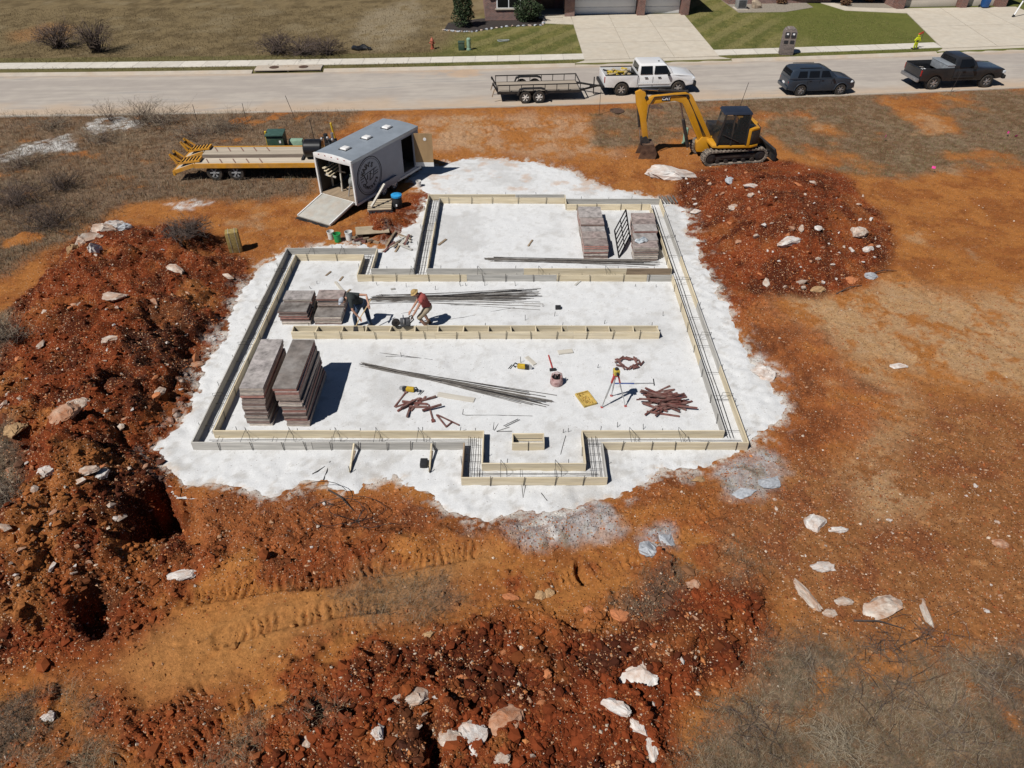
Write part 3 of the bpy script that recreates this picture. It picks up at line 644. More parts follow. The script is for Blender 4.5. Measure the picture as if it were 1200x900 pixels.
# brick mailbox with two boxes
x, y = G(920, 65); t = small('mailbox_pillar', 'stone and brick mailbox pillar with two black boxes and arched top', 'mailbox', x, y, .09, R(-8))
Mst = brick_mat('grey_stone', (.26, .20, .175), (.15, .115, .105), (.34, .31, .28))
q = MB(); pr = [(-.45, 0), (.45, 0), (.43, 1.45), (.36, 1.6), (.2, 1.7), (0, 1.73), (-.2, 1.7), (-.36, 1.6), (-.43, 1.45)]; q.prism(pr, -.32, .32, 'y'); q.build('pillar', Mst, t, bevel=.03)
for sx in (-.2, .2):
    q = MB(); q.box((sx, -.31, 1.3), (.3, .12, .34)); bxo = q.build('mail_door', pm('black_metal', (.03, .03, .035), .4), t, bevel=.03)
    q = MB(); q.box((sx, -.315, .85), (.27, .05, .2)); q.build('paper_slot', Mdark, t)
    q = MB(); q.box((sx, -.378, 1.36), (.13, .01, .1)); q.build('plate', Mwhite, bxo)
# yellow child-shaped slow sign
x, y = G(1071, 59); t = small('caution_figure', 'bright yellow child shaped caution figure holding a red flag', 'sign', x, y, .12, R(15))
My = pm('safety_yellow', (.62, .68, .02), .5, 0, .05); Mr = pm('flag_red', (.5, .06, .03), .6)
q = MB(); q.prism([(-.14, 0), (-.04, 0), (-.02, .28), (.02, .28), (.08, 0), (.18, 0), (.14, .35), (.17, .6), (.28, .45), (.33, .5), (.18, .75), (-.08, .75), (-.24, .55), (-.19, .5), (-.11, .58), (-.13, .35)], -.03, .03, 'y'); q.ell((.05, 0, .86), (.11, .04, .12)); q.build('figure', My, t, bevel=.012)
q = MB(); q.ell((.06, 0, .95), (.13, .06, .07)); q.build('cap', Mr, t, smooth=True); q = MB(); q.box((.02, -.035, .5), (.18, .012, .1)); q.build('sign_band', Mdark, t)
q = MB(); q.box((.02, 0, .015), (.5, .3, .03)); q.build('base', Mdark, t)
q = MB(); q.cyl((.3, 0, .4), (.34, 0, 1.15), .012); q.build('flag_staff', Mdark, t); q = MB(); q.prism([(.34, 1.12), (.1, 1.06), (.12, .96), (.33, .95)], -.006, .006, 'y'); q.build('flag', Mr, t)
# blue wheeled bin
x, y = G(1152, 11); t = small('wheeled_bin', 'blue wheeled recycling bin standing by the beige garage door', 'bin', x, y, .128, R(5))
Mblue = pm('blue_plastic', (.02, .085, .26), .45)
q = MB(); q.box((0, 0, .52), (.46, .5, .9), top=(1.25, 1.25)); q.build('body', Mblue, t, bevel=.03); q = MB(); q.box((0, 0, 1.0), (.64, .72, .07)); q.build('lid', Mblue, t, bevel=.03)
q = MB(); q.cyl((-.3, .38, .98), (.3, .38, .98), .02); q.build('handle', Mblue, t)
for sx in (-.26, .26): q = MB(); q.cyl((sx - .03, .25, .1), (sx + .03, .25, .1), .1, n=14); q.build('wheel', Mdark, t)
# leaning white post at right
x, y = G(1186, 22); t = small('sign_post', 'white leaning post with black band beside the right driveway', 'post', x, y)
q = MB(); q.cyl((0, 0, 0), (.5, .1, 1.6), .06, n=10); q.build('pole', Mwhite, t); q = MB(); q.cyl((-.02, 0, -.02), (.06, .02, .2), .09, n=10); q.build('base', Mdark, t); q = MB(); q.cyl((.38, .075, 1.2), (.44, .088, 1.4), .066, n=10); q.build('band', Mdark, t)
# air conditioner
x, y = G(867, 12); t = small('air_conditioner', 'grey air conditioner unit on a pad by the gravel bed', 'air conditioner', x, y, .09, R(4))
q = MB(); q.box((0, 0, .04), (1.0, 1.0, .08)); q.build('pad', Mconc, t); q = MB(); q.box((0, 0, .46), (.75, .75, .75)); cab_ = q.build('cabinet', pm('grey_metal', (.30, .30, .30), .5), t, bevel=.02)
for k in range(7): q = MB(); q.box((0, -.385, .2 + .085 * k), (.62, .02, .03)); q.build('louvre', Mdark, cab_)
q = MB(); q.lathe([(.3, 0), (.3, .03), (.1, .04)], (0, 0, .84), n=16); q.build('fan_grille', Mdark, t)
x, y = G(885, 11)
tag(MB().ell((0, 0, .3), (.45, .3, .42), 9, 6).warp(lambda a, b, c: (a + .08 * math.sin(7 * c), b + .05 * math.sin(9 * a), c + .05 * math.sin(5 * a + 3))).build('landscape_boulder', pm('tan_stone', (.42, .33, .24), .9, 0, .25, 5, .4), loc=(x, y, .05)), 'upright tan landscape boulder beside the air conditioner', 'boulder')
# cast iron manhole lids by the road verge
for (px, py), lb in (((723, 131), 'round iron manhole lid in the verge behind the white pickup'), ((769, 126), 'round iron manhole lid in the verge beneath the raised digger arm'), ((808, 124), 'round iron manhole lid in the verge beside the digger cab')):
    x, y = G(px, py); tag(MB().lathe([(.42, -.02), (.42, .025), (.38, .035), (.33, .03), (.1, .032)], n=22).build('manhole_lid', pm('rusty_iron', (.14, .085, .06), .75, .5, .3, 12), loc=(x, y, max(zat(x, y), 0))), lb, 'manhole')
# black lump of tarp on the field, ring on the lawn
x, y = G(424, 60)
tag(MB().ell((0, 0, .1), (.75, .3, .2), 14, 7).warp(lambda a, b, c: (a, b + .1 * math.sin(6 * a), max(0, c + .07 * math.sin(9 * a + 5 * b)))).build('black_tarp', pm('black_plastic', (.015, .015, .016), .35, 0, .3, 8), loc=(x, y, .09)), 'crumpled black plastic tarp lying on the dry field grass', 'tarp')
x, y = G(590, 50)
tag(MB().tube([(.42 * math.cos(a * .35), .2 * math.sin(a * .35), .06 + .02 * math.sin(a)) for a in range(17)], .035, 6).build('garden_hose', pm('grey_hose', (.3, .32, .31), .5), loc=(x, y, .09)), 'small coil of grey hose lying on the mown lawn', 'hose')
# ================================================================== FOOTING FORMS
FT = .29                                                        # top of the form boards
Mfresh = pm('fresh_lumber', (.66, .54, .35), .75, 0, .14, 3.0, .15, stretch=(.35, 5, 5), rnd=.14, c2=(.70, .60, .42), dust=(.52, .49, .44), damt=.25)
Mgrey = pm('weathered_lumber', (.47, .45, .41), .85, 0, .2, 3.0, .2, stretch=(.35, 6, 6), rnd=.15)
Mbrownb = pm('old_brown_lumber', (.30, .22, .145), .85, 0, .25, 3.0, .2, stretch=(.35, 6, 6), rnd=.2)
Msteel = pm('dark_rebar', (.055, .05, .048), .6, .4, .3, 12, rnd=.2)
Mrust = pm('rusty_steel', (.13, .06, .045), .75, .2, .35, 9, rnd=.3)
BT = .038
def board(parent, a, b, mat_, top=FT, hgt=.286, th=BT, name='board', skew=0.0):
    A = Vector(a); B = Vector(b); L = (B - A).length; rz = math.atan2(B.y - A.y, B.x - A.x)
    mb = MB(); mb.box((0, 0, 0), (L, th, hgt)); o = mb.build(name, mat_, parent, bevel=.004, seg=1)
    o.location = ((A.x + B.x) / 2, (A.y + B.y) / 2, top - hgt / 2); o.rotation_euler = (0, 0, rz + skew)
    return o
def run(parent, a, b, out, mats, spacing=.95, stakes=True, cap=3.6):
    """line of end-to-end boards a->b; 'out' = outward unit side for the stakes"""
    A = Vector(a); B = Vector(b); L = (B - A).length; d = (B - A) / L; s = 0; k = random.random() * 1.5
    while s < L - .01:
        l = min(cap + random.uniform(-.5, .6), L - s)
        if L - s - l < .8: l = L - s
        p = A + d * (s + .003); q = A + d * (s + l - .003); j = random.uniform(-.006, .006)
        board(parent, (p.x, p.y + j * abs(d.x)), (q.x, q.y + j * abs(d.x)), random.choices([Mfresh, Mgrey, Mbrownb], mats)[0], FT + random.uniform(-.008, .008))
        s += l
    if stakes:
        s = .4 + random.random() * .4; o = Vector(out)
        while s < L - .15:
            p = A + d * s + o * (BT / 2 + .014); lean = random.uniform(-.05, .05)
            mb = MB(); mb.cyl((p.x, p.y, -.12), (p.x + d.x * lean + o.x * .02, p.y + d.y * lean + o.y * .02, FT + random.uniform(.03, .12)), .009, n=6); mb.build('stake', Msteel, parent)
            s += spacing * random.uniform(.8, 1.25)
def ties(parent, a, b, wv, spacing=1.35, ph=.5):
    """bent wire hoops that hold the two board lines apart"""
    A = Vector(a); B = Vector(b); W_ = Vector(wv); L = (B - A).length; d = (B - A) / L; s = ph
    while s < L - .2:
        p = A + d * s; q = p + W_; k = d * .16
        mb = MB(); o = W_.normalized() * .03
        mb.tube([(p.x - o.x, p.y - o.y, .1), (p.x - o.x, p.y - o.y, FT + .1), (p.x + W_.x * .4 + k.x, p.y + W_.y * .4 + k.y, FT + .02), (p.x + W_.x * .45 + k.x, p.y + W_.y * .45 + k.y, .08)], .007, 5)
        mb.tube([(p.x, p.y, FT + .012), (q.x, q.y, FT + .012)], .006, 5)
        mb.build('tie_hoop', Msteel, parent); s += spacing * random.uniform(.85, 1.15)
def cage(label, a, b, wv, n=3, off=(.28, .5, .72), tie=.9, ends=0.1):
    """lengthwise reinforcing bars on chairs with cross bars"""
    A = Vector(a); B = Vector(b); W_ = Vector(wv); L = (B - A).length; d = (B - A) / L
    t = thing('rebar_mat', label, 'rebar', (A.x, A.y, 0))
    for f in off[:n]:
        p = A + W_ * f - A; pts = [(p.x + d.x * q + .008 * math.sin(q * 2 + f * 9), p.y + d.y * q + .008 * math.cos(q * 1.7 + f * 5), .10 + .01 * math.sin(q)) for q in np.linspace(ends, L - ends, max(3, int(L / .8)))]
        MB().tube(pts, .0085, 5).build('bar', Msteel, t)
    s = .35
    while s < L - .2:
        p = W_ * .1 + d * s; q = W_ * .9 + d * s; MB().tube([(p.x, p.y, .122), (q.x, q.y, .122)], .006, 5).build('cross_bar', Msteel, t)
        s += tie * random.uniform(.8, 1.2)
    return t
def form(label, lines):
    t = thing('footing_form', label, 'concrete form')
    for f in lines: f(t)
    return t
FW = (1, .12, .02); GW_ = (.12, 1, .03); MX = (1, .7, .05)
W0, W1, S0, S1, E0, E1 = -8.85, -8.40, 14.40, 14.87, 6.53, 5.97
hb = BT / 2
form('long timber footing form of two board lines down the west side', [
    lambda t: run(t, (W0, S0 + hb), (W0, 25.34 - hb), (-1, 0), (.25, 1, .6), 1.4), lambda t: run(t, (W1, S1 - hb), (W1, 24.86 + hb), (1, 0), (1, .1, 0), 1.2),
    lambda t: ties(t, (W0, S1), (W0, 24.8), (W1 - W0, 0), 2.4, 1.5)])
form('grey and yellow timber footing form along the south side west of the bay', [
    lambda t: run(t, (W0 - hb, S0), (-1.32 + hb, S0), (0, -1), (.1, 1, 0), .75), lambda t: run(t, (W1 - hb, S1), (-.80 + hb, S1), (0, 1), (1, 0, 0), 1.6),
    lambda t: ties(t, (W1, S1), (-1.3, S1), (0, S0 - S1), 1.32, .9)])
form('timber footing form around the small square bay on the south side', [
    lambda t: run(t, (-1.32, 13.08 + hb), (-1.32, S0 - hb), (-1, 0), (.3, 1, .3), 3), lambda t: run(t, (-.80, 13.60 + hb), (-.80, S1 - hb), (1, 0), (1, .2, 0), 3),
    lambda t: run(t, (-1.32 - hb, 13.08), (2.49 + hb, 13.08), (0, -1), (1, .3, 0), .75), lambda t: run(t, (-.80 - hb, 13.60), (1.97 + hb, 13.60), (0, 1), (1, 0, 0), 1.5),
    lambda t: run(t, (2.49, 13.08 + hb), (2.49, S0 - hb), (1, 0), (.5, 1, 0), 3), lambda t: run(t, (1.97, 13.60 + hb), (1.97, S1 - hb), (-1, 0), (1, .4, 0), 3),
    lambda t: ties(t, (-.7, 13.60), (2.0, 13.60), (0, -.52), 1.3, .4)])
form('yellow timber footing form along the south side east of the bay', [
    lambda t: run(t, (2.49 - hb, S0), (E0 + hb, S0), (0, -1), (1, .15, 0), .7), lambda t: run(t, (1.97 - hb, S1), (E1 + hb, S1), (0, 1), (1, 0, 0), 1.8),
    lambda t: ties(t, (2.4, S1), (E1, S1), (0, S0 - S1), 1.6, .9)])
form('very long timber footing form down the east side', [
    lambda t: run(t, (E0, S0 + hb), (E0, 29.80 - hb), (1, 0), (.9, .5, 0), 1.5), lambda t: run(t, (E1, S1 - hb), (E1, 23.32), (-1, 0), (1, .1, 0), 1.1), lambda t: run(t, (E1 + .04, 23.78), (E1 + .04, 29.25 + hb), (-1, 0), (1, .1, 0), 1.3),
    lambda t: ties(t, (E0, S1), (E0, 29), (E1 - E0, 0), 3.2, 1.5)])
form('grey timber footing form at the north west corner by the buckets', [
    lambda t: run(t, (W0 - hb, 25.34), (-5.30 + hb, 25.34), (0, 1), (.2, 1, 0), 1.2), lambda t: run(t, (W1 - hb, 24.86), (-5.75 + hb, 24.86), (0, -1), (1, .2, 0), 1.2),
    lambda t: run(t, (-5.30, 23.78 + hb), (-5.30, 25.34 - hb), (1, 0), (1, .8, 0), 2), lambda t: run(t, (-5.75, 23.32 + hb), (-5.75, 24.86 - hb), (-1, 0), (1, .3, 0), 2),
    lambda t: ties(t, (W1, 25.34), (-5.8, 25.34), (0, -.48), 1.3, .5)])
form('long timber footing form across the middle between the two rooms', [
    lambda t: run(t, (-5.75 - hb, 23.32), (E1 + hb, 23.32), (0, -1), (1, .35, .12), 1.0), lambda t: run(t, (-5.30 - hb, 23.78), (-3.71 + hb, 23.78), (0, 1), (.2, 1, 0), 1.2),
    lambda t: run(t, (-3.20 - hb, 23.78), (E1 + hb, 23.78), (0, 1), (1, .25, .05), 1.2), lambda t: ties(t, (-4.2, 23.78), (5.5, 23.78), (0, -.46), 2.4, .4)])
form('timber footing form on the west side of the rear room', [
    lambda t: run(t, (-3.71, 23.78 + hb), (-3.71, 30.22 - hb), (-1, 0), (1, .4, .2), 1.6), lambda t: run(t, (-3.20, 23.78 + hb), (-3.20, 29.90 - hb), (1, 0), (1, .4, .1), 1.6)])
form('timber footing form across the far north side of the rear room', [
    lambda t: run(t, (-3.71 - hb, 30.25), (2.34, 30.25), (0, 1), (1, .6, 0), 1.1), lambda t: run(t, (-3.20 - hb, 29.90), (2.34, 29.90), (0, -1), (1, .1, 0), 1.0),
    lambda t: run(t, (2.38, 29.80), (E0 + hb, 29.80), (0, 1), (.2, 1, 0), 1.1), lambda t: run(t, (2.38, 29.25), (E1 + hb, 29.25), (0, -1), (1, .1, 0), 1.0), lambda t: run(t, (2.36, 29.28), (2.36, 30.22), (1, 0), (1, .5, 0), 3, False)])
# rebar lying in the footings
cage('rebar laid in the west side footing form', (W0, 14.9), (W0, 25.0), (W1 - W0, 0), tie=1.1, off=(.55, .7, .85))
cage('rebar laid in the south footing form west of the bay', (W1 - .2, S0), (-.9, S0), (0, S1 - S0), 2, (.35, .62), 1.4)
cage('rebar laid in the footing form at the west leg of the bay', (-1.32, 13.2), (-1.32, 14.8), (.52, 0), 3, (.3, .5, .75), .33, 0)
cage('rebar laid in the footing form at the front of the bay', (-1.2, 13.08), (2.4, 13.08), (0, .52), 2, (.35, .6), 1.0)
cage('rebar laid in the footing form at the east leg of the bay', (1.97, 13.2), (1.97, 14.8), (.52, 0), 3, (.3, .5, .75), .33, 0)
cage('rebar laid in the south footing form east of the bay', (2.0, S0), (E0, S0), (0, S1 - S0), 2, (.35, .62), 1.3)
cage('rebar laid in the long east side footing form', (E1, 14.7), (E1, 29.6), (E0 - E1, 0), 3, (.16, .32, .5), 1.5)
cage('rebar laid in the footing form at the north west corner', (W1, 24.86), (-5.4, 24.86), (0, .48), 2, (.35, .65), 1.2)
cage('rebar laid in the short footing form leg by the lumber scraps', (-5.75, 23.4), (-5.75, 25.2), (.45, 0), 3, (.3, .5, .75), .4)
cage('rebar laid in the footing form across the middle', (-5.6, 23.32), (E1, 23.32), (0, .46), 2, (.35, .65), 1.3)
cage('rebar laid in the footing form west of the rear room', (-3.71, 23.4), (-3.71, 30.1), (.51, 0), 3, (.35, .55, .75), .55)
cage('rebar laid in the footing form across the far north side', (-3.6, 29.92), (2.3, 29.92), (0, .33), 2, (.35, .65), 1.3)
# ladder-like beam form with spreaders
t = thing('beam_form', 'narrow timber beam form with many spreader blocks beside the two workers', 'concrete form')
xa, xb = -7.35, 4.92
run(t, (xa, 20.02), (xb, 20.02), (0, 1), (1, 0, 0), 2.5, True, 4.4); run(t, (xa, 19.66), (xb, 19.66), (0, -1), (1, .05, 0), .95, True, 4.4)
nsp = 16
for i in range(nsp):
    x = xa + .03 + (xb - xa - .06) * i / (nsp - 1) + (random.uniform(-.04, .04) if 0 < i < nsp - 1 else 0)
    board(t, (x, 19.66 + hb + .002), (x + random.uniform(-.03, .03), 20.02 - hb - .002), Mfresh, FT - .004, .27, .038, 'spreader')
# little square box form
t = thing('box_form', 'small square timber box form inside the bay', 'concrete form')
for a, b in (((0, 14.38), (.9, 14.38)), ((0, 14.75), (.9, 14.75))): board(t, a, b, Mfresh)
for x in (.02, .88): board(t, (x, 14.38 + hb + .001), (x, 14.75 - hb - .001), Mfresh)
MB().tube([(.06, 14.62, .22), (.84, 14.62, .22)], .008, 5).build('bar', Msteel, t); MB().cyl((.45, 14.35, -.1), (.45, 14.35, .36), .009, n=6).build('stake', Msteel, t)
# kickers: short boards bracing the south form
for (px, py, q), lb in (((418, 521, .9), 'triangular timber kicker brace propping the south form near the loose rebar'), ((507, 523, .9), 'triangular timber kicker brace propping the south form beside the black block')):
    x, _ = G(px, py); t = thing('kicker_brace', lb, 'brace', (x, S0 - hb - .006, 0))
    MB().bar((0, -.01, .25), (.0, -.85, .03), .04, .085).build('strut', Mfresh, t); MB().cyl((0.02, -.88, -.1), (.0, -.86, .25), .012, n=6).build('stake', Msteel, t)
    MB().bar((0.0, -.03, .012), (.0, -.83, .012), .04, .04).build('foot', Mbrownb, t)

# ================================================================== FORM PANELS IN STACKS
Mply = [pm('panel_ply_grey', (.34, .305, .29), .8, 0, .42, 5, .2, rnd=.25, dust=(.40, .37, .34), damt=.5), pm('panel_ply_red', (.31, .245, .225), .8, 0, .42, 5, .2, rnd=.25, dust=(.40, .36, .32), damt=.45), pm('panel_ply_dark', (.21, .18, .16), .8, 0, .3, 4, .2, rnd=.3, dust=(.33, .31, .29), damt=.5)]
Medge = pm('panel_edge', (.46, .36, .30), .85, 0, .35, 7, .3, rnd=.35, stretch=(1, 1, 6))
Medges = [Medge, pm('panel_edge_red', (.42, .21, .17), .85, 0, .35, 7, .3, rnd=.35, stretch=(1, 1, 6)), pm('panel_edge_pale', (.60, .52, .44), .85, 0, .35, 7, .3, rnd=.3, stretch=(1, 1, 6)), pm('panel_edge_dark', (.24, .165, .14), .85, 0, .35, 7, .3, rnd=.3, stretch=(1, 1, 6))]
def make_panel(name, L, W_, T):
    me = {}
    mb = MB(); mb.box((0, 0, T - .01), (W_, L, .02)); a = mb
    fr = MB()
    fr.box((0, L / 2 - .02, T / 2 - .01), (W_, .04, T - .021)); fr.box((0, -L / 2 + .02, T / 2 - .01), (W_, .04, T - .021))
    for sx in (-1, 1): fr.box((sx * (W_ / 2 - .02), 0, T / 2 - .01), (.04, L - .082, T - .021))
    fr.box((0, 0, T / 2 - .01), (W_ - .082, .04, T - .025))
    return a, fr
def stack(label, group, cx, cy, L, W_, T, n, rz=0, jit=.03, drift=(0, 0), z0=0.0, tilt=0):
    face, fr = make_panel('p', L, W_, T); fm = []; 
    for k in range(n):
        z = z0 + k * (T + .006)
        if k == 0:
            for mt in Mply: o_ = face.build('face_sheet', mt); fm.append(o_.data); bpy.data.objects.remove(o_)
            frm = []
            for mt in Medges: o_ = fr.build('frame', mt); frm.append(o_.data); bpy.data.objects.remove(o_)
        t = thing('plywood_form', ('topmost ' + label) if k == n - 1 and n > 3 else ('lowest ' + label) if k == 0 and n > 3 else label, 'plywood form', (cx + drift[0] * k + random.uniform(-jit, jit), cy + drift[1] * k + random.uniform(-jit, jit), z), rz + random.uniform(-.015, .015), group)
        link('face_sheet', random.choice(fm), t); link('frame', random.choice(frm), t)
stack('long reddish plywood form in the tall stack right by the west form', 'long panels, tall stack nearest the west form', -7.27, 16.5, 2.3, .66, .105, 13, 0, .03, (.002, 0))
stack('long reddish plywood form in the tall stack with the big open shadow', 'long panels, second tall stack', -6.13, 16.5, 2.3, .66, .105, 13, 0, .03, (-.012, 0))
for j, n in enumerate((7, 7, 6, 7, 7, 6)):
    stack('short grey plywood form in the low row beside the open rear room gravel', 'short panels in the low rear row beside the open gravel', 3.27, 25.3 + .6 * j, .57, .95, .078, n, 0, .015)
for j, n in enumerate((7, 7, 8, 7, 7)):
    stack('short grey plywood form in the low row behind the leaning black frame', 'short panels in the low row behind the leaning frame', 5.2 + .06 * j, 25.15 + .6 * j, .57, .93, .078, n, 0, .015)
stack('short grey plywood form in the front of the low pile by the west form', 'short panels, front of the pile by the west form', -7.42, 20.75, .57, .98, .078, 7, 0, .035)
stack('short grey plywood form in the back of the low pile by the west form', 'short panels, back of the pile by the west form', -7.38, 21.36, .57, .98, .078, 8, 0, .03)
stack('short reddish plywood form in the low pile beside the dark shirted worker', 'short panels, front of the pile beside the worker', -6.32, 20.8, .57, .92, .078, 4, 0, .03)
stack('short grey plywood form in the higher pile beside the dark shirted worker', 'short panels, back of the pile beside the worker', -6.3, 21.42, .57, .92, .078, 8, 0, .03)
# leaning black steel frame
t = thing('steel_gate', 'black steel slatted gate leaning beside the low row of plywood forms', 'gate', (4.53, 25.96, 0), R(70))
Mblk = pm('black_steel', (.02, .02, .022), .5, .3, .2, 8)
lean = -math.tan(R(14))
def fp(u, v): return (u, -lean * v, v)
for u in (-.95, .95): MB().bar(fp(u, .03), fp(u, 1.15), .045, .045).build('upright', Mblk, t)
for v in (.03, 1.15): MB().bar(fp(-.95, v), fp(.95, v), .04, .04).build('rail', Mblk, t)
for i in range(5):
    v = .21 + .185 * i; MB().bar(fp(-.93, v), fp(.93, v), .035, .035).build('slat', Mblk, t)
MB().bar(fp(0, .05), fp(0, 1.13), .03, .03).build('upright', Mblk, t)
t = MB().ell((0, 0, .06), (.26, .18, .1), 14, 8).warp(lambda a, b, c: (a + .05 * math.sin(14 * b), b + .04 * math.sin(12 * a), max(0, c + .03 * math.sin(20 * a + 7 * b))))
tag(t.build('crumpled_jacket', pm('blue_cloth', (.25, .33, .46), .9, 0, .5, 8, c2=(.62, .66, .72)), smooth=True, loc=(5.05, 25.35, 7 * .08 + .005)), 'crumpled pale blue jacket dropped on the low panel row', 'jacket')

# ================================================================== LOOSE BARS, STAKES, LUMBER
Mbar = pm('grey_rebar', (.20, .18, .16), .6, .2, .3, 10, rnd=.35)
def bundle(label, a, b, n, spread, fan, r=.0095, z=.01, sag=0):
    A = Vector(a); B = Vector(b); d = (B - A); L = d.length; d /= L; c = Vector((-d.y, d.x)); t = thing('rebar_bundle', label, 'rebar', (A.x, A.y, z))
    for i in range(n):
        o0 = random.gauss(0, spread * .5); o1 = random.gauss(0, fan * .5); s0 = random.uniform(-.1, .35); s1 = L + random.uniform(-.9, .1) * min(1, L / 4)
        lay = .012 * random.choice((0, 0, 1, 1, 2, 3)) + .01; m_ = (o0 + o1) / 2 + random.uniform(-.03, .03)
        pts = [d * s0 + c * o0, d * (s0 * .5 + s1 * .5) + c * m_, d * s1 + c * o1]
        MB().tube([(p.x, p.y, lay) for p in pts], r, 5).build('bar', random.choice((Mbar, Msteel, Mbar, Mbar)), t)
    return t
bundle('long bundle of straight rebar lying by the tall stacks', G(425, 428), G(645, 473), 26, .1, .34)
bundle('fanned bundle of rebar lying behind the two workers', G(432, 351), G(632, 347), 42, .22, .62, .008)
bundle('long bundle of rebar lying in the rear room by the middle form', G(570, 304), G(775, 309), 32, .12, .3)
def rod(label, pts, r=.009, mat_=None, z=.016):
    P = [G(*p) for p in pts]; a = P[0]
    return tag(MB().tube([(p[0] - a[0], p[1] - a[1], 0) for p in P], r, 5).build('rebar_rod', mat_ or Msteel, loc=(a[0], a[1], z)), label, 'rebar')
rod('thin rebar rod bent up at one end near the box form', [(543, 480), (542, 486), (546, 487), (580, 487), (624, 488)])
rod('pair member rod lying on gravel by the long bundle tip', [(445, 414), (470, 417), (507, 422)])
rod('slightly curved rod on gravel beside the long bundle', [(452, 418), (480, 419), (500, 421)])
rod('thin rod on gravel behind the red shirted worker', [(525, 375), (545, 372), (560, 369)])
rod('thin rod lying in the shade line of the dark shirted worker', [(470, 368), (480, 366), (492, 362)])
rod('short rod by the small box form east side', [(657, 533), (660, 521), (663, 511)])
rod('short dark rod outside the south form beside the long one', [(366, 556), (373, 552), (381, 547)], .014)
rod('long dark rod outside the south form pointing at it', [(379, 563), (383, 553), (387, 541)], .014)
rod('short curved rod below the bay form', [(634, 578), (638, 583), (641, 587)]); rod('bent stirrup rod standing out below the bay form', [(611, 562), (613, 584), (616, 568), (612, 561)])
rod('rod lying by the far side of the beam form', [(575, 366), (590, 363), (603, 361)], .008)
rod('thin rod across gravel north of the beam form', [(528, 358), (570, 357), (600, 356)], .006)
for i, (a, b) in enumerate((((578, 504), (579, 495)), ((579, 505), (584, 497)), ((582, 506), (597, 501)), ((582, 506.5), (600, 506)), ((590, 500), (607, 492)), ((592, 501), (609, 493)))):
    tag(MB().tube([(0, 0, 0), (G(*b)[0] - G(*a)[0], G(*b)[1] - G(*a)[1], .01 if i > 3 else .0)], .008, 5).build('short_rod', Msteel, loc=(*G(*a), .014 + .004 * i)), 'short dark steel rod in the scatter between box form and bay wall', 'rebar', 'short rods scattered by the box form')
def plank(label, a, b, wd, mat_, z=0.0, th=.038, name='plank', zl=None):
    A = Vector(G(*a)); B = Vector(G(*b)); L = (B - A).length; c = (A + B) / 2
    return tag(MB().box((0, 0, th / 2), (L, wd, th)).build(name, mat_, loc=(c.x, c.y, z + .012), rz=math.atan2(B.y - A.y, B.x - A.x), bevel=.004, seg=1), label, 'plank')
Mdusty = pm('dusty_lumber', (.54, .50, .43), .85, 0, .12, 3, .1, stretch=(.4, 5, 5))
plank('dusty pale plank lying beside the yellow drill case', (513, 463), (556, 470), .2, Mdusty)
plank('short pale plank lying by the red crowbar', (654, 414), (671, 412), .2, Mdusty); plank('short tilted pale plank by the yellow power tool', (617, 419), (627, 428), .14, Mdusty)
plank('thin dark offcut near the top of the beam form', (398, 330), (402, 325), .07, Mbrownb); plank('small dark offcut in front of the west form', (382, 324), (388, 319), .07, Mbrownb); plank('small dark offcut by the grey short form leg', (407, 343), (411, 340), .07, Mbrownb)
plank('small brown offcut lying in the rear room by its west form', (514, 288), (523, 281), .1, Mbrownb); plank('small brown offcut lying in the middle of the rear room', (619, 289), (624, 282), .07, Mbrownb)
plank('small grey offcut south of the middle form', (674, 335), (680, 330), .08, Mgrey); plank('tiny grey offcut under the middle form', (458, 340), (463, 339), .08, Mgrey); plank('thin long scrap beside the bundle behind the workers', (393, 331), (406, 347), .1, Mdusty)
tag(MB().box((0, 0, .075), (.2, .25, .15)).build('black_block', Mdark, loc=(*G(497, 545), 0.0), bevel=.02), 'small black block on the gravel outside the south form', 'block')
tag(MB().box((0, 0, .06), (.2, .16, .12)).build('dark_toolbox', Mdark, loc=(*G(654, 362), 0.0), bevel=.02), 'small dark toolbox north of the beam form', 'toolbox')
# piles of rusty form stakes and braces
def pile(name, label, cat, cx, cy, n, L, spread, r, ang0, angs, mat_, layers=5, sq=1.0):
    t = thing(name, label, cat, (cx, cy, 0))
    for i in range(n):
        a = ang0 + random.gauss(0, angs); l = L * random.uniform(.7, 1.1); x = random.gauss(0, spread[0]); y = random.gauss(0, spread[1]); k = .5 * r + r * 2 * layers * random.random() * max(.1, 1 - abs(y) / (2.2 * spread[1] + .01))
        dx, dy = math.cos(a) * l / 2, math.sin(a) * l / 2; dz = random.uniform(-1, 1) * r * 1.5
        MB().bar((x - dx, y - dy, max(r, k + dz)), (x + dx, y + dy, max(r, k - dz)), r * 2, r * 2).build('stake', mat_, t)
    return t
Mpipe = pm('red_primer_steel', (.17, .06, .05), .7, .1, .3, 8, rnd=.35, dust=(.35, .28, .24), damt=.35)
x, y = G(776, 473); pile('stake_pile', 'pile of dark red steel form stakes by the east form', 'stakes', x, y, 40, .95, (.2, .28), .022, 0, .5, Mpipe, 6)
x, y = G(497, 478); pile('brace_pile', 'scattered rusty form braces lying in front of the long bundle', 'braces', x - .2, y, 9, .75, (.25, .14), .028, .6, .9, Mpipe, 3)
t = thing('form_brace', 'rusty A shaped form brace lying by the south form', 'brace', (*G(522, 494), .02))
for a, b in (((-.28, .25), (.05, -.28)), ((-.25, .25), (.42, -.2)), ((.05, -.26), (.2, -.05))): MB().bar((a[0], a[1], .02), (b[0], b[1], .02), .035, .035).build('bar', Mpipe, t)
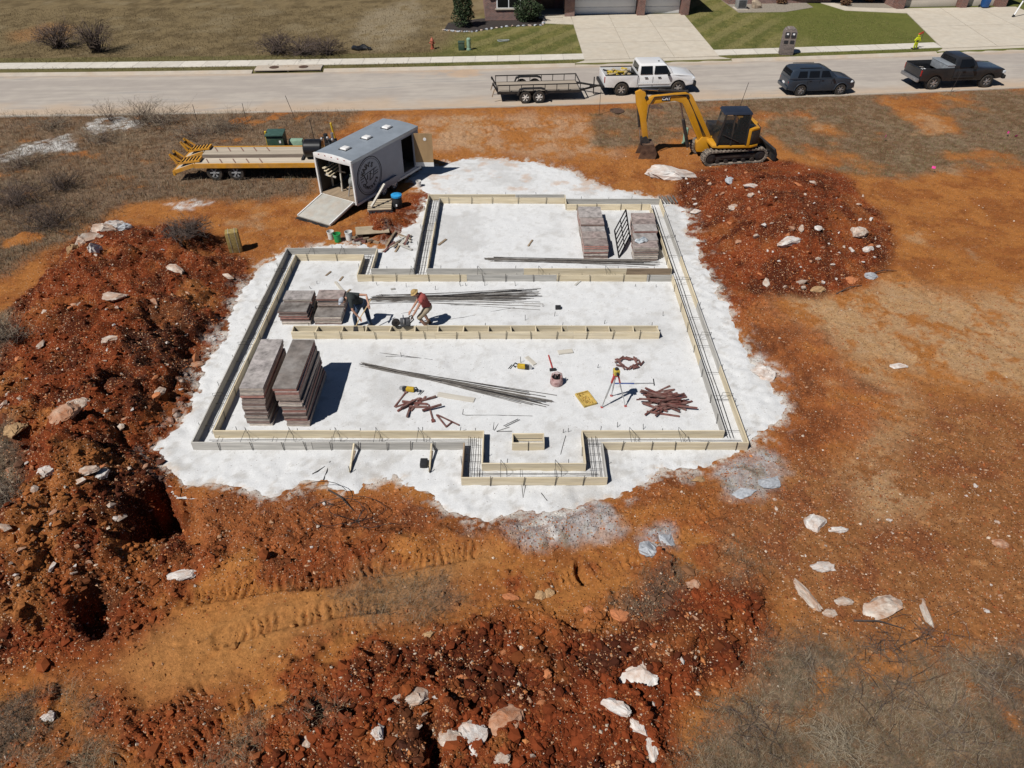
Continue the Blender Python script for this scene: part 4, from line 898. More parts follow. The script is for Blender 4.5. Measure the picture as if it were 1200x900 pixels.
for i, (px, py, a) in enumerate(((470, 468, 1.2), (478, 473, .5), (505, 485, -1.3))):
    t = thing('form_turnbuckle', ('rusty form turnbuckle lying at the tip of the brace pile', 'rusty form turnbuckle crossing the brace pile edge', 'rusty form turnbuckle pointing at the south form')[i], 'brace', (*G(px, py), .03), a)
    MB().bar((-.4, 0, 0), (.3, 0, 0), .04, .04).build('bar', Mpipe, t); MB().box((.35, 0, 0), (.12, .1, .06)).build('clamp', Mpipe, t, bevel=.01)
t = thing('clamp_heap', 'curled heap of dark rusty clamps by the tripod', 'clamps', (*G(737, 427), 0))
for i in range(26):
    a = i * .23 + random.uniform(-.1, .1); rr = .3 + random.uniform(-.08, .08); p = (rr * math.cos(a) * 1.1, rr * math.sin(a) * .8)
    b = a + random.uniform(.5, 2.4); MB().bar((p[0] - .12 * math.cos(b), p[1] - .12 * math.sin(b), .04 + .05 * random.random()), (p[0] + .12 * math.cos(b), p[1] + .12 * math.sin(b), .03 + .06 * random.random()), .04, .035).build('clamp', Mpipe, t)
# survey tripod with level
x, y = G(718, 474); t = thing('survey_tripod', 'survey level on a red and silver tripod standing on the gravel', 'tripod', (x, y, 0), R(10))
Malu = pm('aluminium', (.5, .5, .5), .4, .7, .1, 6); Mredp = pm('tripod_red', (.45, .06, .05), .5); Mlev = pm('level_yellow', (.50, .38, .06), .5, 0, .2, 8)
for a in (195, -25, 80):
    c_, s_ = math.cos(R(a)), math.sin(R(a))
    l = MB().bar((.05 * c_, .05 * s_, 1.12), (.28 * c_, .28 * s_, .35), .05, .03).build('leg', Malu, t); MB().bar((.06 * c_, .06 * s_, 1.14), (.13 * c_, .13 * s_, .88), .062, .045).build('clamp', Mredp, l)
    MB().bar((.28 * c_, .28 * s_, .38), (.38 * c_, .38 * s_, .0), .028, .02).build('lower_leg', Malu, l); MB().box((.38 * c_, .38 * s_, .02), (.07, .07, .04)).build('foot', Mredp, l)
MB().lathe([(.09, 0), (.1, .03), (.05, .05)], (0, 0, 1.12), n=14).build('head', Mredp, t); 
lv = MB().box((0, 0, 1.25), (.17, .2, .17)).build('level', Mlev, t, bevel=.03); MB().cyl((0, -.18, 1.26), (0, .1, 1.26), .04, n=12).build('scope', Mdark, lv); MB().lathe([(.06, 0), (.05, .05), (.02, .06)], (0, 0, 1.335), n=12).build('dial', Mdark, lv)
t = thing('grade_rod', 'blue and silver grade rod lying north of the stake pile', 'rod', (*G(720, 450), .02))
b = Vector(G(766, 450)) - Vector(G(720, 450)); MB().bar((0, 0, 0), (b.x * .5, b.y * .5, 0), .04, .03).build('lower_section', pm('rod_blue', (.06, .10, .28), .5), t); MB().bar((b.x * .5, b.y * .5, .004), (b.x, b.y, .004), .03, .02).build('upper_section', Malu, t); MB().bar((b.x, b.y - .1, .0), (b.x + .02, b.y + .22, .0), .025, .03).build('foot', Mdark, t)
# cardboard/foam tray, tool bag, crowbar, power tools
t = thing('parts_tray', 'flat yellow wooden tray of parts on the gravel', 'tray', (*G(686.5, 469), .0), R(112))
Mtr = pm('tray_yellow', (.55, .38, .10), .75, 0, .25, 8, .3)
MB().box((0, 0, .03), (.62, .42, .03)).build('base', Mtr, t)
for yy in (-.2, .2): MB().box((0, yy, .06), (.62, .03, .06)).build('side', Mtr, t)
for xx in (-.295, .295): MB().box((xx, 0, .06), (.03, .365, .06)).build('end', Mtr, t)
for i in range(14): MB().ell((random.uniform(-.24, .24), random.uniform(-.13, .13), .06), (.05, .035, .025), 7, 4).build('part', pm('tray_parts', (.48, .30, .07), .7, 0, .4, 15, rnd=.3), t)
t = thing('tool_bag', 'round red and black tool bag beside the red crowbar', 'bag', (*G(652, 450), 0))
MB().lathe([(.17, 0), (.2, .05), (.19, .25), (.16, .3), (.14, .28), (.13, .1)], n=16, cap=False).build('bucket', pm('bag_red', (.33, .12, .11), .8, 0, .3, 8, c2=(.5, .36, .34)), t, smooth=True); MB().tube([(-.17, 0, .27), (-.14, 0, .42), (0, 0, .48), (.14, 0, .42), (.17, 0, .27)], .018, 6).build('handle', pm('bag_red', (.33, .12, .11)), t)
for i in range(6): MB().cyl((random.uniform(-.08, .08), random.uniform(-.08, .08), .1), (random.uniform(-.14, .14), random.uniform(-.14, .14), .36), .018, n=6).build('tool', Mdark, t)
t = thing('sledge_hammer', 'red handled hammer lying above the tool bag', 'hammer', (*G(645, 425), .03), R(98)); MB().bar((-.42, 0, 0), (.36, 0, 0), .035, .035).build('handle', Mredp, t); MB().box((-.42, 0, .01), (.09, .2, .08)).build('head', Mdark, t, bevel=.01)
def power_tool(label, px, py, rz):
    t = thing('power_tool', label, 'tool', (*G(px, py), 0), rz); Myl = pm('tool_yellow', (.55, .36, .03), .5)
    MB().box((0, 0, .1), (.26, .13, .14)).build('motor', Myl, t, bevel=.03); MB().box((-.17, 0, .09), (.14, .11, .16)).build('gear_case', Mdark, t, bevel=.02); MB().tube([(.1, 0, .15), (.2, 0, .2), (.26, 0, .1), (.2, 0, .04)], .022, 6).build('handle', Mdark, t)
    MB().lathe([(.11, -.006), (.11, .006)], (-.24, 0, .09), axis='y', n=18).build('blade', Malu, t)
    for k in range(2): MB().bar((.28 + .05 * k, -.12, .02), (.34 + .06 * k, .1, .02), .02, .02).build('cable', Mdark, t)
    return t
power_tool('yellow power saw above the scattered braces', 481, 459, R(-10)); power_tool('yellow and black power saw with pale plank beside it', 611, 432, R(170))
# stubs of stakes standing in the gravel
for k in range(26):
    x = random.uniform(-8, 5.6); y = random.choice((S1 + random.uniform(.2, .45), 23.32 - random.uniform(.2, .5), random.uniform(17, 23)))
    tag(MB().cyl((0, 0, -.05), (random.uniform(-.05, .05), random.uniform(-.05, .05), random.uniform(.12, .26)), .009, n=5).build('steel_pin', Msteel, loc=(x, y, 0)), 'short steel pin standing upright in the gravel inside the forms', 'pin', 'steel pins in the gravel')
# ================================================================== VEHICLES
DUST = (.42, .27, .16)
Mtyre = pm('tyre_rubber', (.022, .021, .02), .85, 0, .3, 8, .2, dust=(.20, .14, .09), damt=.25); Mrim = pm('alloy_rim', (.55, .55, .56), .35, .8, .1, 6); Mwrim = pm('white_rim', (.72, .70, .66), .5, 0, .1, 6, dust=DUST, damt=.2)
Mcar_w = pm('white_car_paint', (.78, .78, .78), .3, 0, .03, 1.2, coat=.5, dust=(.55, .45, .35), damt=.18); Mcar_k = pm('black_car_paint', (.016, .018, .022), .3, 0, .15, 1.2, coat=.5, dust=(.08, .07, .06), damt=.2); Mcar_b = pm('slate_blue_car_paint', (.032, .045, .065), .3, .2, .1, 1.2, coat=.5, dust=(.09, .08, .07), damt=.2)
Mplas = pm('black_trim', (.018, .018, .019), .6); Mtail = pm('tail_light', (.30, .015, .012), .25); Mhead = pm('headlight_lens', (.62, .65, .68), .15, 0, .05, 5); Mchrome = pm('bumper_grey', (.32, .32, .33), .35, .6)
def wheel(parent, x, y, r, wd, side, rim=None, n=22):
    rim = rim or Mrim
    q = MB(); h_ = wd / 2
    q.lathe([(r * .62, -h_), (r * .9, -h_), (r, -h_ * .7), (r, h_ * .7), (r * .9, h_), (r * .62, h_)], axis='y', n=n, cap=False)
    wv = q.build('wheel', Mtyre, parent, smooth=True, loc=(x, y, r)); wv.name = 'wheel'
    d = MB(); d.lathe([(r * .63, -h_ * .6), (r * .63, h_ * .5 * side if side > 0 else h_ * .5)], axis='y', n=n); d.build('rim_barrel', Mplas, wv)
    s_ = MB(); o = side * h_ * .75
    s_.lathe([(r * .64, o - .02), (r * .64, o + .012), (r * .56, o + .012), (r * .55, o - .02)], axis='y', n=n, cap=False); s_.lathe([(r * .16, o - .04), (r * .16, o + .02)], axis='y', n=10)
    for k in range(6):
        a = k * math.pi / 3; s_.bar((r * .12 * math.cos(a), o, r * .12 * math.sin(a)), (r * .58 * math.cos(a), o, r * .58 * math.sin(a)), .035, r * .17)
    s_.build('rim', rim, wv); return wv
def arch(cx, cz, r, a0, a1, n=12): return [(cx + r * math.cos(R(a0 + (a1 - a0) * i / n)), cz + r * math.sin(R(a0 + (a1 - a0) * i / n))) for i in range(n + 1)]
def body_warp(W_, zlo, zhi, tumble, x0, x1, nose=.1, tail=.05):
    def f(x, y, z):
        t = min(max((z - zlo) / (zhi - zlo), 0), 1); k = 1 - tumble * t * t - .025 * (1 - min(1, t * 3)) 
        u = (x - x0) / (x1 - x0); k *= 1 - nose * max(0, (u - .82) / .18) ** 2 - tail * max(0, (.1 - u) / .1) ** 2
        return (x, y * k, z)
    return f
def slices(mb_poly, W_, n=5):
    q = MB(); ysl = np.linspace(-W_ / 2, W_ / 2, n); N = len(mb_poly)
    for y in ysl: q.v += [(a, y, b) for a, b in mb_poly]
    q.f += [tuple(range(N)), tuple(range(len(q.v) - 1, len(q.v) - N - 1, -1))]
    for j in range(n - 1): q.f += [(j * N + i, (j + 1) * N + i, (j + 1) * N + (i + 1) % N, j * N + (i + 1) % N) for i in range(N)]
    return q
def pickup(label, loc, rz, crew, paint, load):
    t = thing('pickup_truck', label, 'truck', loc, rz)
    t.scale = (.95,) * 3 if crew else (.97,) * 3
    L = 5.85 if crew else 5.75; W_ = 1.98; wr = .39; bed = 2.05 if crew else 2.10; xr, xf = 1.2 if crew else 1.12, 4.82 if crew else 4.68
    z0, zb = .50, 1.20; bx_ = .12; cb = bx_ + bed + .02; ce = cb + (2.12 if crew else 1.45)       # bed 0..cb, cab cb..ce, bonnet ce..L
    # cab floor, doors and bonnet in one shell with the front wheel arch
    prof = [(cb, z0)] + [(xf - .47, z0)] + arch(xf, wr, .50, 167, 13)[1:-1] + [(xf + .49, z0 + .02), (L - .08, z0 + .06), (L, .72), (L, 1.02), (L - .12, 1.10), (ce + .55, 1.19), (ce + .02, 1.24), (ce - .02, zb + .03), (cb, zb)]
    slices(prof, W_, 5).warp(body_warp(W_, z0, 1.25, .07, 0, L, .12)).build('body', paint, t, bevel=.035)
    # cabin with sloped pillars
    zr = 1.84; gh = MB(); a0, a1 = cb + .0, ce + .16
    def sec(z, xa, xb, hw): return [(xa, -hw, z), (xb, -hw * .96, z), (xb, hw * .96, z), (xa, hw, z)]
    gh.loft([sec(zb - .01, a0, a1, .925), sec(1.5, a0 + .03, a1 - .20, .88), sec(zr - .08, a0 + .08, a1 - .50, .80), sec(zr, a0 + .16, a1 - .64, .73)]); gh.build('cab', paint, t, bevel=.03)
    # glass: windscreen, rear, side windows set 6 mm proud
    def quad(name, pts, nrm, parent=t, m_=Mglass, th=.012):
        P = [Vector(p) for p in pts]; n_ = Vector(nrm).normalized(); q = MB(); q.add([p + n_ * .001 for p in P] + [p + n_ * th for p in P], [tuple(range(len(P))), tuple(range(2 * len(P) - 1, len(P) - 1, -1))] + [(i, len(P) + i, len(P) + (i + 1) % len(P), (i + 1) % len(P)) for i in range(len(P))]); return q.build(name, m_, parent)
    def gx(z, front):    # front / rear face x at height z
        zs = [zb - .01, 1.5, zr - .08]; xx = [a1, a1 - .20, a1 - .50] if front else [a0, a0 + .03, a0 + .08]; return float(np.interp(z, zs, xx))
    def gw(z): return float(np.interp(z, [zb - .01, 1.5, zr - .08], [.925, .88, .80]))
    za, zc = zb + .06, zr - .12
    quad('windscreen', [(gx(za, 1) - .0, -gw(za) * .96 + .08, za), (gx(za, 1), gw(za) * .96 - .08, za), (gx(1.5, 1), gw(1.5) * .96 - .07, 1.5), (gx(zc, 1), gw(zc) * .96 - .07, zc), (gx(zc, 1), -gw(zc) * .96 + .07, zc), (gx(1.5, 1), -gw(1.5) * .96 + .07, 1.5)], (.75, 0, .66))
    quad('rear_window', [(gx(za + .1, 0), .7, za + .1), (gx(za + .1, 0), -.7, za + .1), (gx(zc, 0), -.62, zc), (gx(zc, 0), .62, zc)], (-1, 0, .2))
    wins = [(cb + .14, cb + .9), (cb + 1.02, ce - .06)] if crew else [(cb + .3, ce - .1)]
    for s in (-1, 1):
        for k, (p, q) in enumerate(wins):
            last = k == len(wins) - 1; q2 = q - .30 if last else q - .02
            quad('side_window', [(p, s * (gw(za) + .0), za), (q, s * (gw(za) * (.985 if last else 1)), za), (q2, s * (gw(zc) * .99), zc), (p + .03, s * gw(zc), zc)], (0, s, .2), th=.034)
            d = MB(); d.box(((p + q) / 2 - (.18 if last else .0), s * .985, 1.08), (.2, .03, .045)); d.build('door_handle', Mplas, t)
            d = MB(); d.box((p - .09, s * .985, .86), (.012, .012, .66)); d.build('door_seam', Mplas, t)
        m2 = MB(); m2.box((ce - .22, s * 1.08, 1.28), (.12, .18, .2)); m2.build('wing_mirror', Mplas if not crew or 1 else paint, t, bevel=.03)
        hl = MB(); hl.box((L - .06, s * .78, .92), (.16, .3, .17)); hl.build('headlight', Mhead, t, bevel=.03)
        tl = MB(); tl.box((.1, s * .90, 1.0), (.06, .13, .34)); tl.build('taillight', Mtail, t, bevel=.015)
        # bed side with rear wheel arch
        bp = [(bx_, .56), (xr - .49, .52)] + arch(xr, wr, .50, 165, 15)[1:-1] + [(xr + .49, .52), (cb - .02, z0), (cb - .02, 1.22), (bx_, 1.24)]
        bs = MB(); bs.prism(bp, s * .88, s * .985, 'y'); bs.build('bed_side', paint, t, bevel=.02)
        rr = MB(); rr.box(((bx_ + cb) / 2, s * .93, 1.245), (bed, .10, .03)); rr.build('bed_rail', Mplas, t)
        if crew: st = MB(); st.bar((cb + .1, s * 1.0, .47), (ce, s * 1.0, .47), .16, .07); st.build('side_step', Mplas, t)
        ml = MB(); ml.box(((cb + ce) / 2, s * .99, .72), (ce - cb - .1, .02, .09)); ml.build('door_moulding', paint, t)
        for xw in (xr, xf): 
            wheel(t, xw, s * .84, wr, .27, s)
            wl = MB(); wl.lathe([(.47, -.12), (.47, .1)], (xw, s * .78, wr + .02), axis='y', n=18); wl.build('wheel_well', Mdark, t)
    tg = MB(); tg.box((bx_ - .02, 0, .92), (.07, 1.78, .62)); tg.build('tailgate', paint, t, bevel=.02)
    MB().box(((bx_ + cb) / 2, 0, .72), (bed, 1.76, .06)).build('bed_floor', Mplas, t); MB().box((cb - .03, 0, .95), (.05, 1.76, .5)).build('bed_bulkhead', Mplas, t)
    MB().box((.0, 0, .58), (.16, 1.9, .2)).build('rear_bumper', Mplas if crew else Mchrome, t, bevel=.04); MB().box((L + .03, 0, .62), (.2, 1.9, .24)).build('front_bumper', Mplas if crew else Mplas, t, bevel=.06)
    MB().box((L + .005, 0, .92), (.06, 1.2, .2)).build('grille', Mplas, t, bevel=.02); MB().box((L / 2, 0, .44), (L - 1.0, .9, .16)).build('chassis', Mdark, t)
    if crew: MB().cyl((a1 - .9, -.3, zr), (a1 - .9, -.3, zr + .05), .05, n=8).build('roof_antenna', Mplas, t); MB().bar((L + .12, -.75, .55), (L + .12, .75, .55), .12, .3).build('brush_guard', Mplas, t)
    load(t, bx_, cb)
    return t
def load_white(t, a, b):
    pass
RA = R(4.9)
wt = pickup('white crew cab pickup with yellow tools heaped in its bed', (G(704, 113)[0], G(704, 113)[1] + .9, 0), RA, True, Mcar_w, load_white)
bt = pickup('black single cab pickup with grey tool chest across its bed', (G(1070, 106)[0], G(1070, 106)[1] + .95, 0), RA + R(1.5), False, Mcar_k, load_white)
# tools in the white bed
ca, sa_ = math.cos(RA), math.sin(RA); bx0, by0 = wt.location.x, wt.location.y
Mtoolh = [pm('tool_heap_yellow', (.58, .40, .04), .6, 0, .3, 9, rnd=.2), pm('tool_heap_tan', (.45, .36, .22), .7, 0, .3, 9, rnd=.3), pm('tool_heap_black', (.03, .03, .03), .6), pm('tool_heap_violet', (.20, .18, .30), .6)]
for i in range(34):
    u = random.uniform(.3, 1.85); v = random.uniform(-.68, .68); a = random.uniform(0, 3.1); l = random.uniform(.12, .5)
    m_ = random.choices(Mtoolh, (5, 3, 2, .6))[0]; z = .9 + random.random() * .26
    q = MB(); q.box((0, 0, 0), (l, random.uniform(.06, .2), random.uniform(.05, .14)), (random.uniform(-.3, .3), random.uniform(-.3, .3), a))
    tag(q.build('hand_tool', m_, loc=(bx0 + ca * u - sa_ * v, by0 + sa_ * u + ca * v, z), bevel=.015), 'tool in the yellow heap in the white pickup bed', 'tool', 'tools heaped in the white pickup')
t = thing('cross_bed_chest', 'grey metal tool chest across the black pickup bed', 'tool chest', bt.location, bt.rotation_euler.z); t.scale = (.97,) * 3
MB().box((1.98, 0, 1.16), (.5, 1.74, .42)).build('box', pm('chest_grey', (.34, .36, .38), .45, .3), t, bevel=.02); MB().box((1.98, 0, 1.40), (.52, 1.78, .05)).build('lid', pm('chest_lid', (.40, .43, .46), .35, .4), t, bevel=.01)
for i in range(16):
    u, v = random.uniform(.4, 1.6), random.uniform(-.65, .65); b_ = bt.rotation_euler.z
    q = MB(); q.box((0, 0, 0), (random.uniform(.1, .4), random.uniform(.06, .2), random.uniform(.05, .12)), (0, .3, random.uniform(0, 3)))
    tag(q.build('scrap', random.choice((Mwhite, pm('scrap_grey', (.30, .29, .28), .6, 0, .3, 6), Mdark, pm('scrap_brown', (.25, .17, .11), .7))), loc=(bt.location.x + math.cos(b_) * u - math.sin(b_) * v, bt.location.y + math.sin(b_) * u + math.cos(b_) * v, .82 + .14 * random.random()), bevel=.01), 'pale scrap lying in the black pickup bed', 'scrap', 'scraps in the black pickup')
# ---- retro wagon
def wagon(label, loc, rz, paint):
    t = thing('wagon_car', label, 'car', loc, rz); t.scale = (.93,) * 3; L, W_, wr = 4.47, 1.76, .34; xr, xf = .86, 3.50; z0 = .30
    prof = [(.06, z0 + .08), (xr - .42, z0)] + arch(xr, wr, .41, 172, 8)[1:-1] + [(xr + .42, z0), (xf - .42, z0)] + arch(xf, wr, .41, 172, 8)[1:-1] + [(xf + .42, z0), (L - .12, z0 + .06), (L, .50), (L - .02, .74), (L - .14, .88), (L - .45, .98), (3.28, 1.07), (3.1, 1.08), (.0, 1.04), (-.02, .6)]
    slices(prof, W_, 5).warp(body_warp(W_, z0, 1.1, .09, 0, L, .22, .10)).build('body', paint, t, bevel=.05)
    def sec(z, xa, xb, hw): return [(xa, -hw * .9, z), (xa + .25, -hw, z), (xb - .4, -hw, z), (xb, -hw * .88, z), (xb, hw * .88, z), (xb - .4, hw, z), (xa + .25, hw, z), (xa, hw * .9, z)]
    lv = [(1.03, .02, 3.22, .81), (1.3, .08, 2.92, .75), (1.52, .18, 2.62, .69), (1.61, .34, 2.35, .62), (1.645, .6, 2.0, .5)]
    g_ = MB(); g_.loft([sec(*q) for q in lv]); g_.build('cab', paint, t, bevel=.02)
    zz = [q[0] for q in lv]
    gw = lambda z: float(np.interp(z, zz, [q[3] for q in lv])); xa = lambda z: float(np.interp(z, zz, [q[1] for q in lv])); xb = lambda z: float(np.interp(z, zz, [q[2] for q in lv]))
    def quad(name, P, n_, m_=Mglass):
        P = [Vector(p) for p in P]; n_ = Vector(n_).normalized(); k = len(P); MB().add([p + n_ * .002 for p in P] + [p + n_ * .014 for p in P], [tuple(range(k)), tuple(range(2 * k - 1, k - 1, -1))] + [(i, k + i, k + (i + 1) % k, (i + 1) % k) for i in range(k)]).build(name, m_, t)
    a, b = 1.12, 1.49
    quad('windscreen', [(xb(a), -gw(a) * .88 + .05, a), (xb(a), gw(a) * .88 - .05, a), (xb(b), gw(b) * .88 - .05, b), (xb(b), -gw(b) * .88 + .05, b)], (.6, 0, .75))
    quad('rear_window', [(xa(1.2), gw(1.2) * .8, 1.2), (xa(1.2), -gw(1.2) * .8, 1.2), (xa(b), -gw(b) * .8, b), (xa(b), gw(b) * .8, b)], (-1, 0, .25))
    for s in (-1, 1):
        for p, q in ((.5, 1.12), (1.24, 1.92), (2.04, 2.72)):
            l = p > 2; sh = .2 if l else 0; quad('side_window', [(p, s * gw(a), a), (q, s * gw(a), a), (q - sh - .02, s * gw(b), b), (p + (.1 if p < .6 else .02), s * gw(b), b)], (0, s, .3))
        for x in (1.18, 1.98, 2.78): MB().box((x, s * .855, .78), (.012, .012, .5)).build('door_seam', Mplas, t)
        for x in (1.35, 2.15): MB().box((x, s * .858, .98), (.16, .03, .035)).build('door_handle', paint, t)
        MB().box((2.82, s * .93, 1.12), (.1, .16, .14)).build('wing_mirror', paint, t, bevel=.03); MB().ell((L - .26, s * .64, .78), (.14, .13, .12), 10, 6).build('headlight', Mhead, t); MB().ell((.04, s * .68, .82), (.06, .07, .11), 10, 6).build('taillight', Mtail, t)
        for x in (xr, xf):
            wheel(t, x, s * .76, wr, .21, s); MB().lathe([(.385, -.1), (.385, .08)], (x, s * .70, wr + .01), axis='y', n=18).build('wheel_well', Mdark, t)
            fl = MB(); A = arch(x, wr, .44, 175, 5, 14); fl.tube([(p, s * .865, q) for p, q in A], .035, 6); fl.build('fender_flare', paint, t, smooth=True)
        MB().bar((.6, s * .6, 1.655), (2.0, s * .6, 1.655), .03, .03).build('roof_rail', Mplas, t)
    MB().box((-.03, 0, .48), (.14, 1.5, .22)).build('rear_bumper', paint, t, bevel=.05); MB().box((L - .06, 0, .46), (.16, 1.3, .2)).build('front_bumper', paint, t, bevel=.05); MB().box((L - .05, 0, .7), (.05, .7, .14)).build('grille', Mchrome, t, bevel=.02)
    MB().box((-.03, 0, .68), (.02, .32, .12)).build('number_plate', Mwhite, t)
    return t
wagon('slate blue retro wagon parked between the digger and the black pickup', (G(918, 113)[0] + .1, G(918, 113)[1] + .75, 0), RA, Mcar_b)
# ---- utility trailer behind the white pickup
Mtr_k = pm('black_trailer_paint', (.015, .015, .016), .5, 0, .3, 5, dust=(.10, .08, .06), damt=.25); Mdeck = pm('deck_plank', (.36, .31, .25), .85, 0, .2, 3, .2, stretch=(.4, 6, 6), rnd=.15, dust=(.42, .3, .2), damt=.3)
x, y = G(583, 122); L = 4.9
ut = thing('utility_trailer', 'black open utility trailer with plank deck hitched to the white pickup', 'trailer', (x, y + .15, 0), RA)
Wt = 2.0
for k in range(8):
    v = .12 + (Wt - .24) * (k + .5) / 8; MB().box((L / 2, v, .60), (L - .1, (Wt - .24) / 8 - .012, .045)).build('plank', Mdeck, ut)
for v in (.06, Wt - .06): MB().box((L / 2, v, .55), (L, .06, .14)).build('side_rail', Mtr_k, ut)
for u in (.03, L - .03): MB().box((u, Wt / 2, .55), (.06, Wt - .12, .14)).build('end_rail', Mtr_k, ut)
for v in (.06, Wt - .06):
    MB().bar((.0, v, .98), (L, v, .98), .05, .05).build('top_rail', Mtr_k, ut)
    for i in range(8):
        u = .03 + (L - .06) * i / 7; MB().bar((u, v, .62), (u, v, .97), .04, .04).build('post', Mtr_k, ut)
MB().bar((L - .02, .06, .98), (L - .02, Wt - .06, .98), .05, .05).build('top_rail', Mtr_k, ut)
for s, v in ((-1, -.14), (1, Wt + .14)):
    f = [(1.15, .48), (1.28, .80), (1.5, .86), (2.55, .86), (2.78, .80), (2.9, .48), (2.85, .48), (2.73, .76), (2.52, .82), (1.53, .82), (1.32, .76), (1.2, .48)]
    MB().prism(f, v - .14, v + .14, 'y').build('fender', Mtr_k, ut)
    for u in (1.62, 2.42): wheel(ut, u, v, .35, .2, s, Mwrim, 18)
MB().box((2.02, Wt / 2, .36), (1.0, Wt, .09)).build('axle', Mdark, ut)
for v in (.25, Wt - .25): MB().bar((L, v, .54), (L + 1.15, Wt / 2, .54), .09, .09).build('tongue', Mtr_k, ut)
MB().bar((L + .7, Wt / 2, .54), (L + 1.35, Wt / 2, .54), .1, .1).build('coupler', Mtr_k, ut); MB().cyl((L + .95, Wt / 2, .1), (L + .95, Wt / 2, 1.05), .035, n=8).build('jack', Mtr_k, ut)
for v in (.2, Wt - .55):     # folded ramps at the tail
    MB().bar((-.02, v, .62), (-.22, v, 1.0), .06, .06).build('ramp', Mtr_k, ut); MB().bar((-.02, v + .3, .62), (-.22, v + .3, 1.0), .06, .06).build('ramp', Mtr_k, ut); MB().bar((-.24, v - .03, .95), (-.24, v + .33, .95), .05, .06).build('ramp_cleat', Mtr_k, ut); MB().bar((-.3, v + .0, .3), (-.15, v, .75), .05, .05).build('ramp_leg', Mbrownb, ut)
# ---- orange equipment trailer with ramps
Mor = pm('orange_trailer_paint', (.60, .28, .025), .5, 0, .15, 4, dust=DUST, damt=.25); Mdk2 = pm('bleached_plank', (.52, .44, .34), .85, 0, .14, 3, .2, stretch=(.4, 6, 6), rnd=.18); Mdk3 = pm('stained_plank', (.16, .12, .09), .85, 0, .3, 2, .2, stretch=(.5, 5, 5), rnd=.2)
ft = thing('equipment_trailer', 'orange deckover equipment trailer with plank bed and raised loading ramps', 'trailer', (-14.75, 32.25, 0), R(1.0)); L, Wt, dz = 6.3, 2.2, .80
for k in range(9):
    v = .1 + (Wt - .2) * (k + .5) / 9
    if k in (3, 4): MB().box((L / 2, v, dz - .02), (L - .1, (Wt - .2) / 9 - .01, .05)).build('plank', Mdk3, ft)
    else: MB().box((L / 2, v, dz), (L - .1, (Wt - .2) / 9 - .01, .06)).build('plank', Mdk2, ft)
for v in (.04, Wt - .04): MB().box((L / 2, v, dz - .05), (L, .08, .2)).build('side_rail', Mor, ft)
MB().box((L - .04, Wt / 2, dz - .05), (.08, Wt - .16, .2)).build('end_rail', Mor, ft)
for i in range(5):                  # dark traction strips across the wheel boards
    for v in (.4, Wt - .4): MB().box((.55 + .62 * i, v, dz + .035), (.05, .55, .015), (0, 0, .5)).build('traction_strip', pm('strip_brown', (.22, .13, .10), .8), ft)
# beaver tail sloping down and the two ramps standing on it
for v in (.35, Wt - .35):
    MB().bar((.0, v, dz), (-.95, v, dz - .3), .62, .05).build('dovetail_plank', Mdk2, ft); 
    for e in (-.33, .33): MB().bar((.0, v + e, dz - .02), (-1.0, v + e, dz - .34), .06, .16).build('dovetail_rail', Mor, ft)
    r_ = MB(); r_.bar((.25, v + .1, dz + .12), (-.8, v + .1, dz + .0), .5, .09); ra = r_.build('ramp', Mor, ft)
    for i in range(6): MB().bar((.12 - .16 * i, v - .13, dz + .16 - .018 * i), (.12 - .16 * i, v + .33, dz + .16 - .018 * i), .035, .05).build('cleat', Mtr_k, ra)
    for e in (-.14, .32):
        MB().bar((-.78, v + e, dz + .0), (-1.02, v + e, dz + .46), .05, .12).build('ramp_foot', Mor, ft); MB().bar((-1.0, v + e, dz + .44), (-.55, v + e, dz + .1), .05, .07).build('ramp_brace', Mor, ft)
    MB().bar((-.95, v - .1, dz + .3), (-.95, v + .3, dz + .3), .05, .12).build('cross_plate', Mtr_k, ft)
    MB().box((-.98, v, dz - .38), (.1, .75, .2)).build('tail_plate', Mor, ft); MB().lathe([(.05, -.01), (.05, .01)], (-1.035, v - .2, dz - .36), axis='x', n=10).build('tail_lamp', Mtail, ft)
for s, v in ((-1, .22), (1, Wt - .22)):
    for u in (.85, 1.85): wheel(ft, u, v, .38, .26, s, pm('grey_rim', (.33, .33, .33), .6), 18)
MB().box((1.35, Wt / 2, .42), (1.6, Wt - .5, .12)).build('axle', Mdark, ft); MB().box((L / 2, Wt / 2, .60), (L - .5, .9, .16)).build('frame', Mdark, ft)
for v in (.4, Wt - .4): MB().bar((L, v, .62), (L + 1.3, Wt / 2, .62), .12, .14).build('tongue', Mor, ft)
# machinery on the front of that trailer
t = thing('pump_unit', 'black tank and pump machine sitting on the orange trailer bed', 'machine', (-9.4, 33.1, dz + .03), R(1))
MB().lathe([(.36, -.40), (.42, -.34), (.42, .40), (.36, .46)], (.1, 0, .44), axis='x', n=20).build('tank', pm('black_tank', (.014, .014, .016), .3), t, smooth=True)
for u in (-.4, .4): MB().box((u, 0, .04), (.1, .7, .08)).build('cradle', Mdark, t)
MB().box((.95, .1, .42), (.5, .6, .7)).build('engine', Mdark, t, bevel=.04); MB().cyl((.8, -.1, .8), (.8, -.1, 1.15), .1, n=12).build('air_filter', Mdark, t); MB().cyl((1.05, .15, .75), (1.05, .15, 1.1), .07, n=10).build('exhaust', Malu, t)
for u, v, w_ in ((.62, -.2, .95), (.9, -.22, 1.0), (1.1, -.18, .9)): MB().ell((u, v, w_), (.07, .05, .08), 9, 6).build('gauge', Malu, t)
MB().cyl((.2, .1, .8), (.15, .1, 1.75), .015, n=6).build('aerial', Mdark, t); MB().tube([(.5, 0, .8), (.65, -.1, 1.0), (.85, -.1, .95), (1.0, -.3, .7)], .035, 7).build('hose', Mdark, t)

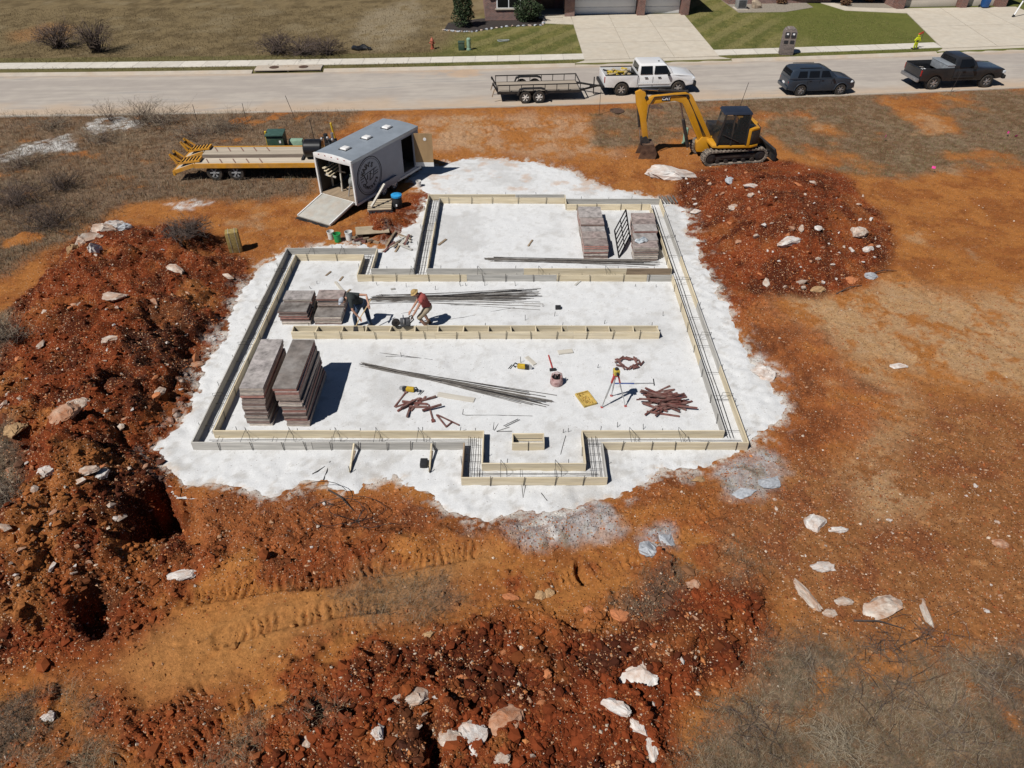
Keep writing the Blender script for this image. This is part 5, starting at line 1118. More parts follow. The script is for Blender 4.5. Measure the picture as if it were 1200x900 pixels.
# ---- enclosed cargo trailer
Mtg = pm('grey_trailer_skin', (.235, .26, .315), .45, .1, .06, 1.5, dust=(.26, .22, .2), damt=.12); Mroofm = pm('trailer_roof', (.36, .40, .44), .4, .35, .1, 1.5); Mwhite2 = pm('white_frame', (.74, .74, .73), .5, 0, .06, 3, dust=DUST, damt=.2); Mint = pm('plywood_lining', (.34, .22, .11), .7, 0, .15, 2, stretch=(1, 1, .3)); Mrubber = pm('ramp_grey', (.42, .41, .37), .85, 0, .1, 4, dust=DUST, damt=.25)
TA = R(60.2); ct = thing('cargo_trailer', 'grey enclosed cargo trailer with rear ramp down and round black emblem', 'trailer', (-6.72, 29.15, 0), TA)
# local x forward along the trailer, y to its left; origin = rear right corner on the ground
L, Wt, zf, zt = 4.75, 1.98, .42, 2.2
MB().box((L / 2, Wt / 2, zf), (L, Wt - .1, .1)).build('floor', Mbrownb, ct)
dx0, dx1, dz1 = 3.45, 4.3, 2.02
for x0, x1, a, b in ((0, dx0, zf - .1, zt), (dx1, L, zf - .1, zt), (dx0, dx1, dz1, zt), (dx0, dx1, zf - .1, zf + .04)): MB().box(((x0 + x1) / 2, .02, (a + b) / 2), (x1 - x0, .04, b - a)).build('side_wall', Mtg, ct)
MB().box((L / 2, Wt - .02, (zf - .1 + zt) / 2), (L, .04, zt - zf + .1)).build('side_wall', Mtg, ct); MB().box((L - .02, Wt / 2, (zf - .1 + zt) / 2), (.04, Wt - .082, zt - zf + .1)).build('front_wall', Mtg, ct)
rf = [(-.02, zt), (Wt + .02, zt), (Wt + .02, zt + .05), (Wt * .75, zt + .10), (Wt / 2, zt + .115), (Wt * .25, zt + .10), (-.02, zt + .05)]
roof = MB(); roof.prism(rf, .03, L + .01, 'x'); roof = roof.build('roof', Mroofm, ct)
for u in (.85, 2.3, 3.75):
    v = MB(); v.box((u, Wt / 2, zt + .15), (.36, .36, .08), top=(.8, .8)); vv = v.build('roof_vent', Mwhite2, roof, bevel=.02); MB().box((u, Wt / 2, zt + .115), (.42, .42, .03)).build('vent_frame', Mplas, vv)
for v in (-.012, Wt + .012): MB().bar((0, v, zt - .02), (L, v, zt - .02), .03, .12).build('roof_trim', Mroofm, ct); MB().bar((0, v, zf - .12), (L, v, zf - .12), .04, .1).build('bottom_trim', Mwhite2, ct)
Mshade = pm('shade_panel_dark', (.035, .028, .022), .8)  # near-black panels added so the trailer interior looks unlit
MB().box((L / 2, Wt - .047, (zf + zt) / 2 + .02), (L - .1, .012, zt - zf - .08)).build('shade_panel', Mshade, ct); MB().box((L - .05, Wt / 2, (zf + zt) / 2 + .02), (.012, Wt - .12, zt - zf - .08)).build('shade_panel', Mshade, ct); MB().box((dx0 / 2, .048, (zf + zt) / 2 + .02), (dx0 - .04, .012, zt - zf - .08)).build('shade_panel', Mshade, ct)
hd = MB(); hd.prism([(-.04, zt - .14), (Wt + .04, zt - .14), (Wt + .04, zt + .06), (Wt * .75, zt + .13), (Wt / 2, zt + .15), (Wt * .25, zt + .13), (-.04, zt + .06)], -.06, .028, 'x'); hd = hd.build('rear_header', Mwhite2, ct, bevel=.01)
for k in range(5): MB().box((-.065, .3 + .35 * k, zt + .05), (.012, .07, .03)).build('marker_lamp', Mtail, hd)
for v in (.0, Wt): MB().box((-.02, v, (zf - .1 + zt - .14) / 2), (.08, .08, zt - zf - .04)).build('rear_post', Mwhite2, ct)
MB().box((-.02, Wt / 2, zf - .07), (.06, Wt - .08, .12)).build('rear_sill', Mwhite2, ct)
rp = MB(); rp.bar((-.06, Wt / 2, zf - .02), (-1.72, Wt / 2, .055), Wt - .12, .07); rp = rp.build('ramp_door', Mrubber, ct, bevel=.01); MB().bar((-1.74, Wt / 2, .03), (-1.9, Wt / 2, .02), Wt - .2, .025).build('ramp_flap', Mtr_k, rp)
for v in (.1, Wt - .1): MB().bar((-.08, v, zf + .0), (-1.72, v, .08), .05, .085).build('ramp_edge', Mwhite2, rp)
dr_ = MB(); dr_.box((.42, 0, 0), (.84, .035, 1.56)); dr_ = dr_.build('side_door', Mint, ct); dr_.location = (dx1 + .02, -.06, zf + .86); dr_.rotation_euler = (0, 0, R(-62))
MB().box((.42, -.002, -.68), (.845, .045, .2)).build('kick_plate', Mwhite2, dr_); MB().lathe([(.075, -.03), (.075, .03), (.04, .04)], (.5, 0, .52), axis='y', n=14).build('door_vent', Mwhite2, dr_)
for s, v in ((-1, -.02), (1, Wt + .02)):
    for u in (1.78, 2.56): wheel(ct, u, v + s * -.0, .30, .18, s, Mwrim, 18)
    f = [(1.36, .34), (1.46, .58), (1.6, .64), (2.75, .64), (2.89, .58), (2.99, .34)]; MB().prism(f, v - .1, v + .1, 'y').build('fender', Mtg, ct)
for v in (.35, Wt - .35): MB().bar((L, v, zf - .06), (L + 1.2, Wt / 2, zf - .06), .08, .1).build('tongue', Mtr_k, ct)
MB().cyl((L + .9, Wt / 2, .02), (L + .9, Wt / 2, .8), .04, n=8).build('jack', Mtr_k, ct)
# emblem on the right wall: ring, curved name, crossed tools and bridge lines
Mink = pm('emblem_black', (.015, .015, .018), .6)
em = bpy.data.objects.new('emblem', None); col.objects.link(em); em.parent = ct; em.location = (1.05, -.004, 1.24)
def flat(name, mb): return mb.build(name, Mink, em)
RR_ = .84
for r_, w_ in ((RR_, .032), (RR_ - .09, .012)): flat('emblem_ring', MB().lathe([(r_, -.006), (r_, .0), (r_ - w_, .0), (r_ - w_, -.006)], axis='y', n=56, cap=False))
def arctext(s, r_, a0, a1, size, inward=False):
    for i, ch in enumerate(s):
        a = R(a0 + (a1 - a0) * (i / max(1, len(s) - 1)))
        cu = bpy.data.curves.new('letter', 'FONT'); cu.body = ch; cu.size = size; cu.align_x = 'CENTER'; cu.align_y = 'CENTER'; cu.extrude = .003; cu.offset = .008; cu.resolution_u = 2
        tmp = bpy.data.objects.new('letter', cu); col.objects.link(tmp); bpy.context.view_layer.update()
        me = bpy.data.meshes.new_from_object(tmp.evaluated_get(bpy.context.evaluated_depsgraph_get())); bpy.data.objects.remove(tmp)
        me.materials.clear(); me.materials.append(Mink)
        o = link('letter', me, em); rot = (a - math.pi / 2) if not inward else (a + math.pi / 2)
        o.matrix_local = Matrix.Translation((r_ * math.cos(a), -.004, r_ * math.sin(a))) @ Matrix.Rotation(R(90), 4, 'X') @ Matrix.Rotation(rot, 4, 'Z')
arctext("KAIN'S", .47, 150, 62, .30); arctext("CONCRETE", .52, 212, 330, .18, True)
def stroke(a, b, w_=.03): flat('emblem_line', MB().bar((a[0], -.003, a[1]), (b[0], -.003, b[1]), .006, w_))
for a, b, w_ in (((-.6, .12), (.52, .22), .03), ((-.62, .02), (-.3, .05), .035), ((-.35, .14), (-.22, -.25), .05), ((-.22, -.25), (-.4, -.3), .04), ((.1, .18), (-.02, -.2), .035), ((-.02, -.2), (.22, -.14), .04), ((.22, -.14), (.34, .2), .03), ((-.12, .1), (-.16, -.1), .05), ((.35, .05), (.6, .08), .03), ((.3, -.05), (.58, -.02), .03), ((-.3, -.08), (-.12, -.1), .03), ((-.58, -.1), (-.42, -.08), .03), ((0, .1), (.2, .02), .025)): stroke(a, b, w_)
# things inside and just outside it
def cl(u, v): c_, s_ = math.cos(TA), math.sin(TA); return (-6.72 + c_ * u - s_ * v, 29.15 + s_ * u + c_ * v)
t = thing('lumber_rack', 'wooden rack of short boards inside the trailer by its wall', 'rack', (*cl(.5, 1.55), zf + .06), TA)
MB().bar((0, -.35, 0), (0.02, -.42, 1.5), .06, .06).build('post', Mdusty, t)
for k in range(4): MB().bar((-.35, -.05 + .09 * k, .75 + .1 * k), (.55, .1 + .05 * k, .78 + .1 * k), .14, .04).build('board', Mfresh, t)
for u in (-.2, .4): MB().bar((u, -.3, .7), (u, .35, .7), .05, .06).build('bracket', Mdusty, t)
MB().bar((.2, .35, 0), (.2, .35, 1.4), .06, .06).build('post', Mdusty, t)
t = thing('mixer', 'grey machine with bent legs inside the trailer opening', 'machine', (*cl(.45, .42), zf + .06), TA)
MB().ell((0, 0, .62), (.24, .22, .26), 12, 8).build('drum', pm('mixer_grey', (.26, .26, .24), .6, .2, .3, 6), t, smooth=True); MB().box((.02, 0, .9), (.2, .2, .16)).build('motor', pm('mixer_green', (.14, .18, .13), .6), t, bevel=.02)
for a, b in ((-.22, -.2), (.22, -.2), (-.22, .2), (.22, .2)): MB().bar((a * .6, b * .6, .5), (a, b, 0), .04, .04).build('leg', Malu, t)

# ================================================================== EXCAVATOR
Mcy = pm('digger_yellow', (.56, .26, .012), .4, 0, .08, 2, coat=.2, dust=DUST, damt=.12); Mck = pm('digger_black', (.02, .021, .024), .5, .1, .2, 4, dust=(.16, .11, .07), damt=.25); Mtrk = pm('track_rubber', (.10, .085, .07), .85, 0, .3, 6, .3, dust=(.42, .34, .27), damt=.7); Mrod = pm('hydraulic_rod', (.45, .45, .45), .2, .9)
ex = thing('excavator', 'yellow tracked excavator with black cab and bucket lowered to the dirt', 'excavator', (10.75, 35.25, 0), R(181.5))
# local x forward (towards the bucket, i.e. left in plan), y to its left (towards the photographer)
def track(yc):
    Lh, hh = 1.28, .33; q = MB(); path = []
    N = 44
    per = []
    for i in range(14): per.append((-Lh + 2 * Lh * i / 13, .03))
    for i in range(1, 9): a = -math.pi / 2 + math.pi * i / 9; per.append((Lh + hh * math.cos(a), .03 + hh + hh * math.sin(a)))
    for i in range(14): per.append((Lh - 2 * Lh * i / 13, .03 + 2 * hh))
    for i in range(1, 9): a = math.pi / 2 + math.pi * i / 9; per.append((-Lh + hh * math.cos(a), .03 + hh + hh * math.sin(a)))
    inn = [(x * .955, .36 + (z - .36) * .84) for x, z in per]; k = len(per)
    vs = [(x, yc - .22, z) for x, z in per] + [(x, yc + .22, z) for x, z in per] + [(x, yc - .22, z) for x, z in inn] + [(x, yc + .22, z) for x, z in inn]
    fs = []
    for i in range(k):
        j = (i + 1) % k; fs += [(i, j, k + j, k + i), (2 * k + i, 3 * k + i, 3 * k + j, 2 * k + j), (i, 2 * k + i, 2 * k + j, j), (k + i, k + j, 3 * k + j, 3 * k + i)]
    q.add(vs, fs); tb = q.build('track', Mtrk, ex)
    for i in range(k):
        x, z = per[i]; x2, z2 = per[(i + 1) % k]; a = math.atan2(z2 - z, x2 - x); mx_, mz = (x + x2) / 2, (z + z2) / 2
        MB().box((mx_ + .018 * math.sin(a), yc, mz - .018 * math.cos(a)), (.07, .46, .05), (0, -a, 0)).build('track_pad', Mtrk, tb)
    fr_ = MB(); fr_.box((0, yc, .36), (2 * Lh - .2, .26, .26)); fr_.build('track_frame', Mck, ex, bevel=.02)
    s = 1 if yc > 0 else -1
    for x in (-Lh, Lh): MB().lathe([(.25, -.17), (.25, .17), (.12, .2), (.12, -.2)], (x, yc, .36), axis='y', n=18, cap=False).build('sprocket', Mck, ex); MB().lathe([(.14, -.19), (.14, .19)], (x, yc, .36), axis='y', n=14).build('hub', Mck, ex)
    for i in range(5): MB().lathe([(.1, -.18), (.1, .18)], (-.9 + .45 * i, yc, .17), axis='y', n=12).build('roller', Mck, ex)
    MB().box((.0, yc + s * .135, .38), (1.5, .03, .1)).build('frame_plate', Mck, ex)
track(.78); track(-.78)
MB().box((0, 0, .42), (1.5, 1.2, .3)).build('undercarriage', Mck, ex, bevel=.03); MB().lathe([(.5, .55), (.5, .74)], n=24).build('slew_ring', Mck, ex)
for o_ in list(ex.children): o_.rotation_euler = (0, 0, R(8))
# upper house
up = MB(); up.prism([(1.12, -.78), (1.18, .2), (1.1, .92), (.8, 1.0), (-.75, 1.0), (-1.15, .8), (-1.28, .35), (-1.28, -.35), (-1.15, -.8), (-.75, -1.0), (.8, -1.0)], .82, .95, 'z'); up.build('house_deck', Mcy, ex, bevel=.03)
cw = MB(); cw.prism([(-.55, .98), (-.75, 1.0), (-1.15, .8), (-1.3, .35), (-1.3, -.35), (-1.15, -.8), (-.75, -1.0), (-.55, -1.0)], .985, 1.62, 'z'); cw.build('counterweight', Mck, ex, bevel=.06); 
MB().prism([(-.5, .99), (-.72, .995), (-1.1, .80), (-1.1, .3), (-.5, .3)], 1.625, 1.75, 'z').build('engine_cover', Mcy, ex, bevel=.03); MB().prism([(-.5, -.99), (-.75, -.99), (-1.15, -.75), (-1.25, 0), (-1.1, .28), (-.5, .28)], 1.625, 1.72, 'z').build('engine_cover', Mcy, ex, bevel=.03)
MB().box((.35, -.62, 1.25), (1.4, .68, .54)).build('side_tank', Mck, ex, bevel=.05); MB().box((-.6, .985, 1.3), (.14, .06, .75)).build('corner_post', Mcy, ex, bevel=.02)
# cab on the near side
cx0, cx1, cy0, cy1, cz0, cz1 = -.48, .92, .02, 1.0, .98, 2.42
for x, y in ((cx0, cy0), (cx0, cy1 - .02), (cx1 - .05, cy0), (cx1 - .02, cy1 - .02), (.25, cy1 - .02)):
    top = x - .22 if x > .8 else x; MB().bar((x, y, cz0), (top, y * .97 + .01, cz1), .07, .07).build('cab_post', Mck, ex)
rf_ = MB(); rf_.box((.1, .5, cz1 + .05), (1.38, 1.02, .12), top=(.9, .88)); rf_.build('cab_roof', pm('cab_roof_dark', (.022, .028, .045), .35, .1, .1, 3), ex, bevel=.04)
MB().box((.22, .5, cz0 + .2), (1.36, .96, .38)).build('cab_base', Mck, ex, bevel=.02); MB().box((-.45, .5, 1.7), (.05, .9, 1.3)).build('cab_back', Mck, ex)
gl = bpy.data.materials.new('cab_glass'); gl.use_nodes = True; b_ = gl.node_tree.nodes['Principled BSDF']; b_.inputs['Base Color'].default_value = (.025, .03, .03, 1); b_.inputs['Roughness'].default_value = .05; b_.inputs['Alpha'].default_value = .5
for nm, pts in (('side_glass', [(.28, cy1, cz0 + .1), (.86, cy1, cz0 + .1), (.68, cy1 - .02, cz1 - .05), (.28, cy1 - .02, cz1 - .05)]), ('door_glass', [(-.44, cy1, cz0 + .1), (.22, cy1, cz0 + .1), (.22, cy1 - .02, cz1 - .05), (-.44, cy1 - .02, cz1 - .05)]), ('front_glass', [(.9, .06, cz0 + .35), (.9, .94, cz0 + .35), (.72, .92, cz1 - .05), (.72, .08, cz1 - .05)])):
    P = [Vector(p) for p in pts]; n_ = (P[1] - P[0]).cross(P[2] - P[0]).normalized() * .006; MB().add([p - n_ for p in P] + [p + n_ for p in P], [(0, 1, 2, 3), (7, 6, 5, 4), (0, 4, 5, 1), (1, 5, 6, 2), (2, 6, 7, 3), (3, 7, 4, 0)]).build(nm, gl, ex)
st_ = MB(); st_.box((-.05, .5, 1.42), (.5, .5, .14)); st_.box((-.28, .5, 1.75), (.14, .48, .6)); st_.build('seat', Mck, ex, bevel=.04); MB().box((.02, .5, 2.3), (.5, .5, .03)).build('roof_hatch', Mcy, ex); MB().box((.3, .5, 1.2), (.4, .6, .05)).build('floor_mat', Mrubber, ex)
for y in (.3, .7): MB().cyl((.3, y, 1.2), (.34, y, 1.62), .02, n=6).build('lever', Malu, ex)
MB().bar((.7, 1.04, 1.5), (-.1, 1.04, 1.15), .025, .03).build('grab_rail', Mck, ex)
# dozer blade at the back
bl = MB(); bl.prism([(-2.16, .03), (-2.0, .06), (-2.04, .34), (-1.92, .62), (-2.02, .66), (-2.16, .36)], -1.0, 1.0, 'y'); bl.build('dozer_blade', Mck, ex, bevel=.01).rotation_euler = (0, 0, R(8))
for y in (-.4, .4): MB().bar((-.7, y, .34), (-2.04, y, .3), .12, .14).build('blade_arm', Mck, ex).rotation_euler = (0, 0, R(8))
# boom, stick, bucket in the plane y = -.15 ; world pixel anchors -> local
YB = 35.35
def ep(px, py): X_, Z_ = AY(px, py, YB); return (10.75 - X_, Z_)
piv, elb, knee, tip, wrist = ep(826, 163), ep(805, 111), ep(800, 106), ep(750, 109), ep(757, 166)
def plate(name, pts, y0, y1, m_=Mcy, bevel=.02, parent=ex): q = MB(); q.prism(pts, y0, y1, 'y'); return q.build(name, m_, parent, bevel=bevel)
def P_(px, py): return ep(px, py)
yb0, yb1 = -.27, .0
boom = plate('boom', [P_(824, 170), P_(833, 160), P_(820, 130), P_(811, 111), P_(803, 107), P_(790, 108), P_(764, 111.5), P_(757, 116), P_(758, 121), P_(790, 117), P_(799, 119.5), P_(804, 131), P_(816, 160), P_(819, 168)], yb0, yb1)
stick = plate('stick', [P_(744, 107), P_(750, 104), P_(756, 107), P_(759, 120), P_(757, 138), P_(759.5, 165), P_(756, 168), P_(753, 163), P_(749, 135), P_(745, 120)], yb0 + .05, yb1 - .05)
plate('boom_foot', [P_(815, 176), P_(815, 166), P_(822, 159), P_(830, 160), P_(834, 168), P_(830, 177)], yb0 - .06, yb1 + .06)
def cylinder(name, a, b, r_, y, f=.6):
    A = Vector((a[0], y, a[1])); B = Vector((b[0], y, b[1])); M_ = A + (B - A) * f; c_ = MB().cyl(A, M_, r_, n=10).build(name, Mck, ex); MB().cyl(M_, B, r_ * .55, n=8).build('rod', Mrod, c_); return c_
cylinder('boom_cylinder', P_(806, 172), P_(797, 119), .085, -.13, .62); cylinder('stick_cylinder', P_(806, 107), P_(752, 104), .075, -.13, .65); cylinder('bucket_cylinder', P_(747, 120), P_(750, 166), .06, -.13, .6)
MB().lathe([(.075, -.32), (.075, .05)], (*((elb[0]), 0, elb[1]),), axis='y', n=12).build('pin', Mck, ex); MB().lathe([(.07, -.3), (.07, .03)], (wrist[0], 0, wrist[1]), axis='y', n=12).build('pin', Mck, ex); MB().lathe([(.08, -.3), (.08, .03)], (P_(757, 113)[0], 0, P_(757, 113)[1]), axis='y', n=12).build('pin', Mck, ex)
for o in (0, .05, .1):
    q = [P_(826 - 30 * o, 158), P_(812, 128), P_(804, 111 - 20 * o), P_(790, 110), P_(766, 112), P_(760, 122), P_(757, 140)]; MB().tube([(p[0], yb1 + .02 + o * .3, p[1]) for p in q], .018, 6).build('hose', Mck, ex)
bw_ = wrist; bk = MB()
side = [P_(752, 167), P_(765, 166), P_(768, 176), P_(764, 188), P_(755, 193), P_(747, 191), P_(745, 184), P_(749, 175)]
for y in (-.52, .26): plate('bucket_side', side, y - .015, y + .015, pm('bucket_steel', (.12, .07, .05), .6, .4, .3, 5, dust=(.32, .2, .12), damt=.4), .0)
sh = [P_(752, 167), P_(765, 166), P_(768, 176), P_(764, 188), P_(755, 193)]; q = MB(); n_ = len(sh)
vs = [(p[0], y, p[1]) for y in (-.52, .26) for p in sh] + [(p[0] + .02, y, p[1] + .02) for y in (-.52, .26) for p in sh]
fs = [(i, i + 1, n_ + i + 1, n_ + i) for i in range(n_ - 1)] + [(2 * n_ + i, 3 * n_ + i, 3 * n_ + i + 1, 2 * n_ + i + 1) for i in range(n_ - 1)]; q.add(vs, fs); q.build('bucket_shell', pm('bucket_steel', (.12, .07, .05)), ex)
for i in range(4): y = -.48 + .235 * i; a = P_(756, 192); b2 = P_(748, 194); MB().bar((a[0], y, a[1]), (b2[0] , y, b2[1] - .0), .06, .04).build('bucket_tooth', Malu, ex)
plate('bucket_link', [P_(751, 160), P_(757, 158), P_(763, 168), P_(757, 172), P_(750, 168)], -.25, -.02, Mck, .01)
# maker's plate on the boom
c0, c1 = P_(776, 111), P_(784, 117); pl = MB(); pl.box(((c0[0] + c1[0]) / 2, yb1 + .006, (c0[1] + c1[1]) / 2), (abs(c1[0] - c0[0]) + .04, .012, .22)); pl = pl.build('name_plate', Mdark, ex)
cu = bpy.data.curves.new('letters', 'FONT'); cu.body = 'CAT'; cu.size = .2; cu.align_x = 'CENTER'; cu.align_y = 'CENTER'; cu.extrude = .003; cu.offset = .006
tmp = bpy.data.objects.new('letters', cu); col.objects.link(tmp); bpy.context.view_layer.update(); me = bpy.data.meshes.new_from_object(tmp.evaluated_get(bpy.context.evaluated_depsgraph_get())); bpy.data.objects.remove(tmp); me.materials.clear(); me.materials.append(Mwhite)
o = link('letters', me, pl); o.matrix_local = Matrix.Translation(((c0[0] + c1[0]) / 2, yb1 + .016, (c0[1] + c1[1]) / 2)) @ Matrix.Rotation(R(180), 4, 'Z') @ Matrix.Rotation(R(90), 4, 'X')
# ================================================================== ROCKS
def rock_mesh(seed, n=22, flat=.7, rough_=.0, sub=0, elong=1.0):
    r_ = random.Random(seed); bm = bmesh.new()
    for i in range(n):
        v = Vector((r_.gauss(0, 1), r_.gauss(0, 1), r_.gauss(0, 1))).normalized() * r_.uniform(.82, 1.0)
        bm.verts.new((v.x * elong, v.y * .8, v.z * flat))
    g_ = bmesh.ops.convex_hull(bm, input=bm.verts)
    bmesh.ops.delete(bm, geom=[v for v in bm.verts if not v.link_faces], context='VERTS')
    for _ in range(sub):
        bmesh.ops.subdivide_edges(bm, edges=bm.edges, cuts=1, use_grid_fill=True); bmesh.ops.triangulate(bm, faces=bm.faces)
        for v in bm.verts: v.co += Vector((r_.uniform(-1, 1), r_.uniform(-1, 1), r_.uniform(-1, 1))) * rough_ * (.55 ** _)
    me = bpy.data.meshes.new('rock'); 
    if sub:
        for f in bm.faces: f.smooth = True
    bm.normal_update(); bm.to_mesh(me); bm.free()
    if sub: me.set_sharp_from_angle(angle=R(16))
    return me
Mlime = pm('pale_limestone', (.58, .52, .45), .9, 0, .2, 3, .6, dust=(.33, .14, .055), damt=.62, rnd=.12, fine=14, dlo=.36); Mwlime = pm('white_limestone', (.68, .66, .63), .9, 0, .16, 3, .6, dust=(.38, .18, .075), damt=.5, rnd=.1, fine=14, dlo=.38)
Mpink = pm('pinkish_chert', (.50, .33, .23), .9, 0, .25, 3, .6, dust=(.34, .12, .045), damt=.7, rnd=.2, fine=14, dlo=.34); Morock = pm('orange_chert', (.50, .185, .075), .9, 0, .2, 6, .5, rnd=.25); Mgrock = pm('blue_grey_stone', (.40, .42, .45), .85, 0, .2, 5, .5, dust=(.6, .6, .6), damt=.4, rnd=.1); Mtrock = pm('ochre_stone', (.42, .26, .13), .95, 0, .25, 5, .5, rnd=.1)
_rk = {}
def rk(mat_, seed, **kw):
    k = (mat_.name, seed)
    if k not in _rk:
        me = rock_mesh(seed, **kw); me.materials.append(mat_); _rk[k] = me
    return _rk[k]
def rock(px, py, wpx, hpx, mat_, label, seed, sub=2, rz=0, flat=.7, name='rock', cat='rock', tall=.5):
    """boulder by its photo box: centre and size in pixels"""
    x, y, z = OG(px, py + hpx * .28); m_ = FPX / math.sqrt(x * x + y * y + CAM_H ** 2); sx = 1.22 * wpx / m_ / 2; sy = max(1.22 * hpx / m_ / 2 * .9, sx * .45)
    me = rk(mat_, seed, n=26, sub=sub, rough_=.075, flat=.8)
    o = link(name, me); o.scale = (sx, sy / .8, tall * min(sx, sy) * 1.5); o.location = (x, y, z + tall * min(sx, sy) * .12); o.rotation_euler = (random.uniform(-.2, .2), random.uniform(-.2, .2), rz)
    return tag(o, label, cat)
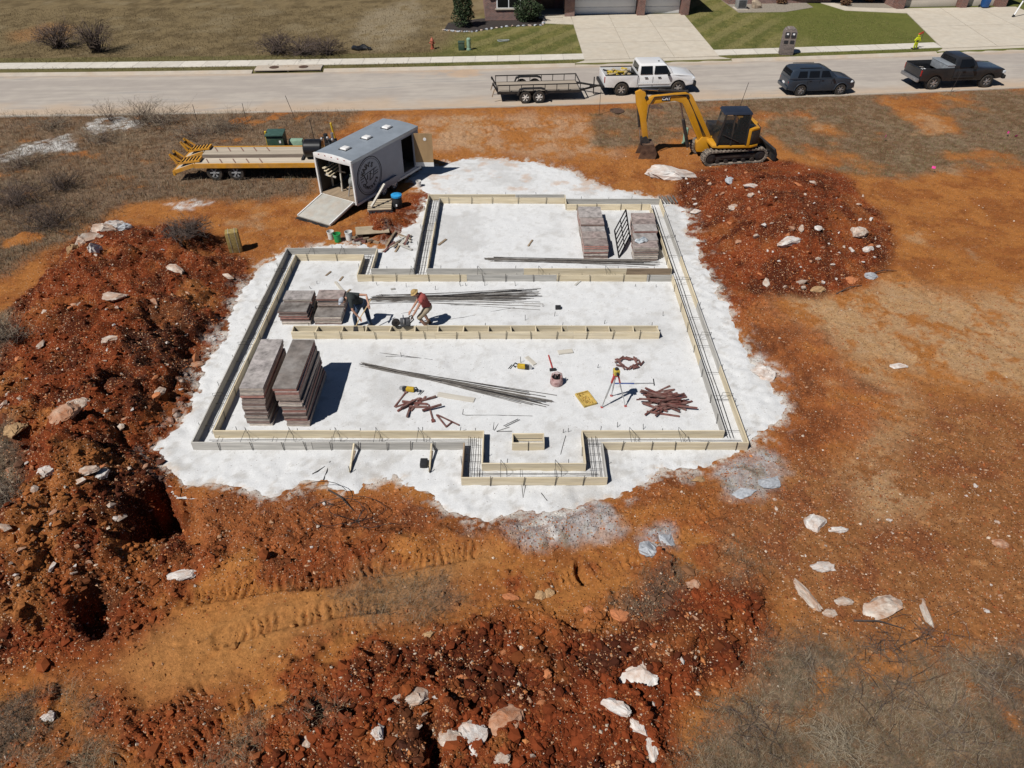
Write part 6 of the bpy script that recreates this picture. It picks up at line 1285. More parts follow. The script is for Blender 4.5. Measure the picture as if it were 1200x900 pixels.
big = [
 (786, 201, 56, 18, Mwlime, 'long white flat boulder lying by the digger tracks', 1, 0), (748, 786, 42, 40, Mwlime, 'angular white boulder with brown stain in the near dark red spoil', 2, .4), (590, 838, 40, 34, Mpink, 'brown topped boulder with white rim in the near spoil', 3, .3),
 (554, 856, 34, 36, Mwlime, 'jagged white boulder touching the brown topped boulder', 4, .9), (528, 858, 18, 28, Mlime, 'narrow grey white rock beside the jagged white boulder', 5, 1.3), (481, 812, 40, 20, Mlime, 'low tan and white rock in the near spoil', 6, .1),
 (443, 853, 14, 20, Mwlime, 'small upright white rock left of the narrow grey one', 7, .8), (722, 826, 30, 16, Mwlime, 'white slab edging the dark crack in the near spoil', 8, -.5), (745, 846, 26, 14, Mwlime, 'white slab in the middle of the dark crack', 9, -.6), (764, 866, 12, 34, Mwlime, 'thin white slab standing at the end of the dark crack', 10, 0),
 (944, 683, 12, 52, Mlime, 'long narrow pale slab lying on brown soil', 11, .35), (966, 661, 28, 14, Mwlime, 'curved pale rock above the long narrow slab', 12, .1), (1033, 706, 40, 26, Mlime, 'broad pale limestone lump on the brown soil', 13, .2), (972, 716, 14, 10, Mlime, 'small pale rock between narrow slab and broad lump', 14, 0), (988, 702, 18, 10, Mlime, 'flat pale rock beside the broad limestone lump', 15, 0), (1084, 700, 10, 46, Mlime, 'long pale stone sliver lying right of the broad lump', 16, -.15),
 (955, 608, 22, 24, Mwlime, 'ring shaped pale rock on the brown soil', 17, .5), (982, 619, 20, 10, Mwlime, 'small white rock touching the ring shaped one', 18, 0), (1053, 427, 16, 11, Mwlime, 'lone white rock on the tan soil', 19, 0), (1172, 634, 16, 12, Mpink, 'pinkish rock on the brown soil near the scrub', 20, 0),
 (763, 636, 24, 28, Mgrock, 'blue grey pointed rock on the orange soil', 21, .9), (782, 628, 20, 20, Mgrock, 'smaller grey rock behind the blue grey pointed one', 22, .2), (212, 671, 28, 13, Mwlime, 'white rock lying on the orange track', 23, .15), (812, 681, 14, 14, Mpink, 'pink white rock near the grey green patch', 24, 0),
 (599, 697, 18, 13, Morock, 'orange and white rock near the dark crack on the track', 25, 0), (612, 616, 12, 9, Mwlime, 'small white rock at the pad edge', 26, 0), (503, 741, 13, 9, Mtrock, 'small tan block on the near soil', 27, .1), (634, 694, 14, 15, Mtrock, 'rounded tan rock beside the dark crack', 28, .3), (643, 692, 13, 13, Mtrock, 'rounded tan rock leaning on its twin', 29, .9),
 (56, 838, 14, 12, Mwlime, 'white stone on the grey grass at the rut', 30, .5), (363, 864, 18, 13, Mlime, 'pointed pale rock in the near dark red soil', 31, .2), (78, 482, 27, 22, Mpink, 'large pink tan boulder in the left mound', 32, .7), (18, 496, 18, 28, Mtrock, 'ochre boulder at the foot of the left mound', 33, 1.0), (92, 470, 22, 18, Mlime, 'pale rock above the large pink boulder', 34, .2),
 (118, 553, 18, 15, Mwlime, 'white chunk low on the left mound', 35, .4), (54, 548, 14, 18, Mwlime, 'white chunk by the left grass patch', 36, .2), (102, 548, 26, 14, Mlime, 'pale slab beside the white chunk on the left mound', 37, .1), (133, 396, 22, 8, Mlime, 'flat pale slab lying high on the left mound', 38, .3), (132, 345, 26, 9, Mlime, 'pale slab at the crown of the left mound', 39, 0), (205, 314, 26, 12, Mlime, 'pale slab tipped on the mound behind the west form', 40, -.6), (230, 425, 16, 9, Mpink, 'pinkish rock at the right foot of the left mound', 41, 0), (186, 455, 12, 11, Mlime, 'pale rock in the dark hollow of the left mound', 42, .5),
 (135, 263, 24, 12, Mwlime, 'white block topping the rock heap at the mound end', 43, .5), (122, 270, 24, 14, Mlime, 'pale block in the rock heap at the mound end', 44, .2), (148, 266, 16, 9, Mgrock, 'grey slab in the rock heap at the mound end', 45, .6), (108, 284, 24, 12, Mlime, 'low pale rock at the near end of the rock heap', 46, .4), (99, 290, 14, 10, Mpink, 'pink rock at the near end of the rock heap', 47, .1), (114, 294, 12, 14, Mwlime, 'upright white rock below the rock heap', 48, 1.0), (87, 296, 12, 12, Mtrock, 'ochre rock below the rock heap', 49, .3),
 (894, 432, 30, 26, Mwlime, 'white dusty rock slab beside the east pad edge', 50, -.8), (1006, 268, 20, 18, Mlime, 'large pale rock high on the right mound', 51, .4), (925, 280, 26, 18, Mwlime, 'white fractured rock in the middle of the right mound', 52, .4), (997, 325, 14, 13, Morock, 'bright orange rock at the foot of the right mound', 53, .2), (1021, 321, 16, 12, Mgrock, 'blue grey rock at the foot of the right mound', 54, .3), (880, 217, 18, 10, Mwlime, 'white rock at the back of the right mound', 55, .1), (855, 214, 10, 14, Mgrock, 'upright grey rock at the back of the right mound', 56, 0), (958, 337, 16, 10, Mtrock, 'tan rock at the near foot of the right mound', 57, .2), (1017, 290, 14, 8, Mwlime, 'white rock on the right flank of the right mound', 58, .5), (957, 266, 12, 8, Mwlime, 'small white rock above the fractured one', 59, .2), (860, 241, 14, 10, Mlime, 'pale rock on the left shoulder of the right mound', 60, .6), (815, 246, 12, 9, Mwlime, 'white rock near the pad on the right mound', 61, .3),
 (725, 716, 30, 18, Morock, 'orange rusty rock at the edge of the near spoil', 62, -.4), (690, 712, 12, 11, Morock, 'round orange rock near the spoil edge', 63, 0), (640, 786, 12, 13, Morock, 'small orange rock among near spoil', 64, .2), (587, 886, 18, 12, Mlime, 'pale rock at the foot of the near spoil', 65, .2), (541, 792, 12, 12, Morock, 'orange lump left of the spoil crest', 66, .1), (820, 560, 20, 10, Mtrock, 'tan rock by the grey stone patch', 67, .3), (905, 560, 34, 20, Mgrock, 'grey blue rock outcrop by the pad corner', 68, .3), (868, 575, 30, 16, Mgrock, 'grey rock outcrop at the patch edge', 69, .2)]
for (px, py, wd, ht, mt, lb, sd_, rz) in big: rock(px, py, wd, ht, mt, lb, 100 + sd_, rz=rz, tall=.28 if mt in (Mgrock,) and wd > 28 else 1.1 if 43 <= sd_ <= 49 else .5)
# scattered chunks: alike, told apart only by place
def scatter(poly, n, s0, s1, mats, wts, label, group, seed):
    r_ = random.Random(seed); P = [tuple(float(q) for q in p.split(',')) for p in poly.split()]; xs_ = [p[0] for p in P]; ys_ = [p[1] for p in P]
    def inside(x, y):
        c = False
        for i in range(len(P)):
            a, b = P[i], P[i - 1]
            if (a[1] > y) != (b[1] > y) and x < (b[0] - a[0]) * (y - a[1]) / (b[1] - a[1]) + a[0]: c = not c
        return c
    k = 0
    while k < n:
        px, py = r_.uniform(min(xs_), max(xs_)), r_.uniform(min(ys_), max(ys_))
        if not inside(px, py): continue
        x, y, z = OG(px, py); s = s0 * (s1 / s0) ** (r_.random() ** 1.7); mt = r_.choices(mats, wts)[0]
        o = link('rock', rk(mt, r_.randrange(200, 212), n=13)); o.scale = (s * r_.uniform(.8, 1.5), s * r_.uniform(.7, 1.2), s * r_.uniform(.6, 1.0)); o.location = (x, y, z + s * .25); o.rotation_euler = (r_.uniform(-.5, .5), r_.uniform(-.5, .5), r_.uniform(0, 6.3))
        tag(o, label, 'rock', group); k += 1
LM = (Mlime, Mwlime, Mpink, Morock)
scatter("800,212 870,195 940,195 1000,212 1035,265 1030,320 960,345 880,330 820,290", 80, .06, .22, LM, (5, 4, 2, 1), 'small broken stone bedded in the right red mound', 'stones in the right mound', 1)
scatter("20,360 110,275 230,270 290,310 240,430 200,540 150,620 60,700 5,700 5,420", 95, .05, .2, LM, (5, 3, 3, 1.5), 'small broken stone bedded in the left red mound', 'stones in the left mound', 2)
scatter("290,880 400,800 560,745 690,740 880,700 880,780 760,840 700,895", 62, .035, .1, LM, (3, 3, 4, 5), 'small broken stone bedded in the near red spoil', 'stones in the near spoil', 3)
scatter("900,560 1010,520 1195,500 1195,740 960,730 880,680", 34, .035, .09, LM, (4, 4, 3, 1), 'small pale stone on the brown soil right of the pad', 'stones on the brown soil', 4)
scatter("790,205 860,192 880,215 830,235 800,240", 14, .06, .16, LM, (3, 5, 2, 0), 'pale rubble lying between digger tracks and right mound', 'rubble by the digger', 5)
scatter("210,590 500,590 520,640 300,700 200,690", 22, .035, .09, LM, (4, 4, 3, 2), 'small pale stone on the soil south of the pad', 'stones south of the pad', 6)

# ---- pebbles and clods nobody could count
def ico():
    bm = bmesh.new(); bmesh.ops.create_icosphere(bm, subdivisions=1, radius=1); bm.verts.ensure_lookup_table()
    V = np.array([v.co[:] for v in bm.verts]); F_ = np.array([[v.index for v in f.verts] for f in bm.faces]); bm.free(); return V, F_
IV, IF = ico()
def spread(n, seed, wfn, margin=140, ylo=128, yhi=1010):
    g_ = np.random.default_rng(seed); out = []
    tot = 0
    while tot < n:
        k = n * 3; px = g_.uniform(-margin, 1200 + margin, k); py = ylo + (yhi - ylo) * g_.random(k)
        a = (px - 600) / FPX; b = -(py - 450) / FPX; dy = math.cos(PITCH) + b * math.sin(PITCH); dz = -math.sin(PITCH) + b * math.cos(PITCH); t_ = -CAM_H / dz
        x, y = a * t_, dy * t_; wv = wfn(x, y); ok = g_.random(k) < wv; out.append(np.stack([x[ok], y[ok]], -1)); tot += int(ok.sum())
        if tot == 0: break
    return np.concatenate(out)[:n]
def lumps(name, label, pts, size, colf, seed, sink=.3, mat_=None, cat='stones', sq=(.55, .95), octa=False):
    IV_, IF_ = (OV, OF) if octa else (IV, IF); nv = len(IV_)
    g_ = np.random.default_rng(seed); n = len(pts); z = zatv(GZ, pts[:, 0], pts[:, 1])
    s = size(g_, n); jit = 1 + .38 * g_.uniform(-1, 1, (n, nv, 1)); V = IV_[None] * jit * s[:, None, None] * np.stack([g_.uniform(.8, 1.4, n), g_.uniform(.7, 1.1, n), g_.uniform(*sq, n)], -1)[:, None, :]
    th = g_.uniform(0, 6.28, n); c_, s_ = np.cos(th)[:, None], np.sin(th)[:, None]
    V = np.stack([V[..., 0] * c_ - V[..., 1] * s_, V[..., 0] * s_ + V[..., 1] * c_, V[..., 2]], -1) + np.stack([pts[:, 0], pts[:, 1], z + s * sink], -1)[:, None, :]
    F_ = (IF_[None] + (np.arange(n) * nv)[:, None, None]).reshape(-1, 3)
    C_ = np.repeat(colf(g_, n, pts)[:, None, :], nv, 1)
    me = raw_mesh(name, V.reshape(-1, 3), F_, C_.reshape(-1, 3)); me.materials.append(mat_); o = link(name, me); tag(o, label, cat, None, 'stuff'); return o
OV = np.array([[1, 0, 0], [-1, 0, 0], [0, 1, 0], [0, -1, 0], [0, 0, 1], [0, 0, -1.]]); OF = np.array([[0, 2, 4], [2, 1, 4], [1, 3, 4], [3, 0, 4], [2, 0, 5], [1, 2, 5], [3, 1, 5], [0, 3, 5]])
Mpeb = attr_mat('pebble', bump=0, var=.15, vscale=30, rough=.9)
PEBW = np.clip(np.maximum.reduce([m(redL, .3), m(redR, .3), m(redB, .4) * .95, me_ * .45, .26 * m(brown, 1), .12 * (1 - GW), .4 * ssr]) * (.35 + .9 * sstep(-.2, .35, n2)), 0, 1) * sstep(0.0, .35, d_pad) * (1 - sstep(-.5, 0, fd)) * (1 - .75 * m(trk, .3))
wf = lambda x, y: zatv(PEBW, x, y)
def pebcol(g_, n, p):
    k = g_.random(n)[:, None]; pal = np.where(k < .30, [[.44, .26, .155]], np.where(k < .62, [[.42, .165, .06]], np.where(k < .74, [[.56, .45, .35]], [[.26, .08, .03]])))
    return pal * g_.uniform(.7, 1.15, (n, 1))
lumps('pebbles', 'countless small pale and orange stones strewn over the red earth', spread(28000, 1, wf), lambda g_, n: np.exp(g_.normal(math.log(.017), .45, n)).clip(.009, .06), pebcol, 2, .3, Mpeb, octa=True)
CLW = np.clip(np.maximum.reduce([mr, me_ * .8, .3 * m(dm, .5), .6 * ssr, .10 * (1 - GW) * (1 - m(tan1, .5))]), 0, 1) * sstep(.05, .4, d_pad) * (1 - sstep(-.5, 0, fd)) * (1 - .6 * m(trk, .3))
lumps('earth_clods', 'countless crumbled clods of red earth on the spoil heaps', spread(52000, 3, lambda x, y: zatv(CLW, x, y)), lambda g_, n: np.exp(g_.normal(math.log(.020), .5, n)).clip(.008, .07), lambda g_, n, p: zatv(C, p[:, 0], p[:, 1]) * g_.uniform(.75, 1.2, (n, 1)), 4, .2, Mpeb, 'earth', (.6, 1.0), octa=True)

lumps('earth_lumps', 'many larger broken lumps of red earth on the spoil heaps', spread(5200, 5, lambda x, y: zatv(CLW * np.clip(mr + .6 * ssr, 0, 1), x, y)), lambda g_, n: np.exp(g_.normal(math.log(.055), .35, n)).clip(.03, .14), lambda g_, n, p: zatv(C, p[:, 0], p[:, 1]) * g_.uniform(.8, 1.25, (n, 1)), 6, .15, Mpeb, 'earth', (.5, .85))
# ================================================================== DRY GRASS AND SCRUB
Mstraw = attr_mat('dry_straw', bump=0, var=0, rough=.9, spec=.1)
def blades(name, label, pts, hgt, wdt, lean, pal, seed, z=None, cat='grass', seg=2, curl=.5, zoff=0):
    g_ = np.random.default_rng(seed); n = len(pts); z = zatv(GZ, pts[:, 0], pts[:, 1]) if z is None else z
    H = hgt * np.exp(g_.normal(0, .35, n)); th = g_.uniform(0, 6.283, n); ln = H * lean * np.abs(g_.normal(.6, .5, n)); dx, dy = np.cos(th) * ln, np.sin(th) * ln
    ph = th + g_.normal(math.pi / 2, .5, n); wx_, wy_ = np.cos(ph) * wdt, np.sin(ph) * wdt; zb_ = z - .01 + zoff
    b0 = np.stack([pts[:, 0] - wx_, pts[:, 1] - wy_, zb_], -1); b1 = np.stack([pts[:, 0] + wx_, pts[:, 1] + wy_, zb_], -1)
    mz = zb_ + H * .62; m0 = np.stack([pts[:, 0] + dx * .35 - wx_ * .7, pts[:, 1] + dy * .35 - wy_ * .7, mz], -1); m1 = np.stack([pts[:, 0] + dx * .35 + wx_ * .7, pts[:, 1] + dy * .35 + wy_ * .7, mz], -1)
    tp = np.stack([pts[:, 0] + dx, pts[:, 1] + dy, zb_ + H * (1 - curl * np.clip(ln / H, 0, 1) * .6)], -1)
    V = np.stack([b0, b1, m1, m0, tp], 1).reshape(-1, 3); o = (np.arange(n) * 5)[:, None]
    F_ = np.concatenate([o + [[0, 1, 2]], o + [[0, 2, 3]], o + [[3, 2, 4]]])
    P_ = np.array(pal); pn = fbm(pts[:, 0], pts[:, 1], .8, 3, seed + 5, .6); C_ = P_[np.clip((g_.random(n) * .55 + sstep(-.4, .4, pn) * .45) * len(P_), 0, len(P_) - 1).astype(int)] * g_.uniform(.6, 1.25, (n, 1)) * (1 + .35 * fbm(pts[:, 0], pts[:, 1], 2.2, 3, seed + 6))[:, None]; C_ = np.repeat(C_[:, None], 5, 1)
    me = raw_mesh(name, V, F_, C_.reshape(-1, 3)); me.materials.append(Mstraw); ob = link(name, me); tag(ob, label, cat, None, 'stuff'); return ob
GREY = [(.115, .083, .064), (.155, .117, .088), (.20, .155, .115), (.175, .14, .08), (.27, .21, .145), (.34, .27, .18)]
def gf(i, k=1.0, nz=None):
    A = np.clip(grw[i] * k, 0, 1) * sstep(.1, .4, d_pad); return lambda x, y: zatv(A, x, y)
blades('scrub_grass', 'thick grey brown dead grass below the brown soil', spread(46000, 11, gf(2), 60, 720, 1000), .085, .003, 1.7, GREY, 12)
blades('dead_grass', 'dead grey grass behind the orange trailer and left mound', spread(34000, 13, gf(0), 60, 128, 420), .16, .007, 1.1, GREY, 14)
blades('verge_grass', 'thin olive brown grass along the road verge', spread(30000, 15, gf(1), 60, 100, 215), .07, .007, 1.0, [(.22, .19, .10), (.16, .15, .06), (.27, .22, .13), (.13, .13, .05)], 16)
AA = np.clip(np.maximum.reduce(grw[3:]), 0, 1) * sstep(.1, .4, d_pad)
blades('patch_grass', 'dead grey green grass patches at the left edge and ruts', spread(24000, 17, lambda x, y: zatv(AA, x, y), 60, 340, 1000), .10, .0035, 1.3, GREY, 18)
LWN = ((fd > 8.0) & (fd < 26) & ~((fd > 8.85) & (fd < 10.18)) & ~((X > 4.4) & (X < 14.6)) & (X < 46)).astype(float) * ~((X > 29.8) & (fd > 8))
LWN = LWN * ((fd < 8.86) | (fd > 10.18)) * (1 - (Y > 59) * (X > -5.3) * (X < 2.6)) * (1 - (Y > 65) * (X > 18))
blades('field_grass', 'dry tan brown field grass across the road', spread(26000, 21, lambda x, y: zatv(LWN * (1 - lw), x, y), 60, -5, 84), .09, .012, 1.0, [(.15, .11, .06), (.20, .15, .08), (.11, .08, .045), (.26, .20, .12)], 22)
blades('lawn_grass', 'short mown lawn grass in front of the brick houses', spread(30000, 19, lambda x, y: zatv(LWN * lw, x, y), 60, -5, 84), .05, .012, .8, [(.13, .13, .04), (.18, .16, .06), (.22, .19, .085), (.10, .105, .03)], 20)
# twiggy bushes: thin arching stems from one root
Mtwig = pm('grey_twig', (.14, .10, .08), .9, 0, .3, 8, rnd=.3); Mtwig2 = pm('pale_twig', (.33, .27, .19), .9, 0, .3, 8, rnd=.2); Mtwig3 = pm('dark_twig', (.07, .052, .045), .9, 0, .3, 8, rnd=.2)
def bush(px, py, rad, hgt, n, label, mats=None, seed=0, r0=.006, low=.15, root=.8, name='dry_bush', group=None, far_=False):
    r_ = random.Random(seed); x, y, z = OG(px, py); t = thing(name, label, 'bush', (x, y, z - .02), 0, group); st, tw = MB(), MB()
    for i in range(n):
        a = r_.uniform(0, 6.28); l = r_.uniform(.6, 1.1); h_ = hgt * r_.uniform(low, 1); e = rad * l * (1.15 - .5 * h_ / hgt); b_a = r_.uniform(0, 6.28); b0 = Vector((math.cos(b_a), math.sin(b_a), 0)) * r_.uniform(0, rad * root)
        P = [b0, b0 + Vector((math.cos(a) * e * .35, math.sin(a) * e * .35, h_ * .65)), b0 + Vector((math.cos(a + .15) * e * .75, math.sin(a + .15) * e * .75, h_)), b0 + Vector((math.cos(a + .25) * e * 1.1, math.sin(a + .25) * e * 1.1, h_ * r_.uniform(.75, 1.1)))]
        st.tube(P, [r0, r0 * .8, r0 * .5, r0 * .2], 3, False)
        for k in range(4):
            q = P[1].lerp(P[3], r_.random()); d = Vector((r_.uniform(-1, 1), r_.uniform(-1, 1), r_.uniform(-.1, .9))) * rad * .38; tw.tube([q, q + d * .6 + Vector((0, 0, .03)), q + d], [r0 * .45, r0 * .35, r0 * .12], 3, False)
    mats = mats or (Mtwig, Mtwig2); st.build('stems', mats[0], t)['kind'] = 'stuff'; tw.build('twigs', mats[1], t)['kind'] = 'stuff'; return t
for i, (px, py, rd, hg, n, lb) in enumerate((
    (1050, 822, 1.0, .35, 40, 'sprawling leafless bush with dark stems in the scrub grass'), (985, 880, .6, .3, 60, 'pale straw bush with radiating stems in the scrub grass'), (1120, 860, .8, .3, 36, 'low grey bush beside the sprawling dark stemmed one'), (880, 850, .7, .25, 30, 'dark low bush near the end of the near spoil'), (1170, 800, .7, .28, 30, 'grey bush at the orange bare patch'), (950, 790, .6, .22, 26, 'thin grey bush at the top of the scrub grass'), (1040, 760, .7, .28, 30, 'bare twig bush at the scrub edge below the limestone lump'), (1100, 742, .8, .25, 24, 'spidery bare bush at the orange bare patch edge'))):
    bush(px, py, rd, hg, n, lb, (Mtwig3, Mtwig) if i in (0, 3, 6, 7) else (Mtwig2, Mtwig2) if i == 1 else (Mtwig, Mtwig2), 300 + i)
for i, (px, py, rd, hg, n, lb) in enumerate((
    (20, 240, 1.6, 1.0, 130, 'large dark leafless thicket at the left field edge'), (60, 265, 1.5, .9, 110, 'dark leafless thicket beside the large left one'), (75, 222, 1.0, .8, 90, 'tangled brown brush heap behind the left thickets'), (25, 195, 1.3, .8, 80, 'grey leafless thicket behind the brush heap'), (130, 142, .8, 1.2, 40, 'tall thin weed clump at the road edge by the white patch'), (168, 143, 1.2, 1.3, 70, 'tall thin weed clump at the road edge behind the orange ramps'), (190, 145, 1.6, .7, 90, 'grey weed clump behind the orange trailer ramps'), (120, 165, 1.3, .6, 70, 'grey weed clump beside the white patch'), (60, 150, 1.2, .6, 60, 'brown weed clump left of the white patch'), (10, 590, .7, .5, 70, 'grey bush at the foot of the left mound'), (8, 400, .8, .6, 70, 'grey bush beside the crown of the left mound'), (270, 150, 1.5, .5, 70, 'grey weed clump behind the plank bed'), (230, 158, 1.4, .5, 70, 'grey weed clump between ramps and plank bed'))):
    bush(px, py, rd, hg, n, lb, (Mtwig3, Mtwig) if i < 3 else (Mtwig, Mtwig2), 330 + i, .009, .2, .6)
for i, (px, py, rd, hg, n, lb) in enumerate(((70, 56, 1.7, 1.5, 120, 'dense dark leafless bush across the road'), (115, 61, 1.6, 2.0, 100, 'taller leafless bush across the road beside the dense one'), (325, 63, 1.6, 1.3, 80, 'leafless bush behind the storm drain'), (355, 64, 2.0, 1.0, 80, 'low leafless bush right behind the storm drain'), (385, 64, 1.5, 1.0, 60, 'low leafless bush near the field tarp'))):
    bush(px, py, rd, hg, n, lb, (Mtwig3, Mtwig), 360 + i, .02, .3, .3)
# root tangle on the left mound and looping tie wire south of the pad
bush(222, 285, .9, .22, 150, 'dark root tangle sticking out of the left mound', (Mtwig3, Mtwig), 380, .012, name='root_tangle')
wire = MB(); x, y, z = OG(420, 602)
for k in range(7):
    r_ = random.Random(400 + k); c0 = (r_.uniform(-1.1, 1.1), r_.uniform(-.4, .5)); rr = r_.uniform(.35, .8); a0 = r_.uniform(0, 6); wire.tube([(c0[0] + rr * math.cos(a0 + j * .3), c0[1] + .6 * rr * math.sin(a0 + j * .3), .12 + .16 * abs(math.sin(j * .3 + k)) + zat(x + c0[0] + rr * math.cos(a0 + j * .3), y + c0[1] + .6 * rr * math.sin(a0 + j * .3)) - z) for j in range(13)], .008, 4)
tag(wire.build('wire_tangle', Msteel, loc=(x, y, z)), 'loops of dark tie wire on the red soil south of the pad', 'wire')
for i, (a, b, lb) in enumerate((((385, 575), (415, 600), 'dark straight rod among the tie wire loops'), ((1000, 728), (1060, 738), 'bare branch lying at the scrub edge'), ((980, 345), (1010, 335), 'dark driftwood branch at the foot of the right mound'), ((1020, 322), (1050, 318), 'thin dark branch right of the right mound'))):
    A, B = OG(*a), OG(*b); tag(MB().tube([(0, 0, .03), ((B[0] - A[0]) * .5, (B[1] - A[1]) * .5 + .05, (B[2] - A[2]) * .5 + .1), (B[0] - A[0], B[1] - A[1], B[2] - A[2] + .04)], [.025, .02, .008], 5).build('branch', Mtwig3, loc=A), lb, 'branch')

# ================================================================== YARD THINGS
# straw bale
x, y, z = OG(277, 294); t = thing('straw_bale', 'yellow straw bale standing on end by the left mound', 'bale', (x, y, max(z, 0) - .03), R(18)); Mbale = pm('straw', (.36, .26, .09), .95, 0, .35, 14, .9, stretch=(1, 1, 5), fine=60)
q = MB(); q.box((0, 0, .46), (.5, .42, .92)); q.build('bale', Mbale, t, bevel=.07)
for u in (-.12, .12): MB().tube([(u, -.215, .0), (u, -.215, .92), (u, 0, .93), (u, .215, .92), (u, .215, 0)], .008, 4).build('twine', Mdusty, t)
# transformer box, pale box, yellow posts
def gb(px, py): x, y = G(px, py); return (x, y, max(zat(x, y), 0) - .02)
x, y, z = gb(327, 177); t = thing('transformer_box', 'dark green metal transformer box behind the plank bed', 'utility box', (x, y, z), R(2)); MB().box((0, 0, .48), (.85, .7, .92)).build('cabinet', Mdgreen, t, bevel=.03); MB().box((0, -.03, .97), (.9, .78, .07), (.08, 0, 0)).build('lid', pm('green_lid', (.05, .10, .08), .45), t, bevel=.02); MB().box((.25, -.36, .62), (.09, .02, .12)).build('plate', Mwhite, t); MB().box((0, 0, .03), (1.05, .9, .08)).build('pad', Mkerb, t)
x, y, z = gb(349, 176); t = thing('cable_box', 'pale green rounded cable box beside the transformer', 'utility box', (x, y, z), R(2)); MB().box((0, 0, .3), (.78, .5, .58), top=(.9, .75)).build('cover', Mped, t, bevel=.08); MB().box((0, 0, .05), (.84, .56, .1)).build('base', Mped, t, bevel=.02)
for px, py, l, lb in ((316, 178, (.0, 0), 'yellow marker post left of the transformer box'), (394, 168, (-.12, .0), 'leaning yellow marker post behind the cargo trailer')):
    x, y, z = gb(px, py); t = thing('marker_post', lb, 'post', (x, y, z)); MB().cyl((0, 0, 0), (l[0], l[1], 1.05), .055, n=10).build('post', pm('post_yellow', (.62, .42, .03), .55, 0, .1, 6), t); MB().ell((l[0], l[1], 1.05), (.055, .055, .04), 10, 5).build('cap', pm('post_yellow', (.62, .42, .03)), t)
x, y, z = gb(802, 168); t = thing('pedestal_post', 'pale green pedestal post behind the digger boom', 'utility pedestal', (x, y, z)); MB().lathe([(.12, 0), (.12, .75), (.09, .82)], n=12).build('post', Mped, t, smooth=True); MB().lathe([(.15, 0), (.15, .06)], n=12).build('collar', Mped, t)
# thin survey stakes and flags along the verge
for i, (px, py, h_, l) in enumerate(((231, 142, .9, 0), (289, 142, 1.0, -.02), (346, 140, 1.3, -.3), (702, 135, 1.7, .0), (866, 128, 1.5, .25), (938, 96 + 16, 1.2, .1), (1114, 108, 1.2, .2))):
    x, y, z = gb(px, py); tag(MB().bar((0, 0, 0), (l, 0, h_), .025, .02).build('survey_stake', Msteel, loc=(x, y, z)), ('thin dark survey stake by the road behind the ramps', 'thin dark survey stake by the road behind the plank bed', 'leaning dark survey stake by the road behind the transformer', 'tall thin stake in front of the white pickup tail', 'leaning tall stake behind the digger cab', 'thin stake between the wagon and black pickup', 'leaning stake in front of the black pickup')[i], 'stake')
Mpk = pm('flag_pink', (.75, .05, .30), .6)
for i, (px, py) in enumerate(((1036, 166), (1180, 161), (1187, 165), (1094, 203))):
    x, y, z = gb(px, py); t = thing('marker_flag', 'small bright pink marker flag on a wire in the verge grass', 'flag', (x, y, z), random.uniform(0, 3), 'pink marker flags'); MB().cyl((0, 0, 0), (0, 0, .3), .004, n=4).build('wire', Msteel, t); MB().box((.08, 0, .26), (.16, .004, .11), (.3, 0, 0)).build('flag', Mpk, t)
# pallet on a black crate, water cooler, buckets, lumber scraps beside the cargo trailer
x, y = G(447, 247); t = thing('plastic_pallet', 'black plastic pallet under the tilted wooden one', 'pallet', (x, y, 0), R(8))
for v in (-.42, 0, .42): MB().box((0, v, .05), (1.05, .12, .1)).build('runner', Mdark, t)
for k in range(6): MB().box((-.45 + .18 * k, 0, .125), (.12, 1.0, .04)).build('slat', Mdark, t)
t = thing('wooden_pallet', 'pale wooden pallet lying on the black plastic one', 'pallet', (x - .05, y + .05, .15), R(6))
for v in (-.42, 0, .42): MB().box((0, v, .05), (1.0, .06, .09)).build('runner', Mdusty, t)
for v in (-.42, -.25, -.08, .09, .26, .43): MB().box((0, v, .115), (1.02, .11, .03)).build('slat', Mfresh, t) if 0 else MB().box((0, v * 1.05, .115), (1.02, .10, .035)).build('slat', pm('pallet_slat', (.52, .42, .29), .8, 0, .15, 4, rnd=.2), t)
o = MB().bar((0, 0, .04), (.55, .75, .75), .1, .06).build('leaning_post', Mdusty, loc=(x - .35, y - .35, .31)); tag(o, 'pale timber post leaning up from the wooden pallet', 'timber')
x, y = G(466, 243); t = thing('water_cooler', 'black drum water cooler with bright blue lid by the pallets', 'cooler', (x, y, .0)); MB().lathe([(.2, 0), (.22, .05), (.22, .48), (.2, .52)], n=16).build('drum', Mdark, t, smooth=True); MB().lathe([(.24, .52), (.24, .6), (.12, .64)], n=16).build('lid', pm('cooler_blue', (.03, .30, .62), .45), t); MB().box((0, -.23, .2), (.06, .06, .08)).build('tap', Mwhite, t)
def bucket(px, py, mat_, label, r_=.15, h_=.36):
    x, y = G(px, py); t = thing('bucket', label, 'bucket', (x, y, max(zat(x, y), -.02))); MB().lathe([(r_ * .85, 0), (r_, h_), (r_ * 1.06, h_), (r_ * 1.06, h_ - .05), (r_ * 1.0, h_ - .05)], n=18, cap=False).build('pail', mat_, t, smooth=True); MB().lathe([(r_ * .84, .02), (r_ * .84, .03)], n=18).build('bottom', mat_, t); MB().lathe([(r_ * .9, h_ * .6), (r_ * .9, h_ * .61)], n=14).build('contents', Mgrey, t)
    MB().tube([(r_ * 1.02 * math.cos(a), .02 + r_ * .6 * math.sin(a) - .14, h_ - .1 * math.sin(a)) for a in [math.pi * k / 8 for k in range(9)]], .006, 4).build('handle', Msteel, t)
Mbg = pm('bucket_green', (.02, .30, .08), .5); Mbw = pm('bucket_white', (.70, .69, .66), .55, 0, .08, 5, dust=(.5, .4, .3), damt=.3)
